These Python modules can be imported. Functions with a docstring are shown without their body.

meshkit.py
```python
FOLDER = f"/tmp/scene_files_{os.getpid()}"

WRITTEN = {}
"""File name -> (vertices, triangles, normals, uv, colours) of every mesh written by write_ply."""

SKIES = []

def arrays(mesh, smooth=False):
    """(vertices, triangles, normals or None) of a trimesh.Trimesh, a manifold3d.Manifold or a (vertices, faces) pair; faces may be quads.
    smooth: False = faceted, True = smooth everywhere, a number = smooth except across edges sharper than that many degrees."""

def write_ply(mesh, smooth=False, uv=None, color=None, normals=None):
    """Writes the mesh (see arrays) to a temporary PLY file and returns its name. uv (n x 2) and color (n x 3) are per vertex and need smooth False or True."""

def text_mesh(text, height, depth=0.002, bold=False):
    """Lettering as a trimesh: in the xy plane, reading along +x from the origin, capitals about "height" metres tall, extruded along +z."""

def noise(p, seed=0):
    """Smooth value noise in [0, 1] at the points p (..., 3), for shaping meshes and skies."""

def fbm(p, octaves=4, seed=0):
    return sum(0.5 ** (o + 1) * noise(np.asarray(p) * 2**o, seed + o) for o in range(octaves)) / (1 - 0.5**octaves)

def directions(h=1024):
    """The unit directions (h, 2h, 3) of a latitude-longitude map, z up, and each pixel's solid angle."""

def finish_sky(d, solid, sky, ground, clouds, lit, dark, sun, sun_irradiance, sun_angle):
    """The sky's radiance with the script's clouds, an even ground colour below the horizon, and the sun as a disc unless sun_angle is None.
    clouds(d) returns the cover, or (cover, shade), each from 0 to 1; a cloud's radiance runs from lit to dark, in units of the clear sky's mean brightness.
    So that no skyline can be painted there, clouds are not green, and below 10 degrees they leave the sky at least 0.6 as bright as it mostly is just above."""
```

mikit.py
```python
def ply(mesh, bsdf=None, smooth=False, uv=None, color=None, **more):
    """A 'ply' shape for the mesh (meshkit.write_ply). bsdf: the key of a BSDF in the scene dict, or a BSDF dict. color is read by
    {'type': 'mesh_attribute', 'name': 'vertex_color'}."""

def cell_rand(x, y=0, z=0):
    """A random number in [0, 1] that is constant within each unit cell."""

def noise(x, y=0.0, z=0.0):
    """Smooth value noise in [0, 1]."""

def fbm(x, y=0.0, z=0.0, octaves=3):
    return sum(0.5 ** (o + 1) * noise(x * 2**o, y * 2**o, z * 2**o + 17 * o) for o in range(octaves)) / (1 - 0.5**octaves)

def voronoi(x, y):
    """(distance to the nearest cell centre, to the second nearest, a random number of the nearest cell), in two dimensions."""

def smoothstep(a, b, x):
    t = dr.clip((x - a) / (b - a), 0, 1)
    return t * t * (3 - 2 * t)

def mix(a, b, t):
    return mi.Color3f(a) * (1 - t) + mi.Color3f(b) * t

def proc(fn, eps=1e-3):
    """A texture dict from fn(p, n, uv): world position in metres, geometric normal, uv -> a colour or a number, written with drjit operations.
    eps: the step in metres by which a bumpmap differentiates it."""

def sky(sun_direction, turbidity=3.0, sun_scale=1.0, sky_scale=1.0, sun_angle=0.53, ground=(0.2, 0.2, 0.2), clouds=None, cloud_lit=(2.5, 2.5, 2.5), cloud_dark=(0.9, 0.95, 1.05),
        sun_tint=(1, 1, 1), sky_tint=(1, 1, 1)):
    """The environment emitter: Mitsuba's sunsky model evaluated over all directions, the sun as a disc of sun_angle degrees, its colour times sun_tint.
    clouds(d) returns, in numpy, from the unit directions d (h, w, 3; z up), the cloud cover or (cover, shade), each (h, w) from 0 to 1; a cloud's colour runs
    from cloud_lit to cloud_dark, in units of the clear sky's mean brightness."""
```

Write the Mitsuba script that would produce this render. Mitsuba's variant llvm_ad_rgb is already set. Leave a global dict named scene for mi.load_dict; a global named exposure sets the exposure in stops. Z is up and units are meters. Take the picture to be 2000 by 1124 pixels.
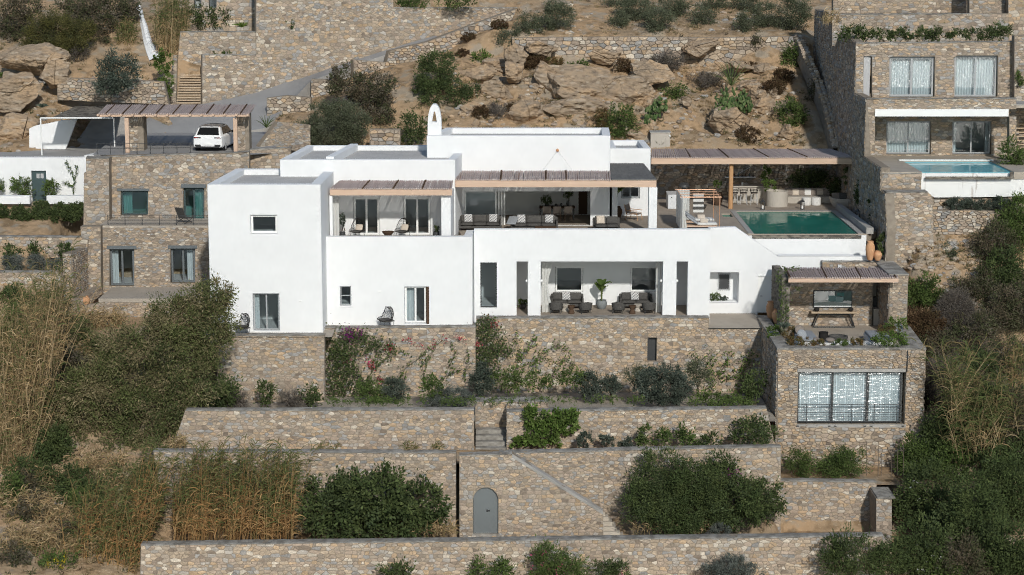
import math, random
import numpy as np, trimesh, shapely
import mitsuba as mi, drjit as dr
import mikit, meshkit
import manifold3d as m3
from shapely.geometry import Polygon, MultiPolygon, Point, box as sbox
from scipy.spatial import Voronoi
from scipy.interpolate import LinearNDInterpolator
from mikit import proc, fbm, noise, smoothstep, mix, voronoi, cell_rand

# ---------------------------------------------------------------- camera, sky, exposure
F = 3889.0; TH = math.radians(9.95); CZ = 32.0
T = mi.ScalarTransform4f
scene = {'type': 'scene'}
labels = {}
scene['camera'] = {'type': 'perspective', 'fov': 2 * math.degrees(math.atan(1000 / F)), 'near_clip': 1.0, 'far_clip': 9000.0,
                   'to_world': T().look_at(origin=[0, 0, CZ], target=[0, math.cos(TH), CZ - math.sin(TH)], up=[0, 0, 1])}
SUN = (0.22, -1.0, 0.57)
scene['sky'] = mikit.sky(SUN, turbidity=3.0, sun_angle=2.0, sun_tint=(0.81, 1.0, 1.40), sky_tint=(1.04, 1.0, .95), sky_scale=1.3)
exposure = 1.36

# ---------------------------------------------------------------- helpers
rng = np.random.default_rng(7)
random.seed(7)
CT, ST = math.cos(TH), math.sin(TH)

def ray(px, py):
    a, b = (px - 1000) / F, (py - 562) / F
    return np.array([a, CT - b * ST, -ST - b * CT])

def P(px, py, Y):                      # the point that stands at depth Y behind a place in the photograph
    d = ray(px, py)
    return np.array([0, 0, CZ]) + d * (Y / d[1])

def PZ(px, py, z):                     # ... or at height z
    d = ray(px, py)
    return np.array([0, 0, CZ]) + d * ((z - CZ) / d[2])

def zat(py, Y): return P(1000, py, Y)[2]
def xat(px, Y, z): return (px - 1000) / F * (Y * CT + (CZ - z) * ST)

def project(p):
    p = np.asarray(p, float) - [0, 0, CZ]
    d = p[..., 1] * CT - p[..., 2] * ST
    u = p[..., 1] * ST + p[..., 2] * CT
    return 1000 + F * p[..., 0] / d, 562 - F * u / d, d

def cross2(a, b): return a[..., 0] * b[..., 1] - a[..., 1] * b[..., 0]
def ply(mesh, mat, **kw): return mikit.ply(mesh, 'mat_' + mat, **kw)
counts = {}
def numbered(name):
    k = counts.get(name, 0); counts[name] = k + 1
    return name if k == 0 else f'{name}_{k:03d}'

def tag(key, label=None, cat=None, group=None, kind=None):
    e = labels.setdefault(key, {})
    for a, b in (('label', label), ('category', cat), ('group', group), ('kind', kind)):
        if b: e[a] = b

def thing(name, label, cat, group=None):
    key = numbered(name); tag(key, label, cat, group); return key

def add(name, mesh, mat, parent=None, label=None, cat=None, group=None, kind=None, **kw):
    key = numbered(f'{parent}__{name}' if parent else name)
    if isinstance(mesh, list): mesh = trimesh.util.concatenate(mesh)
    scene[key] = ply(mesh, mat, **kw)
    if label or cat or group or kind: tag(key, label, cat, group, kind)
    return key

def box(x0, x1, y0, y1, z0, z1):
    m = trimesh.creation.box((x1 - x0, y1 - y0, z1 - z0))
    m.apply_translation(((x0 + x1) / 2, (y0 + y1) / 2, (z0 + z1) / 2)); return m

def rbox(x0, x1, y0, y1, z0, z1, r=0.05, seg=3):     # a box with rounded edges
    r = min(r, (x1 - x0) * .49, (y1 - y0) * .49, (z1 - z0) * .49)
    s = m3.Manifold.sphere(r, 4 * seg)
    pts = [s.translate((x, y, z)) for x in (x0 + r, x1 - r) for y in (y0 + r, y1 - r) for z in (z0 + r, z1 - r)]
    return tm(m3.Manifold.batch_hull(pts))

def tm(man):
    m = man.to_mesh(); return trimesh.Trimesh(np.array(m.vert_properties[:, :3]), np.array(m.tri_verts), process=False)

def mf(mesh):
    mesh = mesh.copy(); mesh.merge_vertices()
    return m3.Manifold(m3.Mesh(np.asarray(mesh.vertices, np.float32), np.asarray(mesh.faces, np.uint32)))

def rod(a, b, r, n=6, r2=None):
    a, b = np.asarray(a, float), np.asarray(b, float); r2 = r if r2 is None else r2
    d = b - a; L = np.linalg.norm(d); d /= L
    u = np.cross(d, [0, 0, 1.0] if abs(d[2]) < .9 else [1.0, 0, 0]); u /= np.linalg.norm(u); v = np.cross(d, u)
    t = np.arange(n) * 2 * np.pi / n
    ring = np.cos(t)[:, None] * u + np.sin(t)[:, None] * v
    V = np.vstack([a + ring * r, b + ring * r2, [a], [b]])
    i = np.arange(n); j = (i + 1) % n
    f = np.vstack([np.c_[i, j, n + j], np.c_[i, n + j, n + i], np.c_[j, i, np.full(n, 2 * n)], np.c_[n + i, n + j, np.full(n, 2 * n + 1)]])
    return trimesh.Trimesh(V, f[:, ::-1], process=False)

def chain(pts, r0, r1, n=5):
    pts = np.asarray(pts, float); k = len(pts)
    rr = np.linspace(r0, r1, k)
    return trimesh.util.concatenate([rod(pts[i], pts[i + 1], rr[i], n, rr[i + 1]) for i in range(k - 1)])

def lathe(profile, n=20, at=(0, 0, 0)):
    m = trimesh.creation.revolve(np.asarray(profile, float), sections=n); m.apply_translation(at); return m

def prism(poly, z0, z1):               # plan polygon -> upright solid
    if not isinstance(poly, (Polygon, MultiPolygon)): poly = Polygon(poly)
    out = []
    for g in getattr(poly, 'geoms', [poly]):
        if g.area > 1e-6:
            m = trimesh.creation.extrude_polygon(g, z1 - z0, engine='earcut'); m.apply_translation((0, 0, z0)); out.append(m)
    return trimesh.util.concatenate(out)

def turn(m, deg, at=(0, 0, 0), axis=(0, 0, 1)):
    m = m.copy(); m.apply_transform(trimesh.transformations.rotation_matrix(math.radians(deg), axis, at)); return m

def move(m, x, y, z):
    m = m.copy(); m.apply_translation((x, y, z)); return m

class Plane:
    """An upright plane through the plan points a (left) and b (right); its front looks to the side of the camera."""
    def __init__(s, a, b):
        s.a = np.asarray(a[:2], float); s.b = np.asarray(b[:2], float)
        s.L = np.linalg.norm(s.b - s.a); s.d = (s.b - s.a) / s.L; s.n = np.array([s.d[1], -s.d[0]])
    def uv(s, px, py):
        r = ray(px, py); t = (s.a @ s.n) / (r[:2] @ s.n)
        p = r * t + [0, 0, CZ]
        return (p[:2] - s.a) @ s.d, p[2]
    def poly(s, pts): return Polygon([s.uv(*q) for q in pts])
    def pt(s, u, z, off=0.0):
        u, z, off = np.broadcast_arrays(np.asarray(u, float), z, off)
        xy = s.a + u[..., None] * s.d + off[..., None] * s.n
        return np.concatenate([xy, np.asarray(z, float)[..., None]], -1)
    def rect(s, x0, y0, x1, y1):
        c = [s.uv(x0, y0), s.uv(x1, y0), s.uv(x1, y1), s.uv(x0, y1)]
        return ((c[0][0] + c[3][0]) / 2, (c[1][0] + c[2][0]) / 2, (c[2][1] + c[3][1]) / 2, (c[0][1] + c[1][1]) / 2)   # u0 u1 z0 z1
    def solid(s, poly, t, off=0.0):    # polygon (u,z) -> slab from the front face (pushed out by off) back by t
        out = []
        for g in getattr(poly, 'geoms', [poly]):
            if g.geom_type != 'Polygon' or g.area < 1e-5: continue
            m = trimesh.creation.extrude_polygon(g, t, engine='earcut')
            v = m.vertices
            m.vertices = s.pt(v[:, 0], v[:, 1], off - t + v[:, 2])
            out.append(m)
        m = trimesh.util.concatenate(out)
        return m
    def bar(s, u0, u1, z0, z1, t, off=0.0): return s.solid(sbox(u0, z0, u1, z1), t, off)

def FP(px0, px1, Y, py=560, Y1=None):  # a plane across the photograph at depth Y (to Y1 at its right end)
    return Plane(P(px0, py, Y), P(px1, py, Y if Y1 is None else Y1))

# ---------------------------------------------------------------- materials
def principled(col, rough=.6, **k):
    c = {'type': 'rgb', 'value': list(col)} if isinstance(col, (tuple, list)) else col
    return {'type': 'twosided', 'b': {'type': 'principled', 'base_color': c, 'roughness': rough, **k}}
def diffuse(col):
    c = {'type': 'rgb', 'value': list(col)} if isinstance(col, (tuple, list)) else col
    return {'type': 'twosided', 'b': {'type': 'diffuse', 'reflectance': c}}

STONES = [(.275, .275, .275), (.395, .315, .235), (.365, .29, .23), (.22, .175, .14), (.43, .31, .20), (.55, .49, .41), (.315, .265, .215), (.375, .35, .32)]
def stone_fn(p, n, uv):
    k = uv.x * 8
    c = mi.Color3f(*STONES[0])
    for i in range(1, 8): c = dr.select(k >= i, mi.Color3f(*STONES[i]), c)
    g = fbm(p.x * 9, p.y * 9, p.z * 14, 3)
    return (c * .80 + mi.Color3f(.35, .29, .23) * .22) * uv.y * (0.78 + 0.60 * g)
scene['mat_stone'] = diffuse(proc(stone_fn))
scene['mat_mortar'] = diffuse(proc(lambda p, n, uv: mix((.19, .16, .13), (.34, .29, .235), fbm(p.x * 5, p.y * 5, p.z * 5, 3))))
scene['mat_coping'] = diffuse(proc(lambda p, n, uv: mix((.20, .185, .165), (.36, .34, .31), smoothstep(.25, .75, fbm(p.x * 3.5, p.y * 3.5, p.z * 3.5, 4)))))
scene['mat_dark_stone'] = diffuse(proc(lambda p, n, uv: mix((.10, .09, .08), (.25, .225, .19), smoothstep(.3, .7, fbm(p.x * 5, p.y * 5, p.z * 8, 4)))))

def plaster_fn(p, n, uv):
    a = fbm(p.x * .7, p.y * .7, p.z * .7, 3); b = fbm(p.x * 7 + 9, p.y * 7, p.z * 3, 2)
    return mi.Color3f(.80, .805, .815) * (0.92 + .09 * a + .04 * b)
scene['mat_plaster'] = {'type': 'twosided', 'b': {'type': 'bumpmap', 'arbitrary': proc(lambda p, n, uv: fbm(p.x * 2.5, p.y * 2.5, p.z * 2.5, 3), eps=.02), 'scale': .02,
                    'bsdf': {'type': 'diffuse', 'reflectance': proc(plaster_fn)}}}
def stained_fn(p, n, uv):              # the white pool wall with brown runs under its rim
    run = smoothstep(.62, .8, noise(p.x * 9, p.y * 3, 3.3)) * smoothstep(.35, .6, noise(p.x * 1.1, 0, 8.1)) * smoothstep(.25, .5, noise(p.x * 15, 0, p.z * 1.3))
    return mix((.79, .79, .78), (.45, .40, .36), .65 * run)
scene['mat_stained_plaster'] = diffuse(proc(stained_fn))
scene['mat_white_paint'] = principled((.78, .78, .77), .45)
scene['mat_room_wall'] = diffuse((.50, .49, .47))
scene['mat_loggia_wall'] = diffuse(proc(plaster_fn))

def dirt_fn(p, n, uv):
    a = fbm(p.x * .35, p.y * .35, p.z * .35, 4); b = fbm(p.x * 2.2 + 5, p.y * 2.2, p.z * 2.2, 4); c = noise(p.x * 14, p.y * 14, p.z * 14)
    d = mix((.41, .28, .17), (.31, .23, .155), smoothstep(.35, .7, a))
    d = mix(d, (.19, .13, .075), smoothstep(.48, .72, b) * .75)
    d = mix(d, (.33, .29, .235), smoothstep(.55, .7, fbm(p.x * 1.1 + 40, p.y * 1.1, p.z * 1.1, 3)) * .7)
    d = mix(d, (.46, .37, .26), smoothstep(.72, .9, c) * .6)
    return d
def bumpy(tex, h, scale, eps=.03): return {'type': 'twosided', 'b': {'type': 'bumpmap', 'arbitrary': proc(h, eps=eps), 'scale': scale, 'bsdf': {'type': 'diffuse', 'reflectance': tex}}}
scene['mat_dirt'] = bumpy(proc(dirt_fn), lambda p, n, uv: fbm(p.x * 3.3, p.y * 3.3, p.z * 3.3, 4), .15)
scene['mat_gravel'] = diffuse(proc(lambda p, n, uv: mix((.24, .20, .16), (.47, .42, .35), noise(p.x * 16, p.y * 16, 2.0) * .6 + .4 * fbm(p.x * 1.2, p.y * 1.2, 0, 3))))
scene['mat_roof_gravel'] = diffuse(proc(lambda p, n, uv: mix((.40, .385, .37), (.60, .58, .56), .55 * noise(p.x * 17, p.y * 17, 2.0) + .45 * fbm(p.x * .9, p.y * .9, 0, 3))))
def rock_fn(p, n, uv):
    a = fbm(p.x * .8, p.y * .8, p.z * .8 + 3, 4); b = fbm(p.x * 4, p.y * 4, p.z * 6, 4)
    d = mix((.42, .30, .195), (.33, .255, .185), smoothstep(.35, .65, a))
    d = mix(d, (.20, .15, .11), smoothstep(.5, .72, b) * .7)
    return mix(d, (.46, .39, .31), smoothstep(.62, .8, noise(p.x * 3, p.y * 3, p.z * 5)) * .5)
scene['mat_rock'] = bumpy(proc(rock_fn), lambda p, n, uv: fbm(p.x * 2.6, p.y * 2.6, p.z * 5.5, 4), .34)
scene['mat_paving'] = diffuse(proc(lambda p, n, uv: mix((.36, .315, .265), (.46, .41, .35), fbm(p.x * 1.7, p.y * 1.7, p.z, 4))))
scene['mat_deck_paving'] = diffuse(proc(lambda p, n, uv: mix((.30, .25, .205), (.40, .345, .29), fbm(p.x * 1.3, p.y * 1.3, p.z, 4))))
scene['mat_asphalt'] = diffuse(proc(lambda p, n, uv: mix((.27, .265, .265), (.36, .355, .355), fbm(p.x * .8, p.y * .8, p.z * .8, 5))))
scene['mat_concrete'] = diffuse(proc(lambda p, n, uv: mix((.30, .29, .275), (.45, .43, .41), fbm(p.x * 1.5, p.y * 1.5, p.z * 1.5, 4))))
scene['mat_dark_sheet'] = diffuse(proc(lambda p, n, uv: mix((.125, .122, .12), (.20, .195, .19), fbm(p.x * 9, p.y * 1.5, 0, 3))))

def wood(a, b, kx=1.2, ky=14, kz=14):
    return proc(lambda p, n, uv: mix(a, b, fbm(p.x * kx, p.y * ky, p.z * kz, 3)))
scene['mat_fascia_wood'] = diffuse(wood((.54, .375, .275), (.67, .50, .385)))
scene['mat_post_wood'] = diffuse(wood((.40, .22, .11), (.58, .35, .19), 14, 14, 1.2))
scene['mat_board_wood'] = diffuse(wood((.42, .32, .22), (.58, .46, .34), 1.2, 9, 9))
scene['mat_reed'] = diffuse(proc(lambda p, n, uv: mix((.37, .295, .275), (.54, .455, .425), .5 * noise(p.x * 9, 0, 3) + .5 * fbm(p.x * 3, p.y * 9, 0, 3))))
scene['mat_dark_wood'] = diffuse((.10, .065, .045))
scene['mat_dark_metal'] = principled((.045, .047, .05), .45)
scene['mat_grey_frame'] = principled((.12, .135, .145), .5)
scene['mat_pale_frame'] = principled((.36, .37, .38), .5)
scene['mat_teal_frame'] = principled((.045, .075, .08), .5)
scene['mat_grey_door'] = principled((.155, .17, .175), .5)
scene['mat_steel'] = principled((.42, .42, .43), .45)
scene['mat_glass'] = {'type': 'thindielectric', 'int_ior': 1.64, 'specular_transmittance': {'type': 'rgb', 'value': [.86, .95, 1.0]}}
scene['mat_tinted_glass'] = {'type': 'thindielectric', 'int_ior': 1.9, 'specular_transmittance': {'type': 'rgb', 'value': [.36, .62, .62]}}
scene['mat_curtain'] = {'type': 'principledthin', 'base_color': {'type': 'rgb', 'value': [.80, .80, .78]}, 'roughness': .9, 'diff_trans': .7}
scene['mat_fabric_dark'] = diffuse(proc(lambda p, n, uv: mix((.065, .063, .06), (.115, .11, .105), noise(p.x * 25, p.y * 25, p.z * 25))))
scene['mat_fabric_grey'] = diffuse((.30, .315, .335))
scene['mat_fabric_white'] = diffuse((.66, .65, .63))
scene['mat_fabric_cream'] = diffuse((.58, .50, .42))
scene['mat_fabric_taupe'] = diffuse((.24, .205, .18))
scene['mat_fabric_pattern'] = diffuse(proc(lambda p, n, uv: mix((.24, .24, .25), (.60, .59, .58), smoothstep(.45, .55, .5 + .5 * dr.sin(p.x * 42) * dr.sin(p.z * 42 + p.x * 13)))))
scene['mat_rattan'] = diffuse((.030, .028, .027))
scene['mat_terracotta'] = diffuse(proc(lambda p, n, uv: mix((.50, .245, .125), (.60, .37, .22), fbm(p.x * 3, p.y * 3, p.z * 5, 3))))
scene['mat_pale_clay'] = diffuse((.47, .43, .38))
scene['mat_grey_clay'] = diffuse((.22, .235, .24))
scene['mat_white_box'] = diffuse((.62, .63, .65))
scene['mat_foliage'] = {'type': 'principledthin', 'base_color': {'type': 'mesh_attribute', 'name': 'vertex_color'}, 'roughness': .55, 'diff_trans': .55, 'spec_trans': 0.0}
scene['mat_bark'] = diffuse(proc(lambda p, n, uv: mix((.09, .07, .055), (.20, .165, .135), fbm(p.x * 14, p.y * 14, p.z * 5, 3))))
scene['mat_pale_bark'] = diffuse((.45, .40, .33))
scene['mat_painted'] = diffuse({'type': 'mesh_attribute', 'name': 'vertex_color'})

# ---------------------------------------------------------------- masonry
PAL = {'warm': [.08, .23, .20, .08, .12, .05, .17, .07], 'grey': [.14, .14, .20, .12, .05, .06, .21, .08], 'orange': [.06, .25, .16, .08, .24, .06, .10, .05],
       'pale': [.10, .22, .20, .06, .09, .10, .14, .09], 'slope': [.12, .20, .20, .07, .12, .06, .16, .07]}

def stone_cells(poly, w, h, seed, gap=.018):
    """Irregular stones that fill the polygon (u,z): cells of a Voronoi diagram in a space stretched along the courses."""
    r = np.random.default_rng(seed)
    x0, y0, x1, y1 = poly.bounds
    x0 -= 2 * w; x1 += 2 * w; y0 -= 2 * h; y1 += 2 * h
    pts = []; z = y0; k = 0
    while z < y1:
        hh = h * r.choice([.5, .75, 1.05, 1.5, 1.9], p=[.24, .28, .27, .15, .06])
        u = x0 + r.uniform(-w, 0)
        while u < x1:
            ww = w * r.choice([.4, .7, 1.0, 1.5, 2.1], p=[.22, .28, .27, .17, .06]) * r.uniform(.85, 1.15)
            pts.append((u + ww / 2, z + hh / 2 + r.normal(0, hh * .17))); u += ww
        z += hh
    pts = np.array(pts)
    k = w / h * .80
    pts[:, 1] += .35 * h * (meshkit.noise(np.c_[pts[:, 0] * .8, np.zeros(len(pts)), pts[:, 1] * .8], seed) - .5) * 2
    v = Voronoi(pts * [1, k])
    out = []
    shapely.prepare(poly)
    for i in v.point_region:
        reg = v.regions[i]
        if not reg or -1 in reg: continue
        q = v.vertices[reg] / [1, k]
        if q[:, 0].max() < x0 + w or q[:, 0].min() > x1 - w or q[:, 1].max() < y0 + h or q[:, 1].min() > y1 - h: continue
        g = Polygon(q)
        if not poly.contains(g):
            g = g.intersection(poly)
            if g.geom_type != 'Polygon' or g.is_empty: continue
        g = g.buffer(-gap, join_style=2)
        if g.geom_type != 'Polygon' or g.area < .35 * h * .35 * w: continue
        out.append(np.array(g.simplify(.006).exterior.coords)[:-1])
    return out

def stone_mesh(pl, q, r, proud, small=False):
    """One stone: bevelled, its face a little tilted and uneven."""
    q = q if cross2(q[1] - q[0], q[2] - q[1]) > 0 else q[::-1]
    n = len(q); c = q.mean(0)
    if small:
        top = proud * r.uniform(.5, 1.3); i = np.arange(n); j = (i + 1) % n
        u = np.concatenate([q, c + (q - c) * .93]); o = np.repeat([-.005, top], n); o[n:] += (q - c) @ r.normal(0, .05, 2)
        V = np.empty((2 * n, 3)); V[:, :2] = pl.a + u[:, :1] * pl.d + o[:, None] * pl.n; V[:, 2] = u[:, 1]
        k = np.arange(1, n - 1)
        return V, np.concatenate([np.stack([i, j, n + j], 1), np.stack([i, n + j, n + i], 1), np.stack([np.full(n - 2, n), n + k, n + k + 1], 1)])
    inner = c + (q - c) * (1 - np.minimum(.30, .022 / np.maximum(np.linalg.norm(q - c, axis=1), 1e-3)))[:, None]
    tilt = r.normal(0, .045, 2)
    top = proud * r.uniform(.55, 1.35)
    o_in = top + (inner - c) @ tilt + r.normal(0, .004, n)
    V = np.vstack([pl.pt(q[:, 0], q[:, 1], -.005), pl.pt(q[:, 0], q[:, 1], top * .6), pl.pt(inner[:, 0], inner[:, 1], np.maximum(o_in, top * .4)), pl.pt(c[:1], c[1:], top + .006)])
    i = np.arange(n); j = (i + 1) % n
    f = np.vstack([np.c_[i, j, n + j], np.c_[i, n + j, n + i], np.c_[n + i, n + j, 2 * n + j], np.c_[n + i, 2 * n + j, 2 * n + i], np.c_[2 * n + i, 2 * n + j, np.full(n, 3 * n)]])
    return V, f

wall_seed = [100]
PARTS_MOST = 300
def lay_stones(parent, pl, poly, w=.37, h=.185, pal='warm', proud=.034, gap=.011, least=8.5):
    w, h = w * .82, h * .72
    wall_seed[0] += 1; r = np.random.default_rng(wall_seed[0])
    cells = stone_cells(poly, w, h, wall_seed[0], gap)
    done = []
    for q in cells:
        a, b, _ = project(pl.pt(q[:, 0], q[:, 1])); px, py = a.mean(), b.mean()
        if not (-170 < px < 2170 and -170 < py < 1200): continue
        size = math.sqrt(max(1e-6, np.ptp(a) * np.ptp(b)))
        V, f = stone_mesh(pl, q, r, proud, size < least)
        inside = -5 < px < 2005 and -5 < py < 1129
        uv = np.tile([(r.choice(8, p=np.array(PAL[pal]) / sum(PAL[pal])) + .5) / 8, r.uniform(.80, 1.17)], (len(V), 1))
        done.append((size if inside else 0, V, f, uv))
    done.sort(key=lambda t: -t[0])
    used = stone_parts.get(parent, 0)
    big = [t for t in done if t[0] >= least][:max(0, PARTS_MOST - used)]
    stone_parts[parent] = used + len(big)
    for _, V, f, uv in big:
        add('stone', (V, f), 'stone', parent, uv=uv)
    rest = done[len(big):]
    if rest:
        at = np.cumsum([0] + [len(t[1]) for t in rest])
        add('small_stones', (np.vstack([t[1] for t in rest]), np.vstack([t[2] + a for t, a in zip(rest, at)])), 'stone', parent, uv=np.vstack([t[3] for t in rest]), kind='stuff')
stone_parts = {}

def rough_strip(pl, top, t, thick, off):
    """A coping: a slab that follows the top line (u,z) of a wall, its edges uneven."""
    u = [top[0][0]]
    while u[-1] < top[-1][0] - .3: u.append(u[-1] + .25)
    u[-1] = top[-1][0]; u = np.array(u); z = np.interp(u, [q[0] for q in top], [q[1] for q in top])
    r = np.random.default_rng(int(abs(top[0][0] * 97 + top[0][1] * 31)) + 5)
    e = lambda s: r.normal(0, s, len(u))
    rows = [pl.pt(u, z - thick, off + e(.012)), pl.pt(u, z - .02 + e(.008), off + .015 + e(.015)), pl.pt(u, z + .012 + e(.010), off - .05 + e(.02)), pl.pt(u, z + .012 + e(.010), off - t + .05), pl.pt(u, z - thick, off - t)]
    V = np.vstack(rows); n = len(u); f = []
    for a in range(4):
        i = np.arange(n - 1)
        f += [np.c_[a * n + i, a * n + i + 1, (a + 1) * n + i + 1], np.c_[a * n + i, (a + 1) * n + i + 1, (a + 1) * n + i]]
    return trimesh.Trimesh(V, np.vstack(f), process=False)

def stone_wall(name, label, pl, pts, thick=.5, holes=(), pal='warm', w=.37, h=.185, cap=True, cat='stone wall', group=None, parent=None, top=None, sub=None, proud=.028, least=8.5, core='mortar'):
    """A wall of stones: pts its outline in the photograph's pixels on the plane pl; top: the pixel line that its coping follows."""
    key = parent or thing(name, label, cat, group)
    poly = pl.poly(pts).buffer(0)
    for hpts in holes:
        poly = poly.difference(pl.poly(hpts) if not isinstance(hpts, Polygon) else hpts)
    if parent: add('wall', pl.solid(poly, thick), core, parent)
    else:
        scene[key] = ply(pl.solid(poly, thick), core)
    lay_stones(key, pl, poly.buffer(-.004), w, h, pal, proud, least=least)
    if cap:
        tp = [pl.uv(*q) for q in (top or pts[:2])]
        add('coping', rough_strip(pl, tp, thick + .06, .05, .045), 'coping', key, smooth=40)
    return key

# ---------------------------------------------------------------- the ground
C = []
def cp(*pts):
    for px, py, Y in pts: C.append(P(px, py, Y))
for x in (-15.5, -5, 5, 13):
    C += [(x, y, z) for y, z in ((60, -10), (80, -3.5), (89, .2), (93.5, 2.3), (97, 5.4), (102.6, 6.6), (107, 6.8), (112, 10), (118, 13), (126.9, 14.8))]
for x in (-15.5, -10, -5, 5, 13, 19):
    C += [(x, 127.8, 18.7)]
for x in (-25.5, -18):
    C += [(x, y, z) for y, z in ((113.4, 11.4), (117, 11.8), (119, 15), (123, 18.6), (128, 18.9), (132, 19.2))]
for x in (-27.0, -36):
    C += [(x, y, z) for y, z in ((109.0, 11.6), (109.9, 13.4), (112.7, 13.9), (113.4, 14.9), (117.6, 16.0), (120.3, 16.4), (121.0, 18.3), (124, 18.5))]
cp((0, 1124, 88), (210, 1110, 90), (110, 960, 96.5), (20, 850, 100), (250, 1000, 94.5), (330, 960, 96), (300, 800, 101), (330, 650, 106), (150, 640, 108), (-200, 1124, 88), (-200, 900, 98), (-200, 600, 108.5),
   (20, 275, 126), (130, 262, 127.5), (100, 150, 133.5), (100, 50, 140), (300, 150, 133.5), (320, 30, 141), (-150, 150, 133.5), (-150, 50, 140), (340, 120, 136),
   (850, 280, 127.8), (900, 200, 131.2), (900, 130, 135), (960, 60, 139.5), (700, 265, 128), (700, 190, 132), (1200, 280, 128), (1200, 200, 131.4), (1200, 135, 134.8), (1500, 280, 128.4), (1500, 200, 131.5), (1500, 135, 135),
   (1100, 62, 139.2), (1300, 62, 139.2), (1500, 62, 139.2), (1100, 0, 147), (1500, 0, 147), (620, 230, 129.5), (560, 260, 127.5), (1000, 112, 137.6), (1100, 118, 137.65), (1250, 127, 137.65), (1400, 134, 137.65), (1560, 125, 137.65), (1000, 74, 138.3), (1100, 74, 138.3), (1250, 73, 138.3), (1400, 75, 138.3), (1570, 72, 138.3), (1650, 300, 127.5))
for p in [P(330, 207, 134), P(400, 203, 134.3), P(500, 181.5, 136), P(600, 147.5, 138.5), P(700, 113.5, 140.6), P(757, 95.5, 141.6), P(850, 70, 143)]:
    C += [tuple(p + [0, 0, -.7]), tuple(p + [1, -4.6, -1.2]), tuple(p + [-.6, 1.6, 2.2])]
C += [(20.3, y, z) for y, z in ((101, 7), (108, 9), (114, 11), (120, 13), (126.5, 14.5))]
C += [(x, y, z) for x in (13.6, 17.5, 20.6) for y, z in ((93.4, 2.2), (95.9, 2.4), (96.9, 4.6), (99.5, 4.8), (101, 7))]
C += [(23, 95, 3.6), (23, 100, 7.0), (22, 106, 9.5), (22.5, 109.6, 14.6), (24, 111.0, 15.5), (30, 111.0, 15.5), (36, 111, 15.6), (24, 112.4, 16.6), (36, 112.4, 16.6), (23, 116, 16.8), (30, 120, 17.6), (36, 120, 17.6), (24, 127, 19), (34, 127, 20), (24, 138, 24), (34, 138, 24)]
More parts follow.
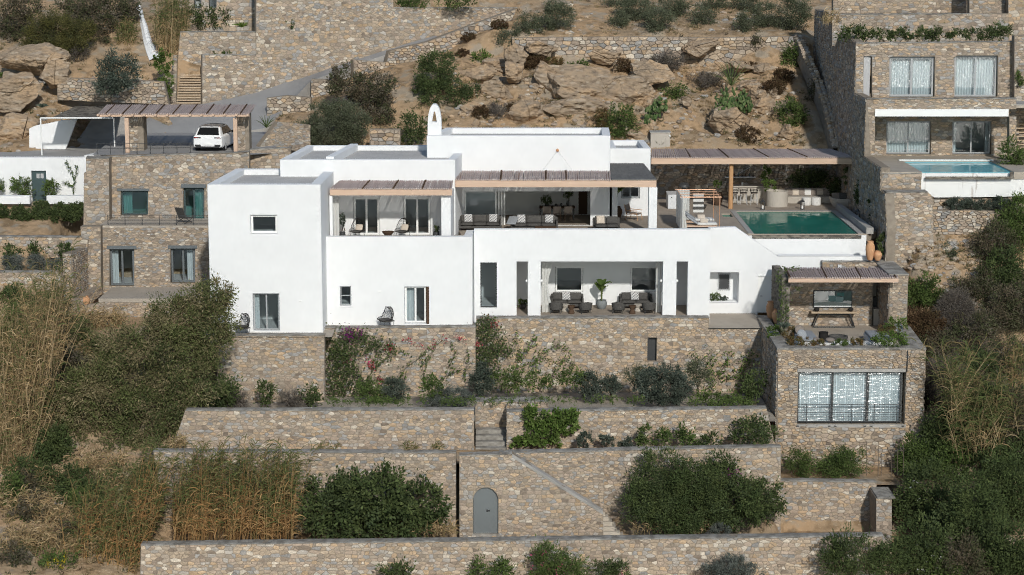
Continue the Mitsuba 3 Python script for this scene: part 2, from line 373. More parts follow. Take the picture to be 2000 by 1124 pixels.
cp((1850, 480, 110.4), (1950, 480, 110.4), (1850, 600, 107.0), (1960, 600, 107.8), (1900, 1124, 89.5), (1760, 1124, 89.5), (1900, 1000, 93.5), (1900, 900, 97.3), (1900, 780, 101.5), (1950, 700, 104.3), (2100, 1124, 89.5), (2100, 900, 97.3), (2100, 600, 107.8))
C += [(x, y, z) for x in (-60, 60) for y, z in ((60, -10), (80, -3), (90, 2.5), (100, 7.5), (110, 12), (120, 16.5), (130, 20), (140, 25))]
C += [(x, y, z) for x in (-60, -30, 0, 30, 60) for y, z in ((150, 28.5), (165, 33), (200, 43))]
C = np.array(C)
hf = LinearNDInterpolator(C[:, :2], C[:, 2])
def base_height(x, y):
    x, y = np.asarray(x, float), np.asarray(y, float)
    xc, yc = np.clip(x, -59.5, 59.5), np.clip(y, 61, 199)
    z = hf(xc, yc)
    far = np.maximum(y - 199, 0)
    z = z + far * .28 * np.exp(-far / 700) + (-np.minimum(0, y - 61)) * -.25
    return np.maximum(z, -24)
def smooth_np(a, b, x): t = np.clip((x - a) / (b - a), 0, 1); return t * t * (3 - 2 * t)
def height(x, y):
    x, y = np.asarray(x, float), np.asarray(y, float)
    q = np.stack([x, y, np.zeros_like(x)], -1)
    w = smooth_np(127.6, 128.6, y) * smooth_np(137.4, 136.6, y) * smooth_np(-7, -4, x) * smooth_np(20, 19, x)
    g = meshkit.fbm(q * [.55, .8, 1] + 7, 4, 21); st = np.floor(g * 9) / 9 + .11 * smooth_np(.65, 1.0, (g * 9) % 1)
    return base_height(x, y) + w * (1.5 * (st - .5) - .05) + .35 * (meshkit.fbm(q * .35, 3, 4) - .5) + .16 * (meshkit.fbm(q * 1.7, 3, 9) - .5) + np.where(y > 230, 14 * (meshkit.fbm(q * .012, 3, 2) - .5), 0)
def Yat(px, py, y0=86.0, y1=190.0):       # the depth at which the line of sight meets the ground
    d = ray(px, py)
    def first(y_, h):
        q = np.array([0, 0, CZ]) + d * (y_ / d[1])[:, None]; hit = q[:, 2] < h(q[:, 0], q[:, 1])
        return int(np.argmax(hit)) if hit.any() else len(y_) - 1
    y_ = np.linspace(y0, y1, 140); i = first(y_, base_height); f_ = np.linspace(y_[max(i - 3, 0)], y_[min(i + 3, 139)], 26)
    return float(f_[first(f_, height)])
gx = np.r_[np.linspace(-1400, -90, 14), np.linspace(-80, -42, 12), np.arange(-40, 40.1, .32), np.linspace(42, 80, 12), np.linspace(90, 1400, 14)]
gy = np.r_[np.linspace(8, 58, 12), np.linspace(60, 84, 14), np.arange(85, 155.1, .32), np.linspace(157, 200, 16), np.linspace(220, 1600, 24)]
X, Y = np.meshgrid(gx, gy)
V = np.stack([X, Y, height(X, Y)], -1).reshape(-1, 3)
nx, ny = len(gx), len(gy); i, j = np.meshgrid(np.arange(nx - 1), np.arange(ny - 1)); a = (j * nx + i).ravel()
f = np.vstack([np.c_[a, a + 1, a + nx + 1], np.c_[a, a + nx + 1, a + nx]])
add('ground', (V, f), 'dirt', smooth=True, label='sandy brown dirt of the steep hillside', cat='ground', kind='structure')

# the sea in front of the hill, which the windows mirror
scene['mat_sea_water'] = {'type': 'bumpmap', 'arbitrary': proc(lambda p, n, uv: fbm(p.x * .9, p.y * 1.4, 0, 3) + .8 * noise(p.x * .16, p.y * .22, 4), eps=.08), 'scale': .17,
                      'bsdf': {'type': 'principled', 'base_color': {'type': 'rgb', 'value': [.012, .05, .085]}, 'roughness': .24, 'specular': .22}}
add('sea', box(-4000, 4000, -6000, 46, -17, -14), 'sea_water', label='open blue sea below the hill', cat='sea', kind='structure')

def sheet(name, pts, mat, label, cat, z=None, bump=.06, step=.5, thick=None):
    """A piece of ground: plan polygon of (x,y,z), cut into small triangles and made uneven."""
    pts = np.array(pts, float); poly = Polygon(pts[:, :2])
    x0, y0, x1, y1 = poly.bounds
    q = np.array([(x, y) for x in np.arange(x0, x1 + step, step) for y in np.arange(y0, y1 + step, step)])
    q = q[shapely.contains_xy(poly.buffer(-step * .3), q[:, 0], q[:, 1])] if len(q) else q
    edge = np.array([poly.exterior.interpolate(t).coords[0] for t in np.arange(0, poly.length, step)])
    q = np.vstack([pts[:, :2], edge, q.reshape(-1, 2)])
    from scipy.spatial import Delaunay
    A = np.c_[pts[:, :2], np.ones(len(pts))]
    co = np.linalg.lstsq(A, pts[:, 2], rcond=None)[0]
    d = Delaunay(q); t = d.simplices
    c = q[t].mean(1); t = t[shapely.contains_xy(poly, c[:, 0], c[:, 1])]
    z = np.c_[q, np.ones(len(q))] @ co + bump * 2 * (meshkit.fbm(np.c_[q * 1.3, np.zeros(len(q))], 3, 3) - .5)
    flip = cross2(q[t[:, 1]] - q[t[:, 0]], q[t[:, 2]] - q[t[:, 0]]) < 0
    t[flip] = t[flip][:, ::-1]
    add(name, (np.c_[q, z], t), mat, smooth=True, label=label, cat=cat, kind='structure')

def strip_ground(name, label, pxa, pxb, Y0, Y1, z, mat='gravel', slope=0., bump=.06):
    xa, xb = xat(pxa, Y0, z), xat(pxb, Y0, z)
    sheet(name, [(xa, Y0, z), (xb, Y0, z), (xb, Y1, z + slope), (xa, Y1, z + slope)], mat, label, 'terrace', bump=bump)

strip_ground('terrace', 'dry earth strip behind the lowest stone wall', 330, 1730, 90.3, 96.2, 2.75, 'dirt')
strip_ground('terrace', 'planting strip above the arched door wall', 310, 1530, 95.3, 99.8, 6.45, 'dirt', .15)
zg_ = 7.95; xg = [xat(p_, 97.9, zg_) for p_ in (380, 928, 990, 1520)]
sheet('terrace', [(xg[0], 97.9, zg_), (xg[1], 97.9, zg_), (xg[1], 100.3, zg_ - .13), (xg[2], 100.3, zg_ - .13), (xg[2], 97.9, zg_), (xg[3], 97.9, zg_), (xg[3], 107, zg_ - .5), (xg[0], 107, zg_ - .5)], 'gravel', 'grey gravel garden under the white villa', 'terrace', bump=.06)
sg = thing('garden_stair', 'short stone stair in the gap between the two terrace walls', 'stair')
for k in range(4): add('step', rbox(xg[1] + .01, xg[2] - .01, 97.75 + .42 * k, 99.55, 6.0 + .01 * k, 6.62 + .21 * k, .015), 'coping', sg)
strip_ground('terrace', 'paved walk along the left part of the villa', 395, 648, 103.3, 106.8, 11.22, 'paving', 0, .005)
strip_ground('terrace', 'paved walk along the middle part of the villa', 632, 925, 105.5, 107.2, 11.21, 'paving', 0, .005)

# ---------------------------------------------------------------- retaining walls, from the lowest up
W0 = FP(275, 1735, 90.0)
stone_wall('retaining_wall', 'long lowest stone wall across the foot of the terraces', W0, [(275, 1064), (1725, 1046), (1738, 1062), (1775, 1105), (1790, 1240), (272, 1240)], .55, pal='pale', top=[(275, 1064), (1725, 1046)])

W1 = FP(300, 895, 94.6)
stone_wall('retaining_wall', 'stone wall behind the wide dark bush, left of the arched door', W1, [(299, 881), (891, 884), (893, 1075), (332, 1075)], .5, pal='warm')
WD = FP(895, 1178, 93.7)
dpts = [(924, 1046), (924, 974), (927, 965), (934, 957), (943, 953), (954, 953), (963, 957), (970, 965), (973, 974), (973, 1046)]
stone_wall('door_wall', 'stone wall with the grey arched door', WD, [(897, 889), (1000, 886), (1178, 1000), (1178, 1090), (897, 1090)], .5, holes=[dpts], pal='warm', top=[(897, 889), (1000, 886)])
dw = 'door_wall'
dpoly = WD.poly(dpts).buffer(-.012)
add('door', WD.solid(dpoly, .06, -.16), 'grey_door', dw, label='grey arched door')
add('handle', [WD.bar(*WD.rect(951, 998, 957, 1000.5), .04, -.10), WD.bar(*WD.rect(950, 997, 952.5, 1002), .02, -.14)], 'dark_metal', 'door_wall__door')
for k in range(5):
    u = np.linspace(dpoly.bounds[0], dpoly.bounds[2], 7)[k + 1]
    add('groove_strip', WD.bar(u - .006, u + .006, dpoly.bounds[1] + .03, dpoly.bounds[3] - .25 - .08 * abs(k - 2), .012, -.152), 'grey_door', 'door_wall__door')
add('threshold', WD.bar(*WD.rect(922, 1043, 976, 1050), .5, .02), 'coping', dw)
add('stair_coping', rough_strip(WD, [WD.uv(1000, 887), WD.uv(1178, 999)], .5, .16, .05), 'concrete', dw, smooth=40)
WS = FP(985, 1235, 94.7)
stone_wall('retaining_wall', 'stone wall behind the garden stair beside the arched door', WS, [(975, 884), (1180, 880), (1180, 1075), (975, 1075)], .5, pal='warm')
WR = FP(1178, 1530, 95.1)
stone_wall('retaining_wall', 'stone wall behind the dark bougainvillea tree', WR, [(1179, 879), (1525, 872), (1525, 1065), (1179, 1065)], .5, pal='warm')
scene['mat_pale_step'] = diffuse(proc(lambda p, n, uv: mix((.42, .37, .31), (.54, .49, .42), fbm(p.x * 3, p.y * 3, p.z * 3, 3))))
st = thing('garden_stair', 'pale stair rising left behind the stone wall right of the arched door', 'stair')
for k in range(9):
    x1_ = xat(1231 - k * 7, 94.2, 3.0)
    add('step', rbox(xat(1176, 94, 3), x1_ - .0, 93.25 + .2 * k, 95.08, 2.2 + .17 * k, 2.83 + .19 * k, .015), 'pale_step', st)
WP = FP(1520, 1712, 96.3)
stone_wall('planter_wall', 'stone planter wall in front of the stone pavilion', WP, [(1521, 938), (1712, 941), (1712, 1062), (1521, 1062)], .45, pal='pale')
xf = xat(1710, 95, 4.5)
FL = Plane((xf, 96.2), (xf, 94.4))
fk = stone_wall('fin_wall', 'narrow stone wall running forward beside the pavilion planter', Plane((xf, 94.4), (xf + .8, 94.4)), [(1711, 974), (1742, 976), (1742, 1080), (1711, 1080)], 1.85, cap=False, pal='pale')
lay_stones(fk, FL, sbox(0.02, 2.0, 1.78, zat(974, 94.4) - .02), .37, .185, 'pale')
add('coping', prism([(xf - .04, 94.35), (xf + .84, 94.35), (xf + .84, 96.28), (xf - .04, 96.28)], zat(974, 94.4) + .004, zat(974, 94.4) + .06), 'coping', fk)
strip_ground('planter_bed', 'planting bed at the foot of the stone pavilion', 1518, 1760, 96.4, 100, 5.05, 'dirt', .1)

W2L = FP(360, 928, 97.6)
stone_wall('retaining_wall', 'long stone terrace wall above the reed clump', W2L, [(362, 801), (926, 800), (926, 895), (330, 895)], .5, pal='warm')
W2B = FP(925, 1075, 99.6)
stone_wall('retaining_wall', 'short raised stone block at the head of the garden stair', W2B, [(928, 784), (1071, 783), (1071, 880), (928, 880)], .9, pal='warm')
W2R = FP(988, 1505, 97.7)
stone_wall('retaining_wall', 'stone terrace wall with the ivy bush at its left end', W2R, [(990, 803), (1497, 797), (1520, 895), (990, 895)], .5, pal='orange')
zc = zat(803, 97.7)
W2S = Plane((xat(990, 97.7, zc), 99.5), (xat(990, 97.7, zc), 97.75))
lay_stones('retaining_wall_005', W2S, sbox(0, 6.3, 1.74, zc - .06), .37, .185, 'warm')

W3L = FP(430, 637, 103.4)
stone_wall('podium_wall', 'stone podium wall under the left white block', W3L, [(428, 655), (634, 654), (634, 806), (420, 806)], .5, pal='warm')
W3M = FP(636, 932, 105.4)
stone_wall('podium_wall', 'stone podium wall behind the pink bougainvillea', W3M, [(634, 640), (929, 638), (929, 785), (634, 785)], .5, pal='warm')
W3R = FP(930, 1492, 106.4)
k3 = stone_wall('podium_wall', 'stone podium wall under the villa loggia', W3R, [(930, 621), (1385, 620), (1385, 641), (1497, 641), (1497, 780), (930, 780)], .6,
           holes=[[(1265, 660), (1283, 660), (1282, 706), (1264, 706)]], pal='orange', top=[(930, 621), (1385, 620)])
add('coping', rough_strip(W3R, [W3R.uv(1385, 641), W3R.uv(1492, 641)], .5, .05, .045), 'coping', k3, smooth=40)
add('niche_back', W3R.bar(*W3R.rect(1263, 658, 1284, 708), .08, -.28), 'dark_metal', k3)
zt = 11.30
sheet('terrace_paving', [(xat(1384, 106.3, zt), 106.2, zt - .17), (xat(1497, 106.3, zt), 106.2, zt - .17), (13.55, 110, zt + .06), (xat(1384, 109.5, zt), 110, zt + .06)], 'paving', 'pale paved terrace before the white door', 'terrace', bump=.004)

# ---------------------------------------------------------------- the white villa
villa = thing('white_villa', 'large white flat-roofed villa above the stone terraces', 'house')

def ring_block(fp, z0, z1, t=.4, r=.05):
    p = Polygon(fp).buffer(-r).buffer(r, quad_segs=4)
    return prism(p.difference(p.buffer(-t, join_style=2)), z0, z1)

def cut(mesh, boxes):
    m = mf(mesh)
    for b in boxes: m = m - mf(b)
    return tm(m)

def hole(pl, x0, y0, x1, y1, depth=.8):
    return pl.bar(*pl.rect(x0, y0, x1, y1), depth + .3, .3)

def bars(pl, u0, u1, z0, z1, w, t, off, cols=(), rows=()):
    poly = sbox(u0, z0, u1, z1)
    cu = [u0] + list(cols) + [u1]; cz = [z0] + list(rows) + [z1]
    for a, b in zip(cu[:-1], cu[1:]):
        for c, d in zip(cz[:-1], cz[1:]):
            poly = poly.difference(sbox(a + (w if a == u0 else w / 2), c + (w if c == z0 else w / 2), b - (w if b == u1 else w / 2), d - (w if d == z1 else w / 2)))
    return pl.solid(poly, t, off)

def drape(pl, u0, u1, z0, z1, off, amp=.05, waves=None, taper=0.0):
    """A hanging curtain with folds."""
    waves = waves or max(2, int((u1 - u0) / .16)); n = waves * 6 + 1; zz = np.linspace(z0, z1, 7)
    s = np.linspace(0, 1, n); V = []
    for z in zz:
        k = (z - z0) / (z1 - z0)
        u = u0 + (u1 - u0) * s * (1 - taper * math.sin(math.pi * k) ** 2)
        V.append(pl.pt(u, np.full(n, z), off + amp * np.sin(s * waves * 2 * np.pi) * (1.15 - .3 * k)))
    V = np.vstack(V); i, j = np.meshgrid(np.arange(n - 1), np.arange(6)); a = (j * n + i).ravel()
    return trimesh.Trimesh(V, np.vstack([np.c_[a, a + 1, a + n + 1], np.c_[a, a + n + 1, a + n]]), process=False)

def room(pl, u0, u1, z0, z1, d, off, t=.02):
    """The shell of the room behind a window: back, sides, floor, ceiling."""
    return trimesh.util.concatenate([pl.bar(u0, u1, z0, z1, t, off - d), pl.bar(u0 - t, u0, z0, z1, d + t, off), pl.bar(u1, u1 + t, z0, z1, d + t, off),
                                     pl.bar(u0 - t, u1 + t, z0 - t, z0, d + t, off), pl.bar(u0 - t, u1 + t, z1, z1 + t, d + t, off)])

def window(parent, pl, x0, y0, x1, y1, frame='white_paint', cols=1, rows=1, inset=.22, w=.07, glass='glass', deep=3.0, roommat='room_wall', curtains=(), name='window', lintel=None, wide=.6, label=None):
    u0, u1, z0, z1 = pl.rect(x0, y0, x1, y1)
    cu = [u0 + (u1 - u0) * k / cols for k in range(1, cols)]; cz = [z0 + (z1 - z0) * k / rows for k in range(1, rows)]
    key = add(name, bars(pl, u0 + .004, u1 - .004, z0 + .004, z1 - .004, w, .07, -inset, cu, cz), frame, parent, label=label)
    e = [u0] + cu + [u1]; g = [z0] + cz + [z1]
    for a, b in zip(e[:-1], e[1:]):
        for c, d in zip(g[:-1], g[1:]):
            q = sbox(a + w * .5, c + w * .5, b - w * .5, d - w * .5)
            x, y = np.array(q.exterior.coords)[:-1].T
            o = rng.normal(0, .004, 2)
            add('pane', (pl.pt(x, y, -inset - .03 + o[0] * (x - a) + o[1] * (y - c)), np.array([[0, 1, 2], [0, 2, 3]])[:, ::-1]), glass, key)
    if deep: add('room', room(pl, u0 - wide, u1 + wide, z0 - .02, z1 + .25, deep, -.42), roommat, key)
    for c in curtains:
        a, b = u0 + (u1 - u0) * c[0], u0 + (u1 - u0) * c[1]
        add('curtain', drape(pl, a, b, z0 + .03, z1 + .1, -.55), 'curtain', key)
    return key

# left block
zA = zat(361, 104.5); fpA = [(xat(404, 104.5, zA), 104.5), (xat(626, 104.5, zA), 104.5), (xat(657, 112, zA), 112), (xat(462, 112, zA), 112)]
FA = Plane(fpA[0], fpA[1])
wA = cut(ring_block(fpA, 10.6, zA, .55, .06), [hole(FA, 489, 420, 542, 457), hole(FA, 494, 573.5, 546, 646.5)])
add('wall', wA, 'plaster', villa, smooth=35)
add('roof', prism(Polygon(fpA).buffer(-.5), zA - .55, zA - .30), 'roof_gravel', villa)
window(villa, FA, 489.5, 420.5, 541.5, 456.5, 'white_paint', inset=.16, w=.11, roommat='room_wall')
window(villa, FA, 494.5, 574, 545.5, 646, 'pale_frame', 2, inset=.2, curtains=[(.0, .2), (.9, 1)], roommat='room_wall')
# middle block with its terrace parapet
zB = zat(463, 106.6); FB = FP(633, 922, 106.6)
u0, u1, z0_, z1_ = FB.rect(633, 463, 922, 640)
mB = cut(FB.bar(u0 - .5, u1, 10.6, zB, .45), [hole(FB, 664, 559.5, 686, 597.5), hole(FB, 790, 560, 838, 633)])
add('wall', mB, 'plaster', villa)
xB = P(922, 463, 106.6)[0]
add('wall', prism([(xB - .45, 107.06), (xB, 107.06), (xB + .1, 109.2), (xB - .35, 109.2)], 10.6, zB - .004), 'plaster', villa)
window(villa, FB, 664.5, 560, 685.5, 597, 'pale_frame', 1, 2, inset=.14, w=.05, roommat='room_wall')
add('sill', FB.bar(*FB.rect(661, 597.5, 690, 600), .12, .05), 'plaster', villa)
k = window(villa, FB, 790.5, 560.5, 832, 632, 'white_paint', 2, inset=.2, w=.10, curtains=[(0, .42)], roommat='room_wall')
add('shutter', FB.bar(*FB.rect(833, 561, 837.5, 633), .05, .02), 'dark_wood', k, label='dark open shutter edge')
for px, py in ((586.5, 588), ):
    add('lamp', FA.bar(*FA.rect(px - 2.5, py - .8, px + 2.5, py + .8), .06, .06), 'white_paint', villa)
for px, py in ((742, 570), (884, 570)):
    add('lamp', FB.bar(*FB.rect(px - 2.5, py - .8, px + 2.5, py + .8), .06, .06), 'white_paint', villa)
# upper left volume
zC = zat(312.5, 110.6); FC = FP(546, 889, 110.6)
xc0, xc1 = P(546, 312, 110.6)[0], P(889, 312, 110.6)[0]
fpC = [(xc0, 110.6), (xc1, 110.6), (xc1 + .3, 114.25), (xc1 + .3, 118.6), (xc0 + .75, 118.6)]
mC = cut(ring_block(fpC, 15.3, zC, .45), [hole(FC, 690, 386, 741, 461), hole(FC, 788, 386, 841, 461)])
add('wall', mC, 'plaster', villa, smooth=35)
add('roof', prism(Polygon(fpC).buffer(-.42), zC - .6, zC - .28), 'roof_gravel', villa)
xm = P(690, 290, 114)[0]
add('wall', prism([(xm - 1.3, 111.1), (xm - .85, 111.1), (xm - .05, 118.2), (xm - .5, 118.2)], zC - .3, zC + .12), 'plaster', villa)
for a, b in ((690.5, 740.5), (788.5, 840.5)):
    window(villa, FC, a, 386.5, b, 460, 'white_paint', 2, inset=.18, w=.11, roommat='room_wall', deep=3.2)
add('terrace_slab', box(-10.0, xc1 + .6, 107.0, 110.55, 15.2, 15.6), 'paving', villa)
# wing wall between the two upper terraces
x0, x1 = P(862, 440, 107.9)[0], P(880.5, 440, 107.9)[0]
add('wall', prism([(x0, 107.9), (x1, 107.9), (x1 + .25, 114.2), (x0 + .25, 114.2)], 15.3, 18.25), 'plaster', villa)
# left end of the left terrace
add('wall', box(P(645, 440, 108)[0], P(651, 440, 108)[0], 107.7, 108.1, 15.62, 18.2), 'plaster', villa)
FT = FP(645, 670, 108.6)
add('curtain', drape(FT, .05, .55, 15.65, 18.1, 0, .04), 'curtain', villa)

# right lower volume with the loggia
zD = zat(448.5, 108.0); FD = FP(926, 1387, 108.0)
uD0, uD1, _, _ = FD.rect(926, 448, 1387, 618)
mD = FD.bar(uD0, uD1, 11.0, zD, .5)
op = [(938, 513, 970.5, 601.5), (1009, 511, 1031, 622), (1056, 511, 1294.5, 622), (1321, 511, 1343, 622)]
add('wall', cut(mD, [hole(FD, *o) for o in op]), 'plaster', villa)
window(villa, FD, 938.5, 513.5, 970, 601, 'dark_metal', inset=.12, w=.045, roommat='room_wall')
xL0, xL1 = P(985, 600, 109)[0], P(1362, 600, 109)[0]
zF = 11.48
add('terrace_slab', box(xL0, xL1, 107.35, 111.2, 11.1, zF), 'deck_paving', villa)
FLg = FP(960, 1390, 111.2); ul0, _, _, _ = FLg.rect(985, 500, 1362, 600)
lb = cut(FLg.solid(sbox(ul0 - .2, 11.1, ul0 + (xL1 - xL0) + .4, 14.9), .3), [hole(FLg, 1084, 521, 1139, 571), hole(FLg, 1231, 521, 1284, 571)])
add('loggia_wall', lb, 'loggia_wall', villa)
add('loggia_wall', [box(xL0 - .3, xL0, 108.52, 111.2, 11.1, 14.9), box(xL1, xL1 + .3, 108.52, 111.2, 11.1, 14.9)], 'loggia_wall', villa)
add('ceiling', box(xL0 - .3, xL1 + .3, 108.52, 111.5, 14.75, 15.2), 'loggia_wall', villa)
window(villa, FLg, 1085, 521.5, 1138.5, 570.5, 'white_paint', 1, inset=.1, w=.09, roommat='room_wall', wide=.9, deep=3.5)
window(villa, FLg, 1231.5, 521.5, 1283.5, 570.5, 'white_paint', 1, inset=.1, w=.09, roommat='room_wall', wide=.9, deep=3.5)
FV = FP(1050, 1300, 109.0)
a0, a1, _, _ = FV.rect(1058, 512, 1076, 612)
add('curtain', drape(FV, a0, a0 + .62, zF, 14.5, 0, .045, taper=.45), 'curtain', villa)
a0, a1, _, _ = FV.rect(1281, 512, 1292, 612)
add('curtain', drape(FV, a0, a1, zF, 14.5, .0, .04, taper=-.1), 'curtain', villa)
for px in (1029, 1058, 1291.5, 1322):
    q = P(px, 549, 107.95); add('lamp', trimesh.creation.icosphere(1, .085).apply_translation(P(px, 549, 108.2)), 'white_paint', villa)
# main terrace deck, with the pool cut out
px0_, px1_ = 13.62, 19.5; pY0, pY1 = 111.0, 120.3
deck = Polygon([(xL0 - 2.2, 108.45), (10.9, 108.45), (10.9, 109.92), (12.4, 109.92), (13.3, 110.95), (20.0, 110.95), (20.7, 112), (20.7, 128), (-3.2, 128), (-3.2, 114)])
pool = sbox(px0_, pY0, px1_, pY1)
small = sbox(P(1409, 418, 119)[0], 117.9, P(1428, 418, 119)[0], 119.4)
add('pool_deck', prism(deck.difference(pool).difference(small), 15.2, 15.6), 'deck_paving', label='grey-beige stone deck around the green pool', cat='terrace', kind='structure')
# top block
zE = zat(265.5, 114.2); FE = FP(833, 1192, 114.2)
xe0, xe1 = P(833, 266, 114.2)[0], P(1192, 266, 114.2)[0]
fpE = [(xe0, 114.2), (xe1, 114.2), (xe1 + .15, 119.2), (xe0 + 1.0, 119.2)]
mE = cut(ring_block(fpE, 15.3, zE, .45), [hole(FE, 907, 374, 1153, 444.5)])
add('wall', mE, 'plaster', villa, smooth=35)
add('roof', prism(Polygon(fpE).buffer(-.42), zE - .6, zE - .32), 'roof_gravel', villa)
u0, u1, z0, z1 = FE.rect(907.5, 374.5, 1152.5, 443)
kd = add('sliding_door', bars(FE, u0, u0 + (u1 - u0) * .255, z0, z1, .07, .06, -.2), 'white_paint', villa, label='glazed sliding door pushed to the left')
q = sbox(u0 + .05, z0 + .05, u0 + (u1 - u0) * .245, z1 - .05); x, y = np.array(q.exterior.coords)[:-1].T
add('pane', (FE.pt(x, y, -.23), np.array([[0, 2, 1], [0, 3, 2]])), 'glass', kd)
for k, pxs in enumerate((968, 974, 979.5, 985)):
    a, b, _, _ = FE.rect(pxs - 1.2, 375, pxs + 1.6, 443)
    add('stile', FE.bar(a, b, z0, z1, .06, -.08 - .07 * k), 'white_paint', kd)
add('threshold', FE.bar(*FE.rect(1088, 441, 1153, 444.3), .3, .03), 'white_paint', kd)
add('living_room', room(FE, u0 - .3, u1 + .3, z0 - .01, z1 + .35, 4.4, -.46), 'room_wall', villa)
a = FE.rect(999, 371, 1041, 436); add('wall_panel', FE.bar(*a, .08, -4.7), 'dark_wood', villa, label='dark wooden panel at the back of the living room')
a = FE.rect(1135, 374, 1153, 440); add('wall_panel', FE.bar(*a, .08, -4.5), 'dark_wood', villa)
# right volume behind the alcove
zG = zat(290.5, 118.4); FG = FP(1190, 1271, 118.4)
xg0, xg1 = P(1191, 300, 118.4)[0], P(1271, 300, 118.4)[0]
fpG = [(xg0, 118.4), (xg1, 118.4), (xg1 - .1, 123.5), (xg0, 123.5)]
add('wall', cut(ring_block(fpG, 15.3, zG, .4), [hole(FG, 1213, 364, 1250, 388)]), 'plaster', villa, smooth=35)
add('roof', prism(Polygon(fpG).buffer(-.38), zG - .55, zG - .3), 'roof_gravel', villa)
window(villa, FG, 1213.5, 364.5, 1249.5, 387.5, 'pale_frame', 2, inset=.1, w=.08, roommat='room_wall', deep=2)
add('wall', box(xe1 - .02 + .17, xe1 + .45, 114.3, 118.35, 15.3, 18.2), 'plaster', villa)
# terrace column and the stepped front wall before the pool
x0, x1 = P(1266.5, 440, 110.4)[0], P(1283, 440, 110.4)[0]
add('column', rbox(x0, x1, 110.4, 111.0, 15.55, 18.3, .03), 'plaster', villa)
FS = FP(1384, 1700, 109.5)
mS = FS.solid(FS.poly([(1384, 445.5), (1437, 444), (1468, 466), (1520, 502), (1700, 501.5), (1700, 622), (1384, 622)]), .4)
mS = cut(mS, [hole(FS, 1386.5, 532, 1443, 592, .8), hole(FS, 1480, 540.5, 1517, 620, .8)])
add('wall', mS, 'plaster', villa)
nk = add('niche', [FS.bar(*FS.rect(1384, 530, 1446, 594), .1, -1.0), FS.bar(*FS.rect(1384, 591, 1446, 597), .62, -.4), FS.bar(*FS.rect(1380, 528, 1386.5, 597), .62, -.4), FS.bar(*FS.rect(1443, 528, 1449, 597), .62, -.4), FS.bar(*FS.rect(1384, 526, 1446, 532), .62, -.4)], 'plaster', villa)
FN = Plane(FS.a - FS.n * 1.0, FS.b - FS.n * 1.0)
a = FN.rect(1402, 533.5, 1426, 567)
add('window', bars(FN, *a, .07, .06, .05), 'pale_frame', nk); add('pane', FN.bar(a[0] + .06, a[1] - .06, a[2] + .06, a[3] - .06, .02, .02), 'dark_metal', nk)
dk = add('door', FS.bar(*FS.rect(1480.5, 541, 1516.5, 611.5), .06, -.10), 'white_paint', villa, label='plain white door')
add('frame', FS.bar(*FS.rect(1477, 536.5, 1520, 540), .05, .03), 'plaster', dk)
add('handle', FS.bar(*FS.rect(1485, 578, 1490, 579.5), .05, -.04), 'steel', dk)
# pool front
FQ = FP(1460, 1700, 110.85)
add('wall', FQ.solid(FQ.poly([(1462, 461), (1692, 460), (1690, 530), (1462, 530)]), .13), 'plaster', villa)
add('wall', FS.bar(*FS.rect(1519, 499.5, 1668, 501.2), .45, .05), 'plaster', villa)
# chimney
xq = P(849, 250, 114.9)[0]; zq0 = zE - .3; zq1 = zat(204, 114.9)
s_ = np.linspace(0, 1, 13); wq = .40 * np.sqrt(np.clip(1 - (s_ * .985) ** 4, 0, 1)) + 0.0
out = [(xq - a, zq0 + (zq1 - zq0) * b) for a, b in zip(wq, s_)] + [(xq + a, zq0 + (zq1 - zq0) * b) for a, b in zip(wq[::-1], s_[::-1])]
PQ = Plane((0, 114.75), (10, 114.75))
tri = Polygon([(xq - .16, zq1 - 1.02), (xq + .14, zq1 - 1.02), (xq + .04, zq1 - .42), (xq - .04, zq1 - .42)])
add('chimney', PQ.solid(Polygon(out).buffer(0).difference(tri), .75), 'plaster', villa, smooth=50)
q = P(1089, 294, 114.1)
add('hook', trimesh.creation.icosphere(1, .09).apply_translation(q), 'terracotta', villa)
add('stay_cable', [rod(q, P(1060, 333, 113.6), .006, 4), rod(q, P(1118, 333, 113.6), .006, 4)], 'steel', villa)

# roofs of reed over the terraces
def reed_roof(parent, pxl, pxr, Yf, yb, yt, Yb, name='pergola', ybb=None, seams=(), pxbl=None, pxbr=None, rafters=0, mat='reed', back=None, seamdark='dark_wood'):
    """Front beam from py yb (lower edge) to yt, roof of round reeds back to depth Yb, with joints at the given shares of the width."""
    z0, z1 = zat(yb, Yf), zat(yt, Yf)
    x0, x1 = xat(pxl, Yf, z1), xat(pxr, Yf, z1)
    zb = z1 if back is None else zat(back, Yb)
    xb0 = x0 if pxbl is None else xat(pxbl, Yb, zb); xb1 = x1 if pxbr is None else xat(pxbr, Yb, zb)
    key = add(name, box(x0, x1, Yf, Yf + .16, z0, z1), 'fascia_wood', parent) if parent else None
    n = int((x1 - x0) / .125); s = (np.arange(n) + .5) / n
    r = np.random.default_rng(n)
    rods = []
    for t in s:
        a = np.array([x0 + (x1 - x0) * t, Yf - .05 + r.normal(0, .02), z1 + .045 + r.normal(0, .008)]); b = np.array([xb0 + (xb1 - xb0) * t + r.normal(0, .01), Yb, zb + .045 + r.normal(0, .008)])
        rods.append(rod(a, b, .054 * r.uniform(.9, 1.08), 5))
    add('reeds', rods, mat, key, kind='stuff')
    for t in seams:
        a = np.array([x0 + (x1 - x0) * t, Yf - .06, z1 + .085]); b = np.array([xb0 + (xb1 - xb0) * t, Yb, zb + .085])
        add('batten', rod(a, b, .055, 4), seamdark, key)
    for t in np.linspace(.02, .98, max(4, int((x1 - x0) / 1.3))):
        xa, xb = x0 + (x1 - x0) * t, xb0 + (xb1 - xb0) * t
        add('rafter', rod((xa, Yf + .17, z1 - .10), (xb, Yb, zb - .10), .075, 6), 'post_wood', key)
    return key
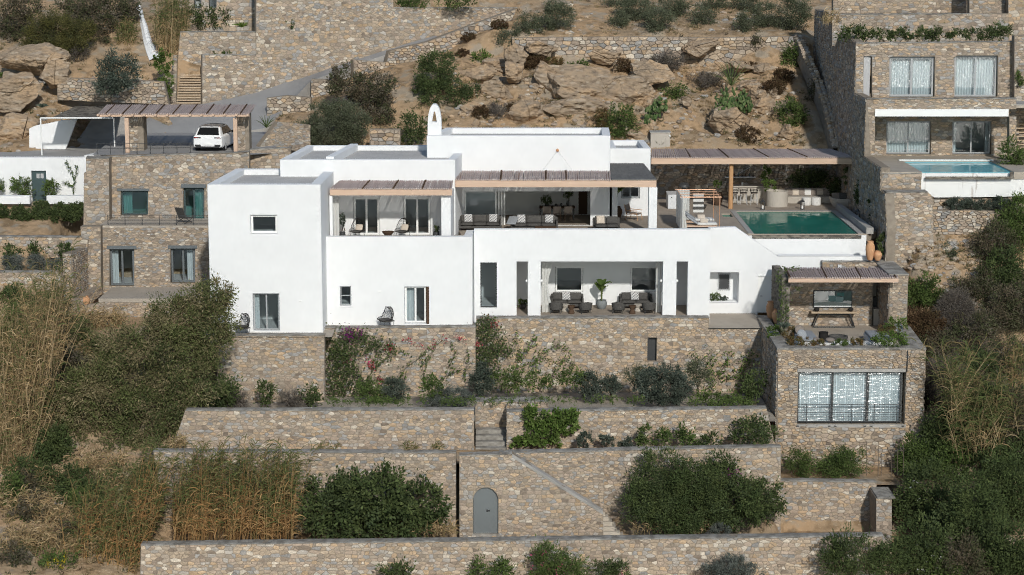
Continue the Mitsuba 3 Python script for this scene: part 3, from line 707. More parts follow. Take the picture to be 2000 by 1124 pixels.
reed_roof(villa, 644, 883, 107.6, 382, 370.5, 110.5, seams=(.27, .52, .76), back=355.5, pxbl=662, pxbr=885)
kp = reed_roof(villa, 889, 1194, 110.5, 366, 353, 114.1, seams=(.29, .58, .71), back=336.5, pxbl=893, pxbr=1192)
z0, z1 = zat(366, 110.5), zat(353, 110.5); xs0, xs1 = xat(1194, 110.5, z1) + .004, xat(1282, 110.5, z1)
add('pergola', box(xs0, xs1, 110.5, 110.66, z0, z1), 'fascia_wood', villa)
n = 7
for k in range(n):
    y0, y1 = 110.45 + k * 8.0 / n, 110.45 + (k + 1) * 8.0 / n
    add('roof_sheet', prism([(xs0, y0 + .015), (xs1 - .03 * k, y0 + .015), (xs1 - .03 * (k + 1), y1), (xs0, y1)], z1 + .02 + .004 * (k % 2), z1 + .09), 'dark_sheet', 'white_villa__pergola_002')

# pool
gr = 'green_pool_tile'
scene['mat_' + gr] = diffuse(proc(lambda p, n, uv: mix((.012, .105, .082), (.03, .17, .13), fbm(p.x * .8, p.y * .8, p.z, 3))))
scene['mat_pool_surface'] = {'type': 'bumpmap', 'arbitrary': proc(lambda p, n, uv: fbm(p.x * 1.6, p.y * 2.2, 0, 2), eps=.03), 'scale': .010, 'bsdf': {'type': 'thindielectric', 'int_ior': 1.33}}
scene['mat_pool_water'] = {'type': 'bumpmap', 'arbitrary': proc(lambda p, n, uv: fbm(p.x * 1.6, p.y * 2.2, 0, 2), eps=.03), 'scale': .008, 'bsdf': {'type': 'plastic', 'int_ior': 1.2, 'diffuse_reflectance': proc(lambda p, n, uv: mix((.020, .155, .122), (.04, .225, .178), fbm(p.x * .7, p.y * .5, 0, 3)))}}
def basin(x0, x1, y0, y1, zt, d, t=.02):
    return trimesh.util.concatenate([box(x0 - t, x1 + t, y0 - t, y1 + t, zt - d - t, zt - d), box(x0 - t, x0, y0, y1, zt - d, zt), box(x1, x1 + t, y0, y1, zt - d, zt), box(x0, x1, y0 - t, y0, zt - d, zt), box(x0, x1, y1, y1 + t, zt - d, zt)])
pk = thing('swimming_pool', 'rectangular green swimming pool on the deck of the villa', 'swimming pool')
add('basin', basin(px0_ + .01, px1_ - .01, pY0 + .06, pY1 - .01, 15.56, 1.4), gr, pk)
def flat(x0, x1, y0, y1, z): return (np.array([[x0, y0, z], [x1, y0, z], [x1, y1, z], [x0, y1, z]]), np.array([[0, 1, 2], [0, 2, 3]]))
add('water', flat(px0_, px1_, pY0 + .0, pY1, 15.545), 'pool_water', pk)
add('rim', box(px0_ - .1, px1_ + .15, pY0 - .22, pY0 + .03, 15.36, 15.535), 'dark_stone', pk)
add('rim', [box(px0_ - .3, px0_, pY0 + .05, pY1 + .3, 15.603, 15.63), box(px1_, px1_ + .3, pY0 + .05, pY1 + .3, 15.603, 15.63), box(px0_, px1_, pY1, pY1 + .3, 15.603, 15.63)], 'concrete', pk)
sk = thing('plunge_pool', 'small square water basin left of the green pool', 'pool')
bx = small.bounds
add('basin', basin(bx[0] + .005, bx[2] - .005, bx[1] + .005, bx[3] - .005, 15.5, .8), gr, sk); add('water', flat(bx[0], bx[2], bx[1], bx[3], 15.48), 'pool_water', sk)

# ---------------------------------------------------------------- the stone pavilion at the right
pav = thing('stone_pavilion', 'stone pavilion with a wide blue-mirroring window and a roof lounge on top', 'pavilion')
YF = 99.6; ZP = zat(681, YF)
xl, xr = xat(1519, YF, ZP), xat(1808, YF, ZP); xbl, xbr = xl + .05, 21.6; YB = 106.25
PF = Plane((xl, YF), (xr, YF)); zlow = zat(930, YF)
winp = PF.rect(1558, 727, 1768, 829)
body = prism([(xl + .02, YF + .02), (xr - .02, YF + .02), (xbr, 109.2), (xbl + .02, 109.2)], zlow, ZP - .42)
wb = sbox(winp[0], winp[2], winp[1], winp[3])
body = cut(body, [PF.bar(winp[0] + .001, winp[1] - .001, winp[2], winp[3], 4.5, .4)])
add('wall', body, 'mortar', pav)
pp = Polygon([(xl, YF), (xr, YF), (xbr, 108.6), (xbl, 108.6)])
par = pp.difference(Polygon([(xl + .62, YF + .72), (xr - .72, YF + .72), (xbr - .62, 109), (xbl + .5, 109)]))
add('parapet', prism(par, ZP - .415, ZP - .06), 'mortar', pav)
add('coping', prism(par.buffer(.035, join_style=2), ZP - .056, ZP + .01), 'coping', pav)
full = Polygon([PF.uv(1519, 684), PF.uv(1808, 684), PF.uv(1803, 915), PF.uv(1518, 915)])
lay_stones(pav, PF, full.difference(wb.buffer(.0)).difference(PF.poly([(1557, 720), (1769, 720), (1769, 728), (1557, 728)])), .36, .165, 'orange')
LF = Plane((xbl, 108.6), (xl, YF))
lay_stones(pav, LF, sbox(.03, zlow + 1, LF.L - .03, ZP - .07), .40, .2, 'grey')
RF = Plane((xr, YF), (xbr, 108.6)); lay_stones(pav, RF, sbox(.03, zlow + 2, RF.L, ZP - .07), .5, .25, 'grey')
add('lintel', PF.bar(*PF.rect(1557.5, 720.5, 1768.5, 727), .3, .03), 'concrete', pav)
add('sill', PF.bar(*PF.rect(1556, 829.2, 1769, 835), .35, .04), 'concrete', pav)
kw = window(pav, PF, 1558.5, 727.5, 1762, 828.5, 'dark_metal', 3, inset=.26, w=.075, deep=3.6, roommat='room_wall', wide=0.0, label='wide three-pane window with pale sheer curtains')
for a in range(3):
    q0, q1 = winp[0] + (winp[1] - winp[0]) * a / 3 + .06, winp[0] + (winp[1] - winp[0]) * (a + 1) / 3 - .06
    add('curtain', drape(PF, q0, q1, winp[2] + .03, winp[3] - .02, -.50, .022, 15), 'curtain', kw)
    for t in (.08, .35, .62, .89): add('curtain_edge', PF.bar(q0 + (q1 - q0) * t - .02, q0 + (q1 - q0) * t + .02, winp[2] + .04, winp[3] - .25, .01, -.44), 'white_paint', kw)
u0, u1, z0, z1 = winp
rl = add('railing', [rod(PF.pt(u0 + .03, z0 + q, -.12), PF.pt(u1 - .1, z0 + q, -.12), .019, 5) for q in (.12, .36, .60, .84, 1.02)], 'dark_metal', pav, kind='stuff')
for t in np.linspace(.09, .93, 5):
    add('baluster', rod(PF.pt(u0 + (u1 - u0) * t, z0, -.12), PF.pt(u0 + (u1 - u0) * t, z0 + 1.03, -.12), .02, 5), 'dark_metal', rl)
for t in (.005, .30, .355, .63, .69, .985): add('drain', PF.bar(u0 + (u1 - u0) * t - .07, u0 + (u1 - u0) * t + .07, z0 - .12, z0 - .06, .05, .07), 'dark_metal', pav)
add('rain_pipe', rod(PF.pt(u1 + .03, z1 + .04, .06), PF.pt(u1 + .03, ZP - .1, .06), .03, 6), 'dark_metal', pav)
add('floor', prism([(xl + .6, YF + .7), (xr - .7, YF + .7), (xbr - .6, 109), (xbl + .45, 109)], ZP - .418, ZP - .34), 'paving', pav)
ZQ = ZP - .34
# back wall with the screen, side walls and roof
YT = 107.4; TP = Plane((xat(1540, YT, 12.5), YT), (xat(1700, YT, 12.5), YT))
zr = zat(552, 104.0)
def twall(p0, p1, z0, z1, t, pal='grey', w=.36, h=.17, nm='wall'):
    pl = Plane(p0, p1); po = sbox(0, z0, pl.L, z1)
    add(nm, pl.solid(po, t), 'mortar', pav); lay_stones(pav, pl, po.buffer(-.01), w, h, pal)
twall((xat(1537, YT, 12.5), YT), (xat(1704, YT, 12.5), YT), ZQ, zr + .1, .4)
xw = xat(1527, 104.6, 13)
add('wall', prism([(xw, 104.6), (xw + .42, 104.6), (xw + .42, 108.9), (xw, 108.9)], ZQ - 1, zr + .12), 'dark_stone', pav)
xk0, xk1 = xat(1704, YT, 12.5), xat(1750, YT, 12.5)
add('kitchen_recess', [box(xk0 + .002, xk1, 108.5, 108.7, ZQ, zr + .1), box(xk0 + .002, xk0 + .1, YT + .402, 108.49, ZQ, zr + .1)], 'pale_clay', pav)
add('counter', [rbox(xk0 + .1, xk0 + 1.05, 107.45, 108.45, ZQ, ZQ + .86, .01), rbox(xk0 + .08, xk0 + 1.1, 107.4, 108.47, ZQ + .862, ZQ + .93, .01)], 'pale_clay', pav)
add('oven', box(xk0 + .12, xk0 + 1.0, 108.0, 108.45, ZQ + .94, ZQ + 1.45), 'dark_metal', pav)
twall((xat(1735, 104.8, 12.5) + .02, 104.8), (xat(1772, 104.8, 12.5), 104.8), ZQ, zr + .25, 3.8, h=.15)
wl = Plane((xat(1735, 104.8, 12.5) + .02, 108.5), (xat(1735, 104.8, 12.5) + .02, 104.82)); lay_stones(pav, wl, sbox(.05, ZQ, wl.L - .02, zr + .2), .4, .2, 'grey')
add('coping', box(xat(1734, 104.8, 12.5), xat(1773, 104.8, 12.5), 104.75, 108.7, zr + .254, zr + .32), 'coping', pav)
TB = FP(1600, 1750, 109.2)
stone_wall('', '', TB, [(1606, 511), (1745, 511), (1745, 560), (1606, 560)], .5, parent=pav, pal='orange', top=[(1605, 511), (1746, 511)], w=.4, h=.2)
add('lamp_box', TB.bar(*TB.rect(1636, 517, 1643, 523), .1, .12), 'white_box', pav)
reed_roof(pav, 1540, 1755, 104.0, 552, 544.5, 107.9, seams=(.01, .345, .655, .97), back=525.5, pxbl=1530, pxbr=1745)

# ---------------------------------------------------------------- the stone house at the left, its carport and court
sh = thing('stone_house', 'grey-brown stone house at the left under the wooden carport', 'house')
H1 = FP(155, 410, 114.0); H0 = FP(150, 200, 113.4); H2 = FP(163, 600, 117.0); H3 = FP(160, 216, 116.2)
o1 = [[(214, 486), (262, 486), (262, 559), (214, 559)], [(333, 485), (381, 485), (381, 553), (333, 553)]]
stone_wall('', '', H1, [(196, 441), (430, 441), (440, 575), (190, 575)], .45, holes=o1, parent=sh, pal='grey', cap=False, w=.40, h=.18)
stone_wall('', '', H0, [(157, 443), (196.5, 443), (198, 600), (172, 590)], .6, parent=sh, pal='grey', cap=False, w=.40, h=.2)
o2 = [[(236, 373), (289, 373), (289, 420.5), (236, 420.5)], [(358, 367), (399, 367), (399, 441), (358, 441)]]
stone_wall('', '', H2, [(205, 305), (455, 298), (487, 296), (487, 335), (450, 441), (205, 441)], .45, holes=o2, parent=sh, pal='grey', w=.40, h=.21, top=[(168, 307), (455, 298), (487, 296)])
stone_wall('', '', H3, [(168, 309), (213, 309), (213, 336), (214, 442), (163, 442), (164, 338), (168, 337)], .9, parent=sh, pal='grey', w=.42, h=.22, top=[(168, 309), (213, 309)])
H4 = FP(487, 600, 118.2)
stone_wall('', '', H4, [(488, 292), (568, 288), (568, 330), (488, 330)], .4, parent=sh, pal='warm', w=.4, h=.2)
zb = zat(441, 114.0)
add('balcony_floor', box(P(193, 441, 114)[0], P(425, 441, 114)[0], 113.97, 117.0, zb - .12, zb), 'paving', sh)
add('mass', box(P(215, 441, 117)[0], P(480, 441, 117)[0], 121.5, 127, 11, 19.2), 'mortar', sh)
window(sh, H1, 214.5, 486.5, 261.5, 558.5, 'grey_frame', 2, inset=.2, w=.11, curtains=[(.0, .3)], roommat='room_wall')
window(sh, H1, 333.5, 485.5, 380.5, 552.5, 'grey_frame', 2, inset=.2, w=.11, curtains=[(.62, .95)], roommat='room_wall')
window(sh, H2, 236.5, 373.5, 288.5, 420, 'teal_frame', 1, inset=.16, w=.07, curtains=[(.02, .36)], glass='tinted_glass', roommat='room_wall', deep=2)
window(sh, H2, 358.5, 367.5, 398.5, 440, 'teal_frame', 2, inset=.22, w=.09, curtains=[(.5, .98)], glass='tinted_glass', roommat='room_wall', deep=2)
for pl, a in ((H1, (209, 480.5, 267, 486.5)), (H1, (328, 479.5, 385, 485.5)), (H2, (229, 368.5, 292, 373)), (H2, (354, 360, 402, 367))):
    add('lintel', pl.bar(*pl.rect(*a), .2, .09), 'grey_frame', sh)
yr = 114.12; xa, xb_ = P(211, 441, yr)[0], P(412, 441, yr)[0]
rl = add('railing', [rod((xa, yr, zb + q), (xb_, yr, zb + q), .014, 5) for q in (.12, .30, .48, .58)], 'dark_metal', sh, kind='stuff')
for x in np.linspace(xa, xb_, 7): add('baluster', rod((x, yr, zb), (x, yr, zb + .6), .02, 5), 'dark_metal', rl)

cz_ = 19.38
def ruled(name, lo, hi, mat, label, cat, n=24, m=8, bump=.02):
    lo, hi = np.array(lo, float), np.array(hi, float)
    def res(p):
        s = np.r_[0, np.cumsum(np.linalg.norm(np.diff(p, axis=0), axis=1))]; t = np.linspace(0, s[-1], n)
        return np.stack([np.interp(t, s, p[:, k]) for k in range(3)], -1)
    a, b = res(lo), res(hi); V = (a[None] * (1 - np.linspace(0, 1, m)[:, None, None]) + b[None] * np.linspace(0, 1, m)[:, None, None])
    V[..., 2] += bump * 2 * (meshkit.fbm(V * 1.1, 3, 5) - .5)
    i, j = np.meshgrid(np.arange(n - 1), np.arange(m - 1)); q = (j * n + i).ravel()
    add(name, (V.reshape(-1, 3), np.vstack([np.c_[q, q + 1, q + n + 1], np.c_[q, q + n + 1, q + n]])), mat, smooth=True, label=label, cat=cat, kind='structure')
ruled('driveway', [(xat(180, 117.4, cz_), 117.4, cz_), (xat(488, 117.4, cz_), 117.4, cz_), (xat(548, 118.4, cz_), 118.4, cz_)], [(xat(240, 128.5, cz_), 128.5, cz_ + .25), (xat(440, 128.5, cz_), 128.5, cz_ + .25), (xat(520, 128.5, cz_), 128.5, cz_ + .3)], 'asphalt', 'grey concrete court under the carport', 'driveway', bump=.01)
up = [P(330, 207, 134), P(400, 203, 134.3), P(500, 181.5, 136), P(600, 147.5, 138.5), P(700, 113.5, 140.6), P(757, 95.5, 141.6), P(850, 70, 143)]
lo2 = [(xat(240, 128.4, cz_), 128.4, cz_ + .24), (xat(440, 128.4, cz_), 128.4, cz_ + .24), (xat(515, 129.2, cz_), 129.2, cz_ + .4)] + [up[k] + [.6, -w_, -.15] for k, w_ in ((3, 3.4), (4, 1.9), (5, 1.6), (6, 1.4))]
ruled('driveway', lo2, up, 'asphalt', 'grey driveway ramp climbing to the right below the high stone wall', 'driveway', 60, 10)

ruled('driveway_edge', [np.array(q) + [.02, -.05, -2.2] for q in lo2], [np.array(q) + [0, 0, .01] for q in lo2], 'concrete', 'concrete edge carrying the driveway ramp', 'driveway edge', 60, 4)
cpk = thing('carport', 'open wooden carport with a reed roof over the white car', 'carport')
yc = 118.1
reed_roof('carport', 192, 487, yc, 228.5, 224.5, 122.8, name='beam', back=207, pxbl=208, pxbr=500)
zt_ = zat(224.5, yc)
for t in np.linspace(0, 1, 14):
    x = xat(193 + 292 * t, yc, zt_); add('rafter_end', rod((x, yc - .32, zt_ + .0), (x, yc - .002, zt_ + .0), .07, 7), 'fascia_wood', cpk)
for a in np.linspace(.06, .94, 9):
    add('batten', rod((xat(190 + 298 * a, yc, zt_), yc - .12, zt_ + .1), (xat(208 + 292 * a, 122.8, zt_), 122.8, zat(207, 122.8) + .1), .05, 4), 'dark_wood', cpk)
for px in (248.5, 460):
    x = xat(px, yc + .15, 20.5); add('post', rbox(x - .12, x + .12, yc + .03, yc + .27, cz_, zt_ - .2, .02), 'fascia_wood', cpk)
for a, b in ((254, 281), (465, 487)):
    pl = FP(a, b, 119.3); x0, x1 = xat(a, 119.3, 20), xat(b, 119.3, 20)
    pk_ = add('pier', box(x0, x1, 119.3, 120.4, cz_, zt_ - .1), 'mortar', cpk)
    lay_stones(pk_, pl, sbox(.02, cz_, x1 - x0 - .02, zt_ - .12), .36, .2, 'grey', least=99)
rl = thing('court_railing', 'thin dark metal railing along the edge of the carport court', 'railing')
xr0, xr1 = xat(190, 117.6, 19.4), xat(372, 117.6, 19.4)
add('rail', rod((xr0, 117.6, 19.72), (xr1, 117.6, 19.78), .016, 5), 'dark_metal', rl)
add('rail', rod((xr0, 117.6, 20.02), (xr1, 117.6, 20.05), .016, 5), 'dark_metal', rl)
for x in np.linspace(xr0, xr1, 8): add('post', rod((x, 117.6, 19.38), (x, 117.6, 20.06), .022, 5), 'dark_metal', rl)

# wooden stair boards behind the carport
bs = thing('wooden_stair', 'pale wooden plank stair climbing between stone walls behind the carport', 'stair')
lo_, hi_ = P(368, 206, 131.5), P(374, 137, 136.5)
for k in range(15):
    t = k / 14; c = lo_ * (1 - t) + hi_ * t; w_ = .80 - .1 * t
    add('plank', move(rbox(-w_, w_, -.20, .19, -.05, .03, .015), *c), 'board_wood', bs)

# ---------------------------------------------------------------- stone walls on the upper slope
BW = Plane(P(395, 205, 134.4), P(850, 70, 143.2))
stone_wall('boundary_wall', 'high stone wall above the grey driveway', BW, [(395, 107), (500, 107), (500, -60), (768, -60), (768, 15), (1010, 15), (965, 55), (880, 85), (845, 76), (700, 118), (500, 188), (395, 212)], .22, pal='pale', cap=False, w=.48, h=.25, least=10.0)
add('coping', rough_strip(BW, [BW.uv(768, 15), BW.uv(1010, 15)], .3, .06, .04), 'coping', 'boundary_wall', smooth=40)
add('coping', rough_strip(BW, [BW.uv(395, 107), BW.uv(500, 107)], .3, .06, .04), 'coping', 'boundary_wall', smooth=40)
B2 = FP(345, 505, 136.4)
stone_wall('boundary_wall', 'upper stone wall step with green plants on its top', B2, [(352, 62), (500, 62), (500, 130), (346, 130)], .6, pal='pale', w=.48, h=.25)
BS = Plane(P(338, 205, 132), P(352, 110, 137.5))
stone_wall('boundary_wall', 'stone wall left of the wooden plank stair', FP(320, 347, 134.2), [(338, 108), (346, 108), (344, 215), (322, 215), (335, 140)], .3, pal='grey', cap=False, w=.45, h=.25)
uh = thing('upper_house', 'stone house front above the plants at the top edge', 'house')
U0 = FP(340, 560, 139.4)
stone_wall('', '', U0, [(350, -60), (540, -60), (540, 62), (350, 62)], .5, parent=uh, pal='pale', cap=False, w=.5, h=.26, holes=[[(379, -40), (393, -40), (393, 17), (379, 17)], [(408, -40), (423, -40), (423, 17), (408, 17)]])
window(uh, U0, 379.5, -20, 392.5, 16.5, 'grey_frame', inset=.2, roommat='room_wall', deep=2)
window(uh, U0, 408.5, -20, 422.5, 16.5, 'grey_frame', inset=.2, roommat='room_wall', deep=2)
def low_wall(label, pl, pts, pal='slope', w=.5, h=.28, **k):
    return stone_wall('dry_stone_wall', label, pl, pts, .55, pal=pal, cap=False, w=w, h=h, proud=.11, least=10.0, **k)
low_wall('low rough stone wall at the foot of the driveway ramp', FP(515, 625, 131.5), [(521, 192), (560, 187), (607, 191), (607, 226), (521, 228)])
stone_wall('planter_wall', 'grey stone planter wall beside the court, right of the carport', Plane(P(503, 290, 121.0), P(600, 290, 123.5)), [(503, 292), (543, 238), (606, 244), (606, 296)], .4, pal='grey', cap=False)
low_wall('rough stone wall at the middle of the driveway ramp', FP(600, 720, 134.5), [(608, 155), (640, 156), (690, 175), (720, 200), (607, 196)])
low_wall('long rough stone wall curving up beside the driveway to the top', Plane(P(690, 130, 137.2), P(1000, 40, 142)), [(690, 117), (755, 122), (760, 100), (835, 82), (925, 48), (1008, 18), (1000, 38), (930, 78), (860, 112), (800, 138), (690, 150)])
low_wall('rough dry stone wall across the slope under the olive bushes', FP(985, 1580, 137.8), [(1000, 74), (1100, 73), (1250, 72), (1400, 74), (1570, 71), (1568, 124), (1400, 134), (1270, 126), (1150, 112), (1080, 118), (1000, 110)], w=.62, h=.34)
low_wall('grey stone wall behind the villa roof, right of the round olive tree', FP(715, 790, 125.5), [(722, 253), (782, 253), (782, 300), (722, 300)], pal='grey')
low_wall('old stone wall behind the lone olive tree', FP(105, 330, 130.2), [(112, 153), (185, 154), (320, 160), (330, 205), (112, 196)], pal='pale')
# sloping thin wall beside the right house
sp = [P(1560, 72, 137.6), P(1600, 165, 132.5), P(1618, 215, 129.6), P(1634, 290, 126.4)]
ks = thing('dry_stone_wall', 'narrow stone wall running down the slope beside the dark side wall', 'stone wall')
sec = []
for p in sp: sec += [p + [-.28, 0, -1.2], p + [-.24, 0, 0], p + [.24, 0, .02], p + [.28, 0, -1.2]]
sec = np.array(sec); f = []
for k in range(3):
    for a in range(3): f += [[4 * k + a, 4 * k + a + 1, 4 * k + 5 + a], [4 * k + a, 4 * k + 5 + a, 4 * k + 4 + a]]
scene[ks] = ply((sec, np.array(f)), 'mortar')
r = np.random.default_rng(5)
for k in range(60):
    t = k / 60 * 3; i = min(int(t), 2); c = sp[i] * (1 - t + i) + sp[i + 1] * (t - i)
    for side in (-1, 1):
        m = trimesh.creation.icosphere(1, 1.0); m.vertices *= r.uniform(.8, 1.2, (len(m.vertices), 1)); m.vertices *= [r.uniform(.13, .2), r.uniform(.10, .17), .12]
        m = move(m, *(c + [side * .13 + r.normal(0, .03), r.normal(0, .05), .02]))
        add('stone', m, 'stone', ks, uv=np.tile([(r.choice(8, p=PAL['slope'] / np.sum(PAL['slope'])) + .5) / 8, r.uniform(.8, 1.2)], (len(m.vertices), 1)))

# ---------------------------------------------------------------- the house at the right
rh = thing('stone_house', 'stone house at the right with pale curtained windows and a small blue pool', 'house')
R1 = FP(1665, 2080, 121.0); R0 = FP(1690, 2080, 117.0); R2 = FP(1690, 2080, 120.0)
h1 = [[(1686, 110), (1703, 110), (1703, 191), (1686, 191)], [(1737, 111), (1826, 111), (1825, 190), (1737, 190)], [(1864, 109), (1949, 109), (1948, 190), (1864, 190)]]
stone_wall('', '', R1, [(1671, 84), (1978, 81), (1978, 215), (1671, 215)], .45, holes=h1, parent=rh, pal='warm', w=.44, h=.18, top=[(1671, 84), (1980, 81)])
add('shutter', R1.bar(*R1.rect(1687, 110.5, 1700, 190.5), .08, -.16), 'steel', rh, label='tall narrow grey shutter')
window(rh, R1, 1737.5, 111.5, 1825, 189.5, 'pale_frame', 2, inset=.22, w=.12, curtains=[(.02, .98)], roommat='room_wall', wide=.0)
window(rh, R1, 1864.5, 109.5, 1948, 189.5, 'pale_frame', 2, inset=.22, w=.10, curtains=[(.02, .98)], roommat='room_wall', wide=.0)
stone_wall('', '', R0, [(1693, 193), (1985, 192), (1985, 214), (1971, 214), (1971, 228), (1985, 228), (1985, 305), (1971, 305), (1971, 228), (1709, 228), (1709, 305), (1700, 305)], .5, parent=rh, pal='warm', w=.44, h=.18, top=[(1693, 193), (1985, 192)])
add('beam', R0.bar(*R0.rect(1708.5, 213.5, 1969, 227.5), .5, .10), 'white_paint', rh, label='long white beam over the covered terrace')
h2 = [[(1731, 237), (1818, 237), (1818, 302), (1731, 302)], [(1860, 237), (1936, 237), (1936, 302), (1860, 302)]]
stone_wall('', '', R2, [(1700, 215), (1990, 215), (1990, 305), (1700, 305)], .4, holes=h2, parent=rh, pal='warm', cap=False, w=.44, h=.18)
window(rh, R2, 1731.5, 237.5, 1817.5, 301, 'pale_frame', 2, inset=.16, w=.08, curtains=[(.02, .98)], roommat='room_wall', wide=.0)
window(rh, R2, 1860.5, 237.5, 1935.5, 301, 'pale_frame', 2, inset=.16, w=.08, curtains=[(.0, .14), (.9, 1)], roommat='room_wall')
xq0, xq1 = 20.83, 36
add('ceiling', box(xq0 + .5, 31, 117.55, 119.98, zat(214, 117) + .02, zat(214, 117) + .25), 'concrete', rh)
add('terrace_slab', box(xq0 + .5, xq1, 117.5, 120.55, zat(193, 117) - .6, zat(193, 117) - .45), 'paving', rh)
zf_ = zat(305, 120)
xpl, xpr = P(1798, 337, 112)[0], P(1977, 337, 112)[0]
ypb = 117.3
flo = Polygon([(xq0 + .05, 111.6), (xq1, 111.6), (xq1, 120), (xq0 + .05, 120)]).difference(sbox(xpl, 111.0, xpr, ypb))
add('terrace_floor', prism(flo, zf_ - .4, zf_), 'paving', rh)
scene['mat_blue_pool_tile'] = diffuse(proc(lambda p, n, uv: mix((.16, .42, .50), (.26, .55, .62), fbm(p.x * 1.2, p.y * 1.2, p.z, 2))))
bp = thing('swimming_pool', 'small pale blue pool on the terrace of the right house', 'swimming pool')
add('basin', basin(xpl + .02, xpr - .02, 111.9, ypb - .02, zf_ - .06, 1.1), 'blue_pool_tile', bp)
scene['mat_blue_water'] = {'type': 'bumpmap', 'arbitrary': proc(lambda p, n, uv: fbm(p.x * 1.6, p.y * 2.2, 0, 2), eps=.03), 'scale': .008, 'bsdf': {'type': 'plastic', 'int_ior': 1.15, 'diffuse_reflectance': proc(lambda p, n, uv: mix((.13, .40, .47), (.22, .52, .58), fbm(p.x * .7, p.y * .5, 0, 3)))}}
add('water', flat(xpl, xpr, 111.75, ypb, zf_ - .09), 'blue_water', bp)
add('rim', box(xpl - .2, xpr + .2, ypb, ypb + .3, zf_ + .003, zf_ + .06), 'white_paint', bp)
QP = FP(1790, 2080, 111.7)
add('wall', QP.solid(QP.poly([(1797, 339), (1978, 339), (1990, 344), (2060, 338), (2060, 378), (1960, 385), (1825, 386), (1797, 372)]), .2), 'stained_plaster', bp)
add('overflow_channel', [QP.bar(*QP.rect(1806, 344.5, 1976, 349.5), .12, .3), QP.bar(*QP.rect(1970, 335, 1976, 349), .12, .31)], 'dark_stone', bp, label='dark stained overflow channel')
q0 = FP(1715, 1850, 111.6)
stone_wall('', '', q0, [(1722, 339), (1799, 338), (1799, 375), (1722, 375)], .5, parent=rh, pal='warm', w=.42, h=.2)
q1 = FP(1725, 1860, 110.2)
k = stone_wall('retaining_wall', 'stone buttress wall under the terrace of the right house', q1, [(1731, 375), (1812, 375), (1821, 384), (1824, 490), (1800, 560), (1760, 580), (1738, 580)], .9, pal='pale', w=.40, h=.18, top=[(1731, 375), (1812, 375)])
q2 = FP(1815, 2080, 111.1)
low_wall('rough stone wall on the bare slope below the blue pool', q2, [(1820, 412), (1900, 411), (1985, 415), (1978, 440), (1900, 460), (1820, 458)], pal='pale', w=.45, h=.22)
q3 = FP(1815, 2080, 112.0)
low_wall('upper rough stone wall under the stained white pool wall', q3, [(1815, 384), (1960, 386), (1995, 376), (2040, 376), (2040, 420), (1815, 420)], pal='warm', w=.45, h=.22)
SD = Plane((20.8, 138), (20.8, 109.3))
sdp = Polygon([(0, 11), (28.7, 11), (28.7, 16.2), (27.9, 18.0), (26.4, 18.05), (26.4, zf_ + .25), (21.0, zf_ + .3), (21.0, zat(193, 117)), (17.0, zat(193, 117) + .02), (17.0, zat(83, 121)), (9, 26.35), (9, 26.7), (3, 26.7), (3, 27.1), (0, 27.2)])
kd_ = thing('side_wall', 'tall dark stepped stone side wall between the pool deck and the right house', 'stone wall')
scene[kd_] = ply(SD.solid(sdp, .48), 'mortar')
lay_stones(kd_, SD, sdp.buffer(-.02), .48, .24, 'grey')
# above the right house
R5 = FP(1600, 2080, 127.0)
stone_wall('boundary_wall', 'grey stone wall behind the clipped hedge', R5, [(1625, 28), (1900, 27), (1970, 27), (1970, 90), (1625, 90)], .6, pal='grey', w=.5, h=.25, top=[(1625, 28), (1900, 27)])
R6 = FP(1600, 1900, 131)
stone_wall('boundary_wall', 'orange-brown stone wall at the top edge above the hedge', R6, [(1627, -60), (1888, -60), (1888, 40), (1627, 40)], .6, pal='orange', cap=False, w=.5, h=.22)
R7 = FP(1880, 2080, 128.5)
uh2 = thing('upper_house', 'grey stone house corner at the upper right edge', 'house')
stone_wall('', '', R7, [(1893, -60), (1968, -60), (1968, 80), (1893, 80)], .6, parent=uh2, pal='grey', cap=False, w=.5, h=.25)
stone_wall('', '', FP(1880, 2080, 127.6), [(1969, -60), (2060, -60), (2060, 90), (1969, 90)], .6, parent=uh2, pal='orange', cap=False, w=.5, h=.25)
R8 = FP(1960, 2080, 120.4)
stone_wall('boundary_wall', 'stone wall at the right edge beside the curtained windows', R8, [(1981, 70), (2060, 70), (2060, 330), (1981, 330)], .6, pal='grey', cap=False, w=.44, h=.18)
for k in range(7): add('plank', box(P(1981, 300, 119.3)[0] + .02 * k, P(2050, 300, 119.3)[0], 118.4 + .26 * k, 118.4 + .26 * k + .235, zat(290, 119) + .22 * k, zat(290, 119) + .22 * k + .06), 'board_wood', 'boundary_wall_006' if 'boundary_wall_006' in scene else rh)

# ---------------------------------------------------------------- the white outbuilding at the left edge
ob = thing('white_outbuilding', 'low white flat building with a dark teal door at the left edge', 'building')
O1 = FP(-120, 168, 120.0); O0 = FP(-120, 168, 118.2)
m_ = cut(O1.solid(O1.poly([(-120, 308), (168, 308), (168, 400), (-120, 400)]), .5), [hole(O1, 62, 334, 91, 399)])
add('wall', m_, 'plaster', ob)
for a, b in ((-120, 58), (91, 166)): add('low_wall', O0.bar(*O0.rect(a, 383, b, 399), .4), 'plaster', ob)
dk = add('door', O1.bar(*O1.rect(62.3, 334.3, 90.7, 398), .06, -.12), 'teal_frame', ob, label='dark teal door with a small glazed top')
for a in (70.5, 78.5): add('pane', O1.bar(*O1.rect(a, 340, a + 6, 349), .01, -.105), 'steel', dk)
zo = zat(308, 120)
add('roof_terrace', box(P(-120, 308, 120.5)[0], P(186, 308, 120.5)[0], 120.51, 131, zo - .4, zo - .02), 'concrete', ob)
add('parapet', prism([(P(168, 300, 120)[0] - .1, 120.0), (P(190, 300, 121)[0], 122.5), (P(197, 300, 121)[0], 122.5), (P(172, 300, 120)[0] + .35, 120.0)], zo - .3, zo + .14), 'plaster', ob)
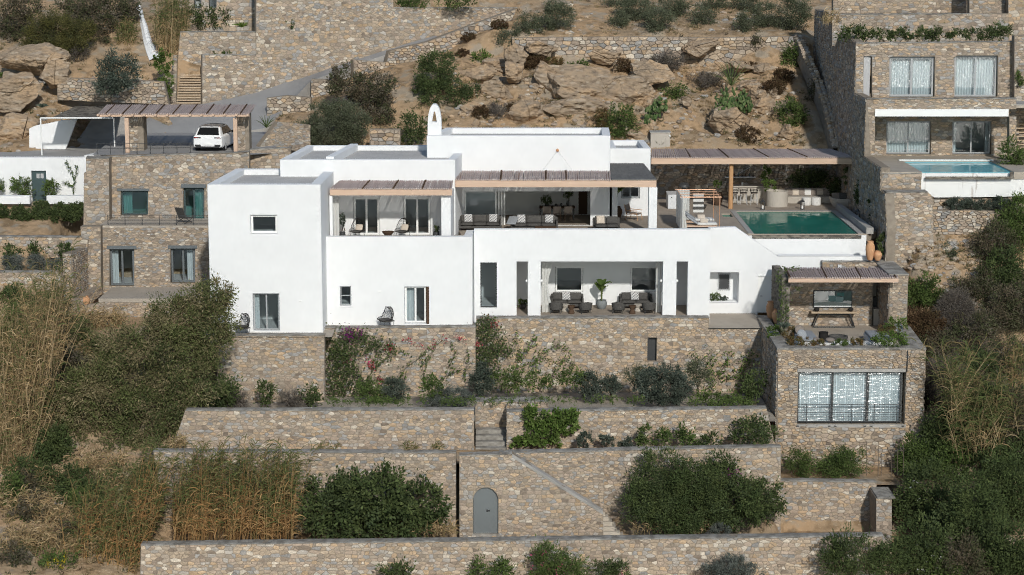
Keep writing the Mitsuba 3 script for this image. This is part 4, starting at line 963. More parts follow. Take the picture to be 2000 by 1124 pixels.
WC = FP(40, 160, 124.6)
add('wall', WC.solid(WC.poly([(57, 252), (66, 247), (73, 245), (92, 242), (118, 236), (150, 233), (128, 292), (57, 292)]), .25), 'plaster', ob, smooth=30)
nV, V, f = 26, [], []
for a in range(8):
    for b in range(14):
        t = b / 13; x = P(128, 290, 124.8)[0] + (P(236, 290, 124.8)[0] - P(128, 290, 124.8)[0]) * a / 7
        V.append((x + .9 * t * (1 - a / 7), 124.4 + 6.0 * t, zo + .02 + 2.1 * t ** 1.8 + .03 * (b % 2) - .22 * math.sin(math.pi * a / 7) * (.3 + t)))
for a in range(7):
    for b in range(13): q = a * 14 + b; f += [[q, q + 14, q + 15], [q, q + 15, q + 1]]
add('curved_ramp', (np.array(V), np.array(f)), 'concrete', ob, smooth=False, label='grey concave stepped ramp')
fr = thing('sunshade_frame', 'thin white metal frame with a brown net canopy on the white building', 'sunshade')
y0 = 121.2; zt2 = zat(231, y0); xA, xB2, xC = xat(79, y0, zt2), xat(222, y0, zt2), xat(98, y0, zt2)
add('post', rod((xA, y0, zo), (xA, y0, zt2), .045, 8), 'white_paint', fr); add('post', rod((xat(121, 125, 20), 125.0, zo), (xat(121, 125, 20), 125.0, zt2), .035, 8), 'white_paint', fr)
add('beam', rod((xA, y0, zt2), (xB2, y0, zt2), .05, 8), 'white_paint', fr)
add('post', rod((xB2, y0, zo), (xB2, y0, zt2), .04, 8), 'white_paint', fr)
xD, xE = xat(148, 130.2, zt2), xat(238, 130.2, zt2)
V, f = [], []
for a in range(13):
    for b in range(13):
        s, t = a / 12, b / 12; x = (xC * (1 - s) + xB2 * s) * (1 - t) + (xD * (1 - s) + xE * s) * t
        V.append((x, y0 + 9.0 * t, zt2 - .02 - .25 * math.sin(math.pi * t) * math.sin(math.pi * s) + .02 * math.sin(a * 3.1)))
for a in range(12):
    for b in range(12): q = a * 13 + b; f += [[q, q + 13, q + 14], [q, q + 14, q + 1]]
add('canopy', (np.array(V), np.array(f)), 'dark_stone', fr, smooth=True, label='brown net canopy')
# garden walls in front of it
stone_wall('garden_wall', 'upper grey garden wall below the round clipped shrubs', FP(-120, 160, 113.2), [(-120, 461), (156, 463), (172, 470), (170, 500), (-120, 520)], .5, pal='pale', top=[(-120, 461), (156, 463)])
stone_wall('garden_wall', 'lower grey garden wall below the lavender mounds', FP(-120, 128, 109.6), [(-120, 531), (112, 531), (124, 541), (122, 592), (110, 615), (-120, 620)], .5, pal='pale', top=[(-120, 531), (112, 531), (124, 541)])
gx_ = xat(141, 110, 14)
GS = Plane((gx_, 109.9), (gx_ + .15, 113.3))
kg = thing('garden_wall', 'sloping stone wall between the lavender bed and the stone house', 'stone wall')
gp = Polygon([(0, 11.5), (GS.L, 11.5), (GS.L, zat(484, 113.2)), (0, zat(496, 109.9))])
scene[kg] = ply(GS.solid(gp, .5), 'mortar'); lay_stones(kg, GS, gp.buffer(-.02), .30, .16, 'grey')
G2 = Plane((gx_ - .5, 109.88), (gx_, 109.88)); lay_stones(kg, G2, sbox(.01, 11.5, .49, zat(497, 109.9)), .3, .18, 'grey')
add('coping', prism([(gx_ - .52, 109.85), (gx_ + .03, 109.85), (gx_ + .18, 113.35), (gx_ - .37, 113.35)], zat(496, 109.9) + .02, zat(496, 109.9) + .08), 'coping', kg) if False else None
# patio in front of the stone house
pt_ = thing('patio', 'stepped stone patio with a low wall in front of the left stone house', 'patio')
scene[pt_] = ply(box(xat(205, 112, 12), xat(400, 112, 12), 110.2, 114.0, 10.5, zat(561, 114)), 'paving')
stone_wall('', '', FP(120, 460, 110.15), [(148, 600), (205, 590), (440, 594), (440, 680), (140, 680)], .3, parent=pt_, pal='warm', cap=False)
stone_wall('', '', Plane((xat(133, 108.8, 12), 108.8), (xat(200, 112.6, 12), 112.6)), [(135, 596), (197, 560), (202, 572), (150, 618), (136, 640)], .4, parent=pt_, pal='warm', cap=False)
add('post', rod(P(126, 590, 109.4), P(126, 549, 109.4), .06, 6), 'grey_frame', pt_)

# ---------------------------------------------------------------- pergola and wall behind the green pool
pg = thing('pool_pergola', 'long reed-roofed wooden pergola behind the green pool', 'pergola')
reed_roof('pool_pergola', 1272, 1672, 121.2, 321, 309.5, 126.2, name='beam', back=293.5, pxbl=1272, pxbr=1622, seams=(.19, .375, .57, .76))
zt_ = zat(321, 121.2)
x = xat(1427.5, 121.6, 17); add('post', rod((x, 121.6, 15.6), (x, 121.6, zt_ + .02), .145, 12, .13), 'post_wood', pg)
low_wall('dark stone wall at the back of the pool pergola', FP(1265, 1690, 127.2), [(1266, 300), (1690, 300), (1690, 410), (1266, 410)], pal='grey', w=.45, h=.22)
cw = thing('deck_kerb', 'low concrete wall along the right edge of the pool deck', 'low wall')
scene[cw] = ply(prism([(19.95, 110.95), (20.35, 110.95), (20.2, 121.5), (19.9, 121.5)], 15.6, 15.95), 'concrete')

# ---------------------------------------------------------------- rocks of the hillside
def rock(px, py, Y, wpx, hpx, label, seed, flat=1.0, deep=1.0, sink=.25, yaw=None):
    r = np.random.default_rng(seed); c = P(px, py, Y); s = F / project(c)[2]
    a, b, h = wpx / s / 2, wpx / s / 2 * deep * .8, hpx / s / 2 * flat
    q = r.normal(size=(16, 3)); q /= np.linalg.norm(q, axis=1, keepdims=True); q *= r.uniform(.8, 1.12, (16, 1))
    m = trimesh.Trimesh(q).convex_hull
    for _ in range(4 if wpx > 100 else 3): m = m.subdivide()
    v = np.array(m.vertices); n = v / np.linalg.norm(v, axis=1, keepdims=True)
    lay = np.abs(meshkit.noise(np.c_[v[:, :2] * .5, v[:, 2] * 1.6 + v[:, 0] * 1.1] + seed) - .5)
    v += n * (.22 * (meshkit.fbm(v * 1.7 + seed, 4, seed) - .5)[:, None] * 2 - .05 * np.maximum(0, .10 - lay)[:, None] / .10)
    m.vertices = v * [a, b, h]
    if yaw: m = turn(m, yaw)
    if wpx >= 50:                          # cracks: the rock is split and its pieces lie a little apart
        parts = [mf(m)]
        for _ in range(1 if wpx < 80 else 2 if wpx < 135 else 3):
            nn = r.normal(size=3) * [1, .4, .8]; nn /= np.linalg.norm(nn); new = []
            for q_ in parts:
                cc = np.array(q_.bounding_box()); mid = (cc[:3] + cc[3:]) / 2 + r.normal(0, .12, 3) * (cc[3:] - cc[:3])
                A_, B_ = q_.split_by_plane(tuple(nn), float(nn @ mid)); g_ = r.uniform(.006, .022)
                new += [k_.translate(tuple(d_)) for k_, d_ in ((A_, nn * g_ + [0, r.uniform(-.12, .05), 0]), (B_, -nn * g_)) if k_.num_tri() > 0]
            parts = new
        m = trimesh.util.concatenate([tm(k_) for k_ in parts])
    key = numbered('rock'); scene[key] = ply(move(m, c[0], c[1] + b * .35, c[2]), 'rock', smooth=13); tag(key, label, 'rock')
rock(66, 112, 131.5, 150, 76, 'large flat pale boulder at the upper left below the broom bush', 1, deep=.8)
rock(28, 190, 128.6, 130, 110, 'big weathered boulder at the left edge', 2, deep=.9)
rock(30, 262, 126.6, 120, 84, 'brown boulder just left of the white curved wall', 3)
rock(110, 145, 130.5, 70, 60, 'rounded boulder right of the flat pale boulder', 4)
spec = [(1008, 112, 135, 60, 60, 'pale block of rock at the left end of the rough dry wall'), (1002, 145, 133.5, 54, 56, 'upright split rock left of the dark rock face'), (1072, 152, 133.2, 60, 66, 'square rock with a dark shaded cleft'),
        (1130, 170, 132.6, 170, 90, 'wide layered rock outcrop in the middle of the slope'), (1215, 180, 132.2, 140, 90, 'broad smooth rock slope right of the layered outcrop'), (1120, 220, 130.4, 150, 66, 'low broad rock above the top roof of the villa'),
        (1020, 225, 130.2, 120, 60, 'low rock above the left of the top roof'), (930, 150, 134, 90, 60, 'pale rock right of the tall bush'), (1425, 240, 129.6, 80, 74, 'large boulder under the prickly pear'), (1475, 255, 129.0, 70, 50, 'boulder behind the pergola roof, right of the prickly pear'),
        (1490, 205, 131, 60, 30, 'flat stone slab right of the prickly pear'), (1370, 95, 137, 90, 40, 'rock below the rough dry wall near the dry bush'), (1180, 110, 136.2, 70, 36, 'rock shelf at the foot of the rough dry wall'),
        (1535, 262, 128.8, 40, 40, 'small pale boulder below the round green bush'), (925, 215, 130.6, 60, 40, 'rock left of the brown cushion shrub'), (1340, 200, 131.3, 30, 24, 'single stone on the bare slope'), (1060, 95, 136.6, 80, 36, 'rock ledge under the left end of the rough dry wall'),
        (965, 182, 132.2, 70, 70, 'cracked rock above the cushion shrubs'), (1270, 150, 133.4, 100, 70, 'sloping rock beside the grey dry bush'), (1450, 130, 135.4, 70, 30, 'low rock in front of the tall thin plant')]
for k, (px, py, Y, w, h, l) in enumerate(spec): rock(px, py, Y, w, h, l, 20 + k, deep=.9)
rr_ = np.random.default_rng(64)
spots_ = np.array([(rr_.uniform(880, 1560), rr_.uniform(128, 284)) for _ in range(46)]); band_ = np.digitize(spots_[:, 1], [180, 235]); O_ = ['first', 'second', 'third', 'fourth', 'fifth', 'sixth', 'seventh', 'eighth', 'ninth', 'tenth', 'eleventh', 'twelfth', 'thirteenth', 'fourteenth', 'fifteenth', 'sixteenth', 'seventeenth', 'eighteenth', 'nineteenth', 'twentieth', 'twenty-first', 'twenty-second']
ok_ = ~((spots_[:, 0] > 1270) & (spots_[:, 0] < 1400) & (spots_[:, 1] > 190))
for k in range(46):
    px, py = spots_[k]; od_ = O_[int((ok_ & (band_ == band_[k]) & (spots_[:, 0] < px)).sum())]
    if 1270 < px < 1400 and py > 190: continue
    rock(px, py, Yat(px, py, 126, 139) + .15, rr_.uniform(22, 78), rr_.uniform(18, 48), f'weathered rock of the slope, number {k + 1}', 300 + k)
    tag([q for q in scene if q.startswith('rock')][-1], f'{od_} from the left of the loose orange-brown rocks {["high on", "in the middle of", "low on"][band_[k]]} the slope', 'rock', 'loose rocks on the slope')
r = np.random.default_rng(77)
V, f, U, n_ = [], [], [], 0
for k in range(900):                         # loose stones lying about the slope
    reg = [(860, 1560, 140, 285, .5), (1760, 1960, 470, 610, .25), (0, 330, 150, 300, .15), (1030, 1550, 10, 66, .1)]
    q = reg[r.choice(4, p=[.5, .25, .15, .10])]; px, py = r.uniform(q[0], q[1]), r.uniform(q[2], q[3])
    p = P(px, py, Yat(px, py, 105, 150)); m = trimesh.creation.icosphere(1, 1); m.vertices *= r.uniform(.7, 1.25, (len(m.vertices), 1)) * r.uniform(.06, .2) * np.array([1.3, 1, .7])
    V.append(m.vertices + [p[0], p[1], height(p[0], p[1])]); f.append(m.faces + n_); n_ += len(m.vertices); U.append(np.tile([(r.choice(8, p=np.array(PAL['slope']) / sum(PAL['slope'])) + .5) / 8, r.uniform(.8, 1.15)], (len(m.vertices), 1)))
add('loose_stones', (np.vstack(V), np.vstack(f)), 'stone', uv=np.vstack(U), kind='stuff', label='loose stones scattered over the bare slope', cat='stones')

# ---------------------------------------------------------------- furniture and other things
def xf_(m, c, yaw=0, s=1.0):
    m = m.copy()
    if s != 1.0: m.apply_scale(s)
    if yaw: m = turn(m, yaw)
    return move(m, *c)

def cushion(w, d, h, c=(0, 0, 0), tilt=0, yaw=0, puff=.35):
    """A soft cushion: a rounded slab, fuller in the middle."""
    m = trimesh.creation.box((1, 1, 1))
    for _ in range(3): m = m.subdivide()
    v = np.array(m.vertices) * 2
    k = 1 - .10 * (np.abs(v[:, 0]) ** 4 * np.abs(v[:, 2]) ** 4 + np.abs(v[:, 1]) ** 4 * np.abs(v[:, 2]) ** 4)
    f = 1 - puff * np.clip(np.abs(v[:, 0]) ** 3, 0, 1) * .9; g = 1 - puff * np.clip(np.abs(v[:, 1]) ** 3, 0, 1) * .9
    v[:, 2] *= f * g; v[:, :2] *= k[:, None]
    m.vertices = v * [w / 2, d / 2, h / 2]
    if tilt: m = turn(m, tilt, axis=(1, 0, 0))
    if yaw: m = turn(m, yaw)
    return move(m, *c)

def sofa(name, label, c, w=1.75, yaw=0, seats=2, pattern=(.5,), group=None, d=.85, mat='fabric_dark', arms=True, cat='sofa', pmats=None):
    t = thing(name, label, cat, group); c = np.asarray(c, float)
    put = lambda n, m, mt, **k: add(n, xf_(m, c, yaw), mt, t, **k)
    put('base', rbox(-w / 2, w / 2, -d / 2, d / 2, .12, .27, .04), mat, smooth=40)
    for x in (-1, 1):
        for y in (-1, 1): put('leg', rod((x * (w / 2 - .08), y * (d / 2 - .08), 0), (x * (w / 2 - .08), y * (d / 2 - .08), .14), .025, 6), 'dark_metal')
    sw = (w - .24) / seats
    for k in range(seats):
        x = -w / 2 + .12 + sw * (k + .5)
        put('seat_cushion', cushion(sw * .99, d * .78, .19, (x, -.06, .36)), mat, smooth=True)
        put('back_cushion', cushion(sw * .98, .42, .2, (x, d / 2 - .2, .62), tilt=72), mat, smooth=True)
    put('backrest', rbox(-w / 2, w / 2, d / 2 - .13, d / 2, .25, .74, .06), mat, smooth=40)
    if arms:
        for x in (-1, 1): put('arm', rbox(*sorted((x * w / 2, x * (w / 2 - .12))), -d / 2, d / 2, .25, .60, .05), mat, smooth=40)
    for i, q in enumerate(pattern):
        put('pillow', cushion(.46, .46, .15, (-w / 2 + w * q, d / 2 - .36, .66), tilt=70, yaw=8 * (-1) ** i), (pmats or ['fabric_pattern'])[i % len(pmats or [1])], smooth=True)
    return t

def tub_chair(label, c, yaw, group=None, mat='fabric_dark'):
    t = thing('armchair', label, 'armchair', group); c = np.asarray(c, float)
    n, V = 25, []
    th = np.linspace(math.radians(-115), math.radians(115), n)       # the curved back, highest behind
    for z, rr in ((.22, .34), (.40, .37), (.62, .40)):
        hz = z if z < .5 else .50 + .18 * np.cos(th * .75) ** 2
        V.append(np.stack([rr * np.sin(th), rr * np.cos(th), np.broadcast_to(hz, th.shape)], -1))
    def shell(rows, t_):
        A = np.array(rows); B = A.copy(); B[..., :2] *= (1 - t_ / .38)
        out = np.concatenate([A, B[::-1]]); R = len(out); f = []
        for a in range(R):
            b = (a + 1) % R
            for i in range(n - 1): f += [[a * n + i, a * n + i + 1, b * n + i + 1], [a * n + i, b * n + i + 1, b * n + i]]
        for i in (0, n - 1):
            for a in range(1, R - 1): f.append([i, a * n + i, (a + 1) * n + i])
        return trimesh.Trimesh(out.reshape(-1, 3), np.array(f), process=False)
    add('back', xf_(shell(V, .07), c, yaw), mat, t, smooth=35)
    add('seat_cushion', xf_(cushion(.60, .62, .17, (0, -.03, .34)), c, yaw), mat, t, smooth=True)
    add('frame', xf_(lathe([(0, .19), (.33, .19), (.36, .235), (0, .235)], 20), c, yaw), 'rattan', t)
    for a in (40, 140, 220, 320):
        u = np.array([math.cos(math.radians(a)), math.sin(math.radians(a)), 0]); add('leg', xf_(rod(u * .30 + [0, 0, .2], u * .36, .016, 6), c, yaw), 'dark_metal', t)

def egg_chair(label, c, yaw, group=None, h=1.12, w=.80, cushions=True, mat='rattan'):
    """A lounge chair with a high hooded back woven of thin rods; the seat looks to -y."""
    t = thing('woven_chair', label, 'chair', group); c = np.asarray(c, float)
    def pt(s, k):                       # s: across -1..1, k: 0 at the seat's front edge .. 1 at the top of the hood
        z = np.interp(k, [0, .3, .45, .7, .9, 1], [.36, .30, .34, .72, 1.02, h]); y = np.interp(k, [0, .3, .45, .7, .9, 1], [-.42, -.05, .20, .34, .30, .18])
        half = w / 2 * np.interp(k, [0, .3, .6, .85, 1], [.80, 1.0, 1.0, .72, .18])
        return np.array([half * s, y - .30 * abs(s) ** 2 * np.interp(k, [0, .3, .6, 1], [0, .4, 1, .8]), z + .26 * abs(s) ** 3 * np.interp(k, [0, .2, .45, .8, 1], [.2, .7, .8, 0, 0])])
    out = [chain([pt(s, k) for k in np.linspace(0, 1, 14)], .008, .008, 4) for s in np.linspace(-1, 1, 15)]
    out += [chain([pt(s, k) for s in np.linspace(-1, 1, 11)], .007, .007, 4) for k in np.linspace(.32, 1, 12)]
    add('weave', [xf_(m, c, yaw) for m in out], mat, t)
    rim = [pt(-1, k) for k in np.linspace(0, 1, 14)] + [pt(1, k) for k in np.linspace(1, 0, 14)]
    add('rim', xf_(chain(rim, .019, .019, 6), c, yaw), mat, t)
    add('seat', xf_(cushion(w * .8, .62, .13, (0, -.08, .40)), c, yaw), 'fabric_dark', t, smooth=True)
    for x in (-.26, .26):
        for y in (-.3, .22): add('leg', xf_(rod((x, y, .32), (x * 1.15, y * 1.1, 0), .014, 6), c, yaw), 'dark_metal', t)
    if cushions: add('pillow', xf_(cushion(.42, .36, .14, (.04, .10, .60), tilt=62), c, yaw), 'fabric_cream', t, smooth=True)

def drum_table(label, c, r=.22, h=.48, mat='dark_wood', group=None):
    t = thing('side_table', label, 'side table', group)
    add('body', lathe([(0, 0), (r * .85, 0), (r * .9, h * .12), (r * .55, h * .5), (r * .9, h * .86), (r * .9, h * .92), (0, h * .92)], 20, c), mat, t, smooth=40)
    add('top', lathe([(0, h * .925), (r, h * .925), (r * 1.02, h), (0, h)], 24, c), mat, t)

# loggia
zf = zF
for px, gl in ((1107.5, 'dark grey sofa in the left half of the loggia under the left window'), (1241.5, 'dark grey sofa in the right half of the loggia under the right window')):
    q = P(px, 590, 110.55); sofa('sofa', gl, (q[0], 110.45, zf), 1.85, seats=2, pattern=(.47,))
for px, yaw, l in ((1086, 170, 'dark tub armchair at the far left of the loggia'), (1143, 195, 'dark tub armchair left of the potted banana plant'), (1208, 165, 'dark tub armchair right of the potted banana plant'), (1267, 190, 'dark tub armchair at the far right of the loggia')):
    q = PZ(px, 610, zf); tub_chair(l, (xat(px, 108.75, zf), 108.75, zf), yaw)
for px, l in ((1116, 'black drum table between the two left loggia armchairs'), (1235, 'black drum table between the two right loggia armchairs')): drum_table(l, (xat(px, 108.6, zf), 108.6, zf), .20, .46)
for px, l in ((1104, 'pale low table behind the left black drum table'), (1246, 'pale low table behind the right black drum table')): drum_table(l, (xat(px, 109.3, zf), 109.3, zf), .24, .40, 'pale_clay')

def pot(name, label, c, r, h, mat, neck=.75, cat='pot', soil=True, belly=1.0, parent=None):
    t = thing(name, label, cat)
    pr = [(0, 0), (r * .62, 0), (r * .80, h * .18), (r * belly, h * .5), (r * .92, h * .8), (r * neck, h * .94), (r * neck * 1.1, h), (r * neck * .95, h), (r * neck * .86, h * .92), (0, h * .90)]
    add('body', lathe(pr, 24, c), mat, t, smooth=45)
    return t
pot('plant_pot', 'round grey pot holding the banana plant in the loggia', (xat(1175, 110.1, zf), 110.1, zf), .31, .50, 'grey_clay', .8)
pot('plant_pot', 'dark pot with a fern behind the left slot of the loggia', (xat(1021, 110.0, zf), 110.0, zf), .2, .3, 'fabric_dark', .9)

# main terrace
zt3 = 15.6
sofa('sofa', 'long dark grey sofa with patterned cushions in front of the closed glass door', (xat(938, 112.6, zt3), 112.6, zt3), 2.45, seats=3, pattern=(.22, .80), d=.9)
sofa('sofa', 'dark grey sofa with a pale blanket in the middle of the main terrace', (xat(1043, 112.3, zt3), 112.3, zt3), 2.7, seats=3, pattern=(.23, .82), d=.95)
b = thing('blanket', 'pale grey blanket thrown over the left end of the middle terrace sofa', 'blanket'); x = xat(1001, 112.3, zt3)
scene[b] = ply(cushion(.55, .95, .10, (x, 112.05, zt3 + .62), tilt=20, yaw=-12), 'fabric_grey', smooth=True)
sofa('chaise', 'dark grey chaise longue with striped cushions at the right of the terrace door', (xat(1185, 111.7, zt3), 111.9, zt3), 1.55, seats=2, pattern=(.28,), arms=False, cat='chaise longue', d=1.05, pmats=['fabric_cream'])
def table(name, label, c, w, d, h, mat='dark_wood', leg='dark_metal', lw=.05, group=None):
    t = thing(name, label, 'table', group); c = np.asarray(c, float)
    add('top', move(rbox(-w / 2, w / 2, -d / 2, d / 2, h - .05, h, .012), *c), mat, t)
    for x in (-1, 1):
        for y in (-1, 1): add('leg', move(rbox(*sorted((x * (w / 2 - .04), x * (w / 2 - .04 - lw))), *sorted((y * (d / 2 - .04), y * (d / 2 - .04 - lw))), 0, h - .05, .008), *c), leg, t)
    return t
table('low_table', 'low dark coffee table before the middle terrace sofa', (xat(1066, 111.4, zt3), 111.4, zt3), 1.2, .7, .34)
dz = 15.6; xt = xat(1088, 116.7, dz)
table('dining_table', 'dark dining table inside the living room', (xt, 116.9, dz), 2.1, 1.0, .76)
for k, (dx, dy, yaw, l) in enumerate(((-.62, -.75, 180, 'dark dining chair at the left front of the indoor table'), (0, -.78, 175, 'dark dining chair at the middle front of the indoor table'), (.62, -.75, 185, 'dark dining chair at the right front of the indoor table'))):
    t = thing('dining_chair', l, 'chair'); c = (xt + dx, 116.9 + dy, dz)
    add('seat', xf_(rbox(-.24, .24, -.24, .24, .42, .48, .03), c, yaw), 'fabric_taupe', t); add('backrest', xf_(rbox(-.24, .24, .19, .25, .50, .90, .03), c, yaw), 'fabric_taupe', t)
    for x in (-.2, .2):
        for y in (-.2, .2): add('leg', xf_(rod((x, y, 0), (x * .9, y * .9, .43), .018, 5), c, yaw), 'dark_wood', t)
for px, r_, h_, l in ((1068, .12, .22, 'dark vase with a bushy plant at the left of the indoor table'), (1109, .10, .34, 'tall dark vase with leaves at the right of the indoor table'), (1086, .09, .16, 'small dark bowl on the indoor table'), (1096, .07, .2, 'small dark jug on the indoor table')):
    pot('vase', l, (xat(px, 116.9, dz + .76), 116.9, dz + .762), r_, h_, 'dark_metal', .7, 'vase')
t = thing('wooden_armchair', 'low red-brown wooden armchair in the sunny alcove', 'armchair'); c = np.array([xat(1238, 116.6, zt3), 116.6, zt3]); yw = 60
for x in (-.3, .3):
    add('frame', xf_(chain([(x, -.35, .42), (x, .32, .34), (x, .5, .95)], .022, .022, 6), c, yw), 'post_wood', t)
    add('leg', xf_(rod((x, -.33, .42), (x, -.40, 0), .02, 6), c, yw), 'post_wood', t); add('leg', xf_(rod((x, .3, .36), (x, .42, 0), .02, 6), c, yw), 'post_wood', t); add('arm', xf_(rod((x * 1.1, -.38, .58), (x * 1.1, .40, .60), .022, 6), c, yw), 'post_wood', t)
add('seat', xf_(turn(rbox(-.28, .28, -.34, .32, .37, .43, .02), 5, axis=(1, 0, 0)), c, yw), 'fabric_taupe', t)
add('backrest', xf_(turn(rbox(-.28, .28, .34, .40, .36, .90, .02), -14, (0, .36, .4), (1, 0, 0)), c, yw), 'fabric_taupe', t)
pot('terracotta_jar', 'big brown clay jar holding a banana plant in the alcove', (xat(1204, 117.2, zt3), 117.2, zt3), .34, .72, 'dark_wood', .7)

# left terrace
for px, l in ((699, 'woven hooded chair with cream pillow before the left terrace door'), (788, 'woven hooded chair with cream pillow before the right terrace door')):
    egg_chair(l, (xat(px, 109.3, 15.6), 109.3, 15.6), -25, 'x' and None)
drum_table('dark round table between the two hooded terrace chairs', (xat(758, 109.0, 15.6), 109.0, 15.6), .34, .42)
pot('plant_pot', 'dark square pot with a thin plant at the left end of the left terrace', (xat(669, 109.4, 15.6), 109.4, 15.6), .17, .36, 'dark_metal', .9)
pot('plant_pot', 'small dark pot on the right end of the left terrace', (xat(852, 109.2, 15.6), 109.2, 15.6), .18, .4, 'dark_metal', .9)
# woven lounge chairs in front of the lower doors
egg_chair('black woven lounge chair in front of the lower door of the left white block', (xat(476, 103.95, 11.23), 103.98, 11.23), -62, h=1.12, w=1.12, cushions=False)
egg_chair('black woven lounge chair in front of the middle white wall', (xat(757, 106.0, 11.22), 106.0, 11.22), -62, h=1.12, w=1.12, cushions=False)
t = thing('deck_chair', 'dark folding sun chair on the balcony of the stone house', 'deck chair'); zb2 = zb; c = np.array([xat(357, 114.9, zb2), 114.9, zb2])
add('backrest', xf_(turn(rbox(-.30, .30, -.02, .02, .3, 1.05, .015), -28, (0, 0, .3), (1, 0, 0)), c, 150), 'fabric_dark', t)
add('seat', xf_(rbox(-.30, .30, -.60, .0, .28, .33, .015), c, 150), 'fabric_dark', t)
for x in (-.3, .3): add('leg', xf_(rod((x, -.58, .3), (x, .25, 0), .018, 5), c, 150), 'dark_metal', t); add('leg', xf_(rod((x, .02, .3), (x, -.5, 0), .018, 5), c, 150), 'dark_metal', t)

# deck: bar, stools, lanterns, poufs, bench, planters, grill units, canopy
zd = 15.6
def DX(px, Y): return xat(px, Y, zd)
bar = thing('bar_counter', 'pale stone bar counter with a curved right end under the pergola', 'bar counter')
x0, x1 = DX(1431, 124.2), DX(1514, 124.2)
add('body', rbox(x0, x1 - .3, 124.2, 124.9, zd, zd + 1.02, .02), 'pale_clay', bar); add('top', rbox(x0 - .08, x1 - .2, 124.1, 125.0, zd + 1.022, zd + 1.09, .015), 'pale_clay', bar)
xc = DX(1517, 122.9)
add('curved_end', lathe([(0, 0), (.68, 0), (.68, .95), (.60, .95), (.58, .80), (0, .80)], 36, (xc, 122.9, zd)), 'pale_clay', bar, smooth=40)
sw = lathe([(1.0, 0), (1.12, 0), (1.12, 1.05), (1.0, 1.05)], 40, (0, 0, 0))
add('curved_wall', prism([(DX(1488, 124.2), 123.9), (DX(1500, 123.4), 123.2), (DX(1510, 123), 123.1), (DX(1512, 124.5), 124.6), (DX(1488, 124.5), 124.19)], zd, zd + 1.02), 'pale_clay', bar)
sh_ = thing('wall_shelf', 'pale wall shelf with bottles behind the bar', 'shelf')
SHP = FP(1265, 1690, 127.0); a = SHP.rect(1415, 345, 1475, 347); add('board', SHP.bar(*a, .28, .30), 'white_box', sh_)
add('brace', rod(SHP.pt(a[0] + .5, a[3], .15), SHP.pt(a[1] - .3, a[3] + .62, .05), .02, 5), 'white_box', sh_)
rr = np.random.default_rng(3)
for k in range(8):
    u = a[0] + .15 + k * (a[1] - a[0] - .3) / 7; h = rr.uniform(.2, .33); b = numbered('bottle'); q = SHP.pt(u, a[3], .16)
    scene[b] = ply(lathe([(0, 0), (.045, 0), (.045, h * .6), (.016, h * .75), (.016, h), (0, h)], 8, q), ['teal_frame', 'dark_metal', 'dark_wood'][k % 3], smooth=40); tag(b, f'small {["teal", "black", "brown"][k % 3]} bottle, {["first", "second", "third", "fourth", "fifth", "sixth", "seventh", "last"][k]} from the left on the bar shelf', 'bottle', 'bottles on the bar shelf')
def stool(label, px):
    t = thing('bar_stool', label, 'bar stool', None); c = np.array([DX(px, 123.5), 123.45, zd])
    add('seat', xf_(lathe([(0, .68), (.2, .68), (.215, .71), (.2, .74), (0, .74)], 18), c), 'fabric_taupe', t)
    th = np.linspace(math.radians(-20), math.radians(200), 15) + math.pi
    for z, r_ in ((.80, .23), (.90, .245), (1.0, .25)): add('back_rail', xf_(chain(np.stack([r_ * np.cos(th), r_ * np.sin(th), np.full(15, z)], -1), .022, .022, 6), c), 'rattan', t)
    for a_ in th[::3]: add('back_post', xf_(rod((.2 * math.cos(a_), .2 * math.sin(a_), .72), (.25 * math.cos(a_), .25 * math.sin(a_), 1.0), .012, 5), c), 'rattan', t)
    for x in (-1, 1):
        for y in (-1, 1): add('leg', xf_(rod((x * .16, y * .16, .69), (x * .22, y * .22, 0), .016, 6), c), 'steel', t)
    add('foot_ring', xf_(chain([(.2, .2, .3), (-.2, .2, .3), (-.2, -.2, .3), (.2, -.2, .3), (.2, .2, .3)], .010, .010, 5), c), 'steel', t)
stool('woven bar stool half hidden by the pergola post', 1434); stool('woven bar stool right of the pergola post', 1451.5); stool('woven bar stool farthest right at the bar', 1472)
cupk = numbered('cup'); scene[cupk] = ply(lathe([(0, 0), (.07, 0), (.08, .18), (.07, .18), (.06, .02), (0, .02)], 12, (DX(1449, 124.4), 124.4, zd + 1.092)), 'white_paint'); tag(cupk, 'white cup standing on the bar counter', 'cup')
def lantern(label, px, py):
    c = PZ(px, py, zd); t = thing('lantern', label, 'lantern')
    add('base', move(rbox(-.13, .13, -.13, .13, 0, .05, .01), *c), 'dark_metal', t); add('roof', lathe([(0, .62), (.03, .62), (.14, .50), (.14, .47), (0, .47)], 4, c), 'dark_metal', t)
    for x in (-1, 1):
        for y in (-1, 1): add('post', rod(c + [x * .11, y * .11, .05], c + [x * .11, y * .11, .48], .012, 5), 'dark_metal', t)
    add('candle', lathe([(0, .05), (.05, .05), (.05, .24), (0, .24)], 10, c), 'white_paint', t)
    add('handle', chain([c + [.05 * math.cos(a), 0, .62 + .07 * math.sin(a)] for a in np.linspace(0, math.pi, 7)], .008, .008, 4), 'dark_metal', t)
lantern('black lantern at the left of the far pool edge', 1489.5, 409.5); lantern('black lantern at the right of the far pool edge', 1567, 409.5); lantern('black lantern beside the low wall right of the pool', 1675, 429)
for px, l in ((1574.5, 'left one of the two white poufs by the pool'), (1593.5, 'right one of the two white poufs by the pool')):
    k = numbered('pouf'); scene[k] = ply(lathe([(0, 0), (.27, 0), (.30, .04), (.30, .44), (.27, .49), (0, .50)], 24, (*PZ(px, 401, zd)[:2], zd)), 'fabric_white', smooth=40); tag(k, l, 'pouf')
bn = thing('built_in_bench', 'pale built-in bench with cushions behind the poufs', 'bench'); x0, x1 = DX(1537, 124.3), DX(1622, 124.3)
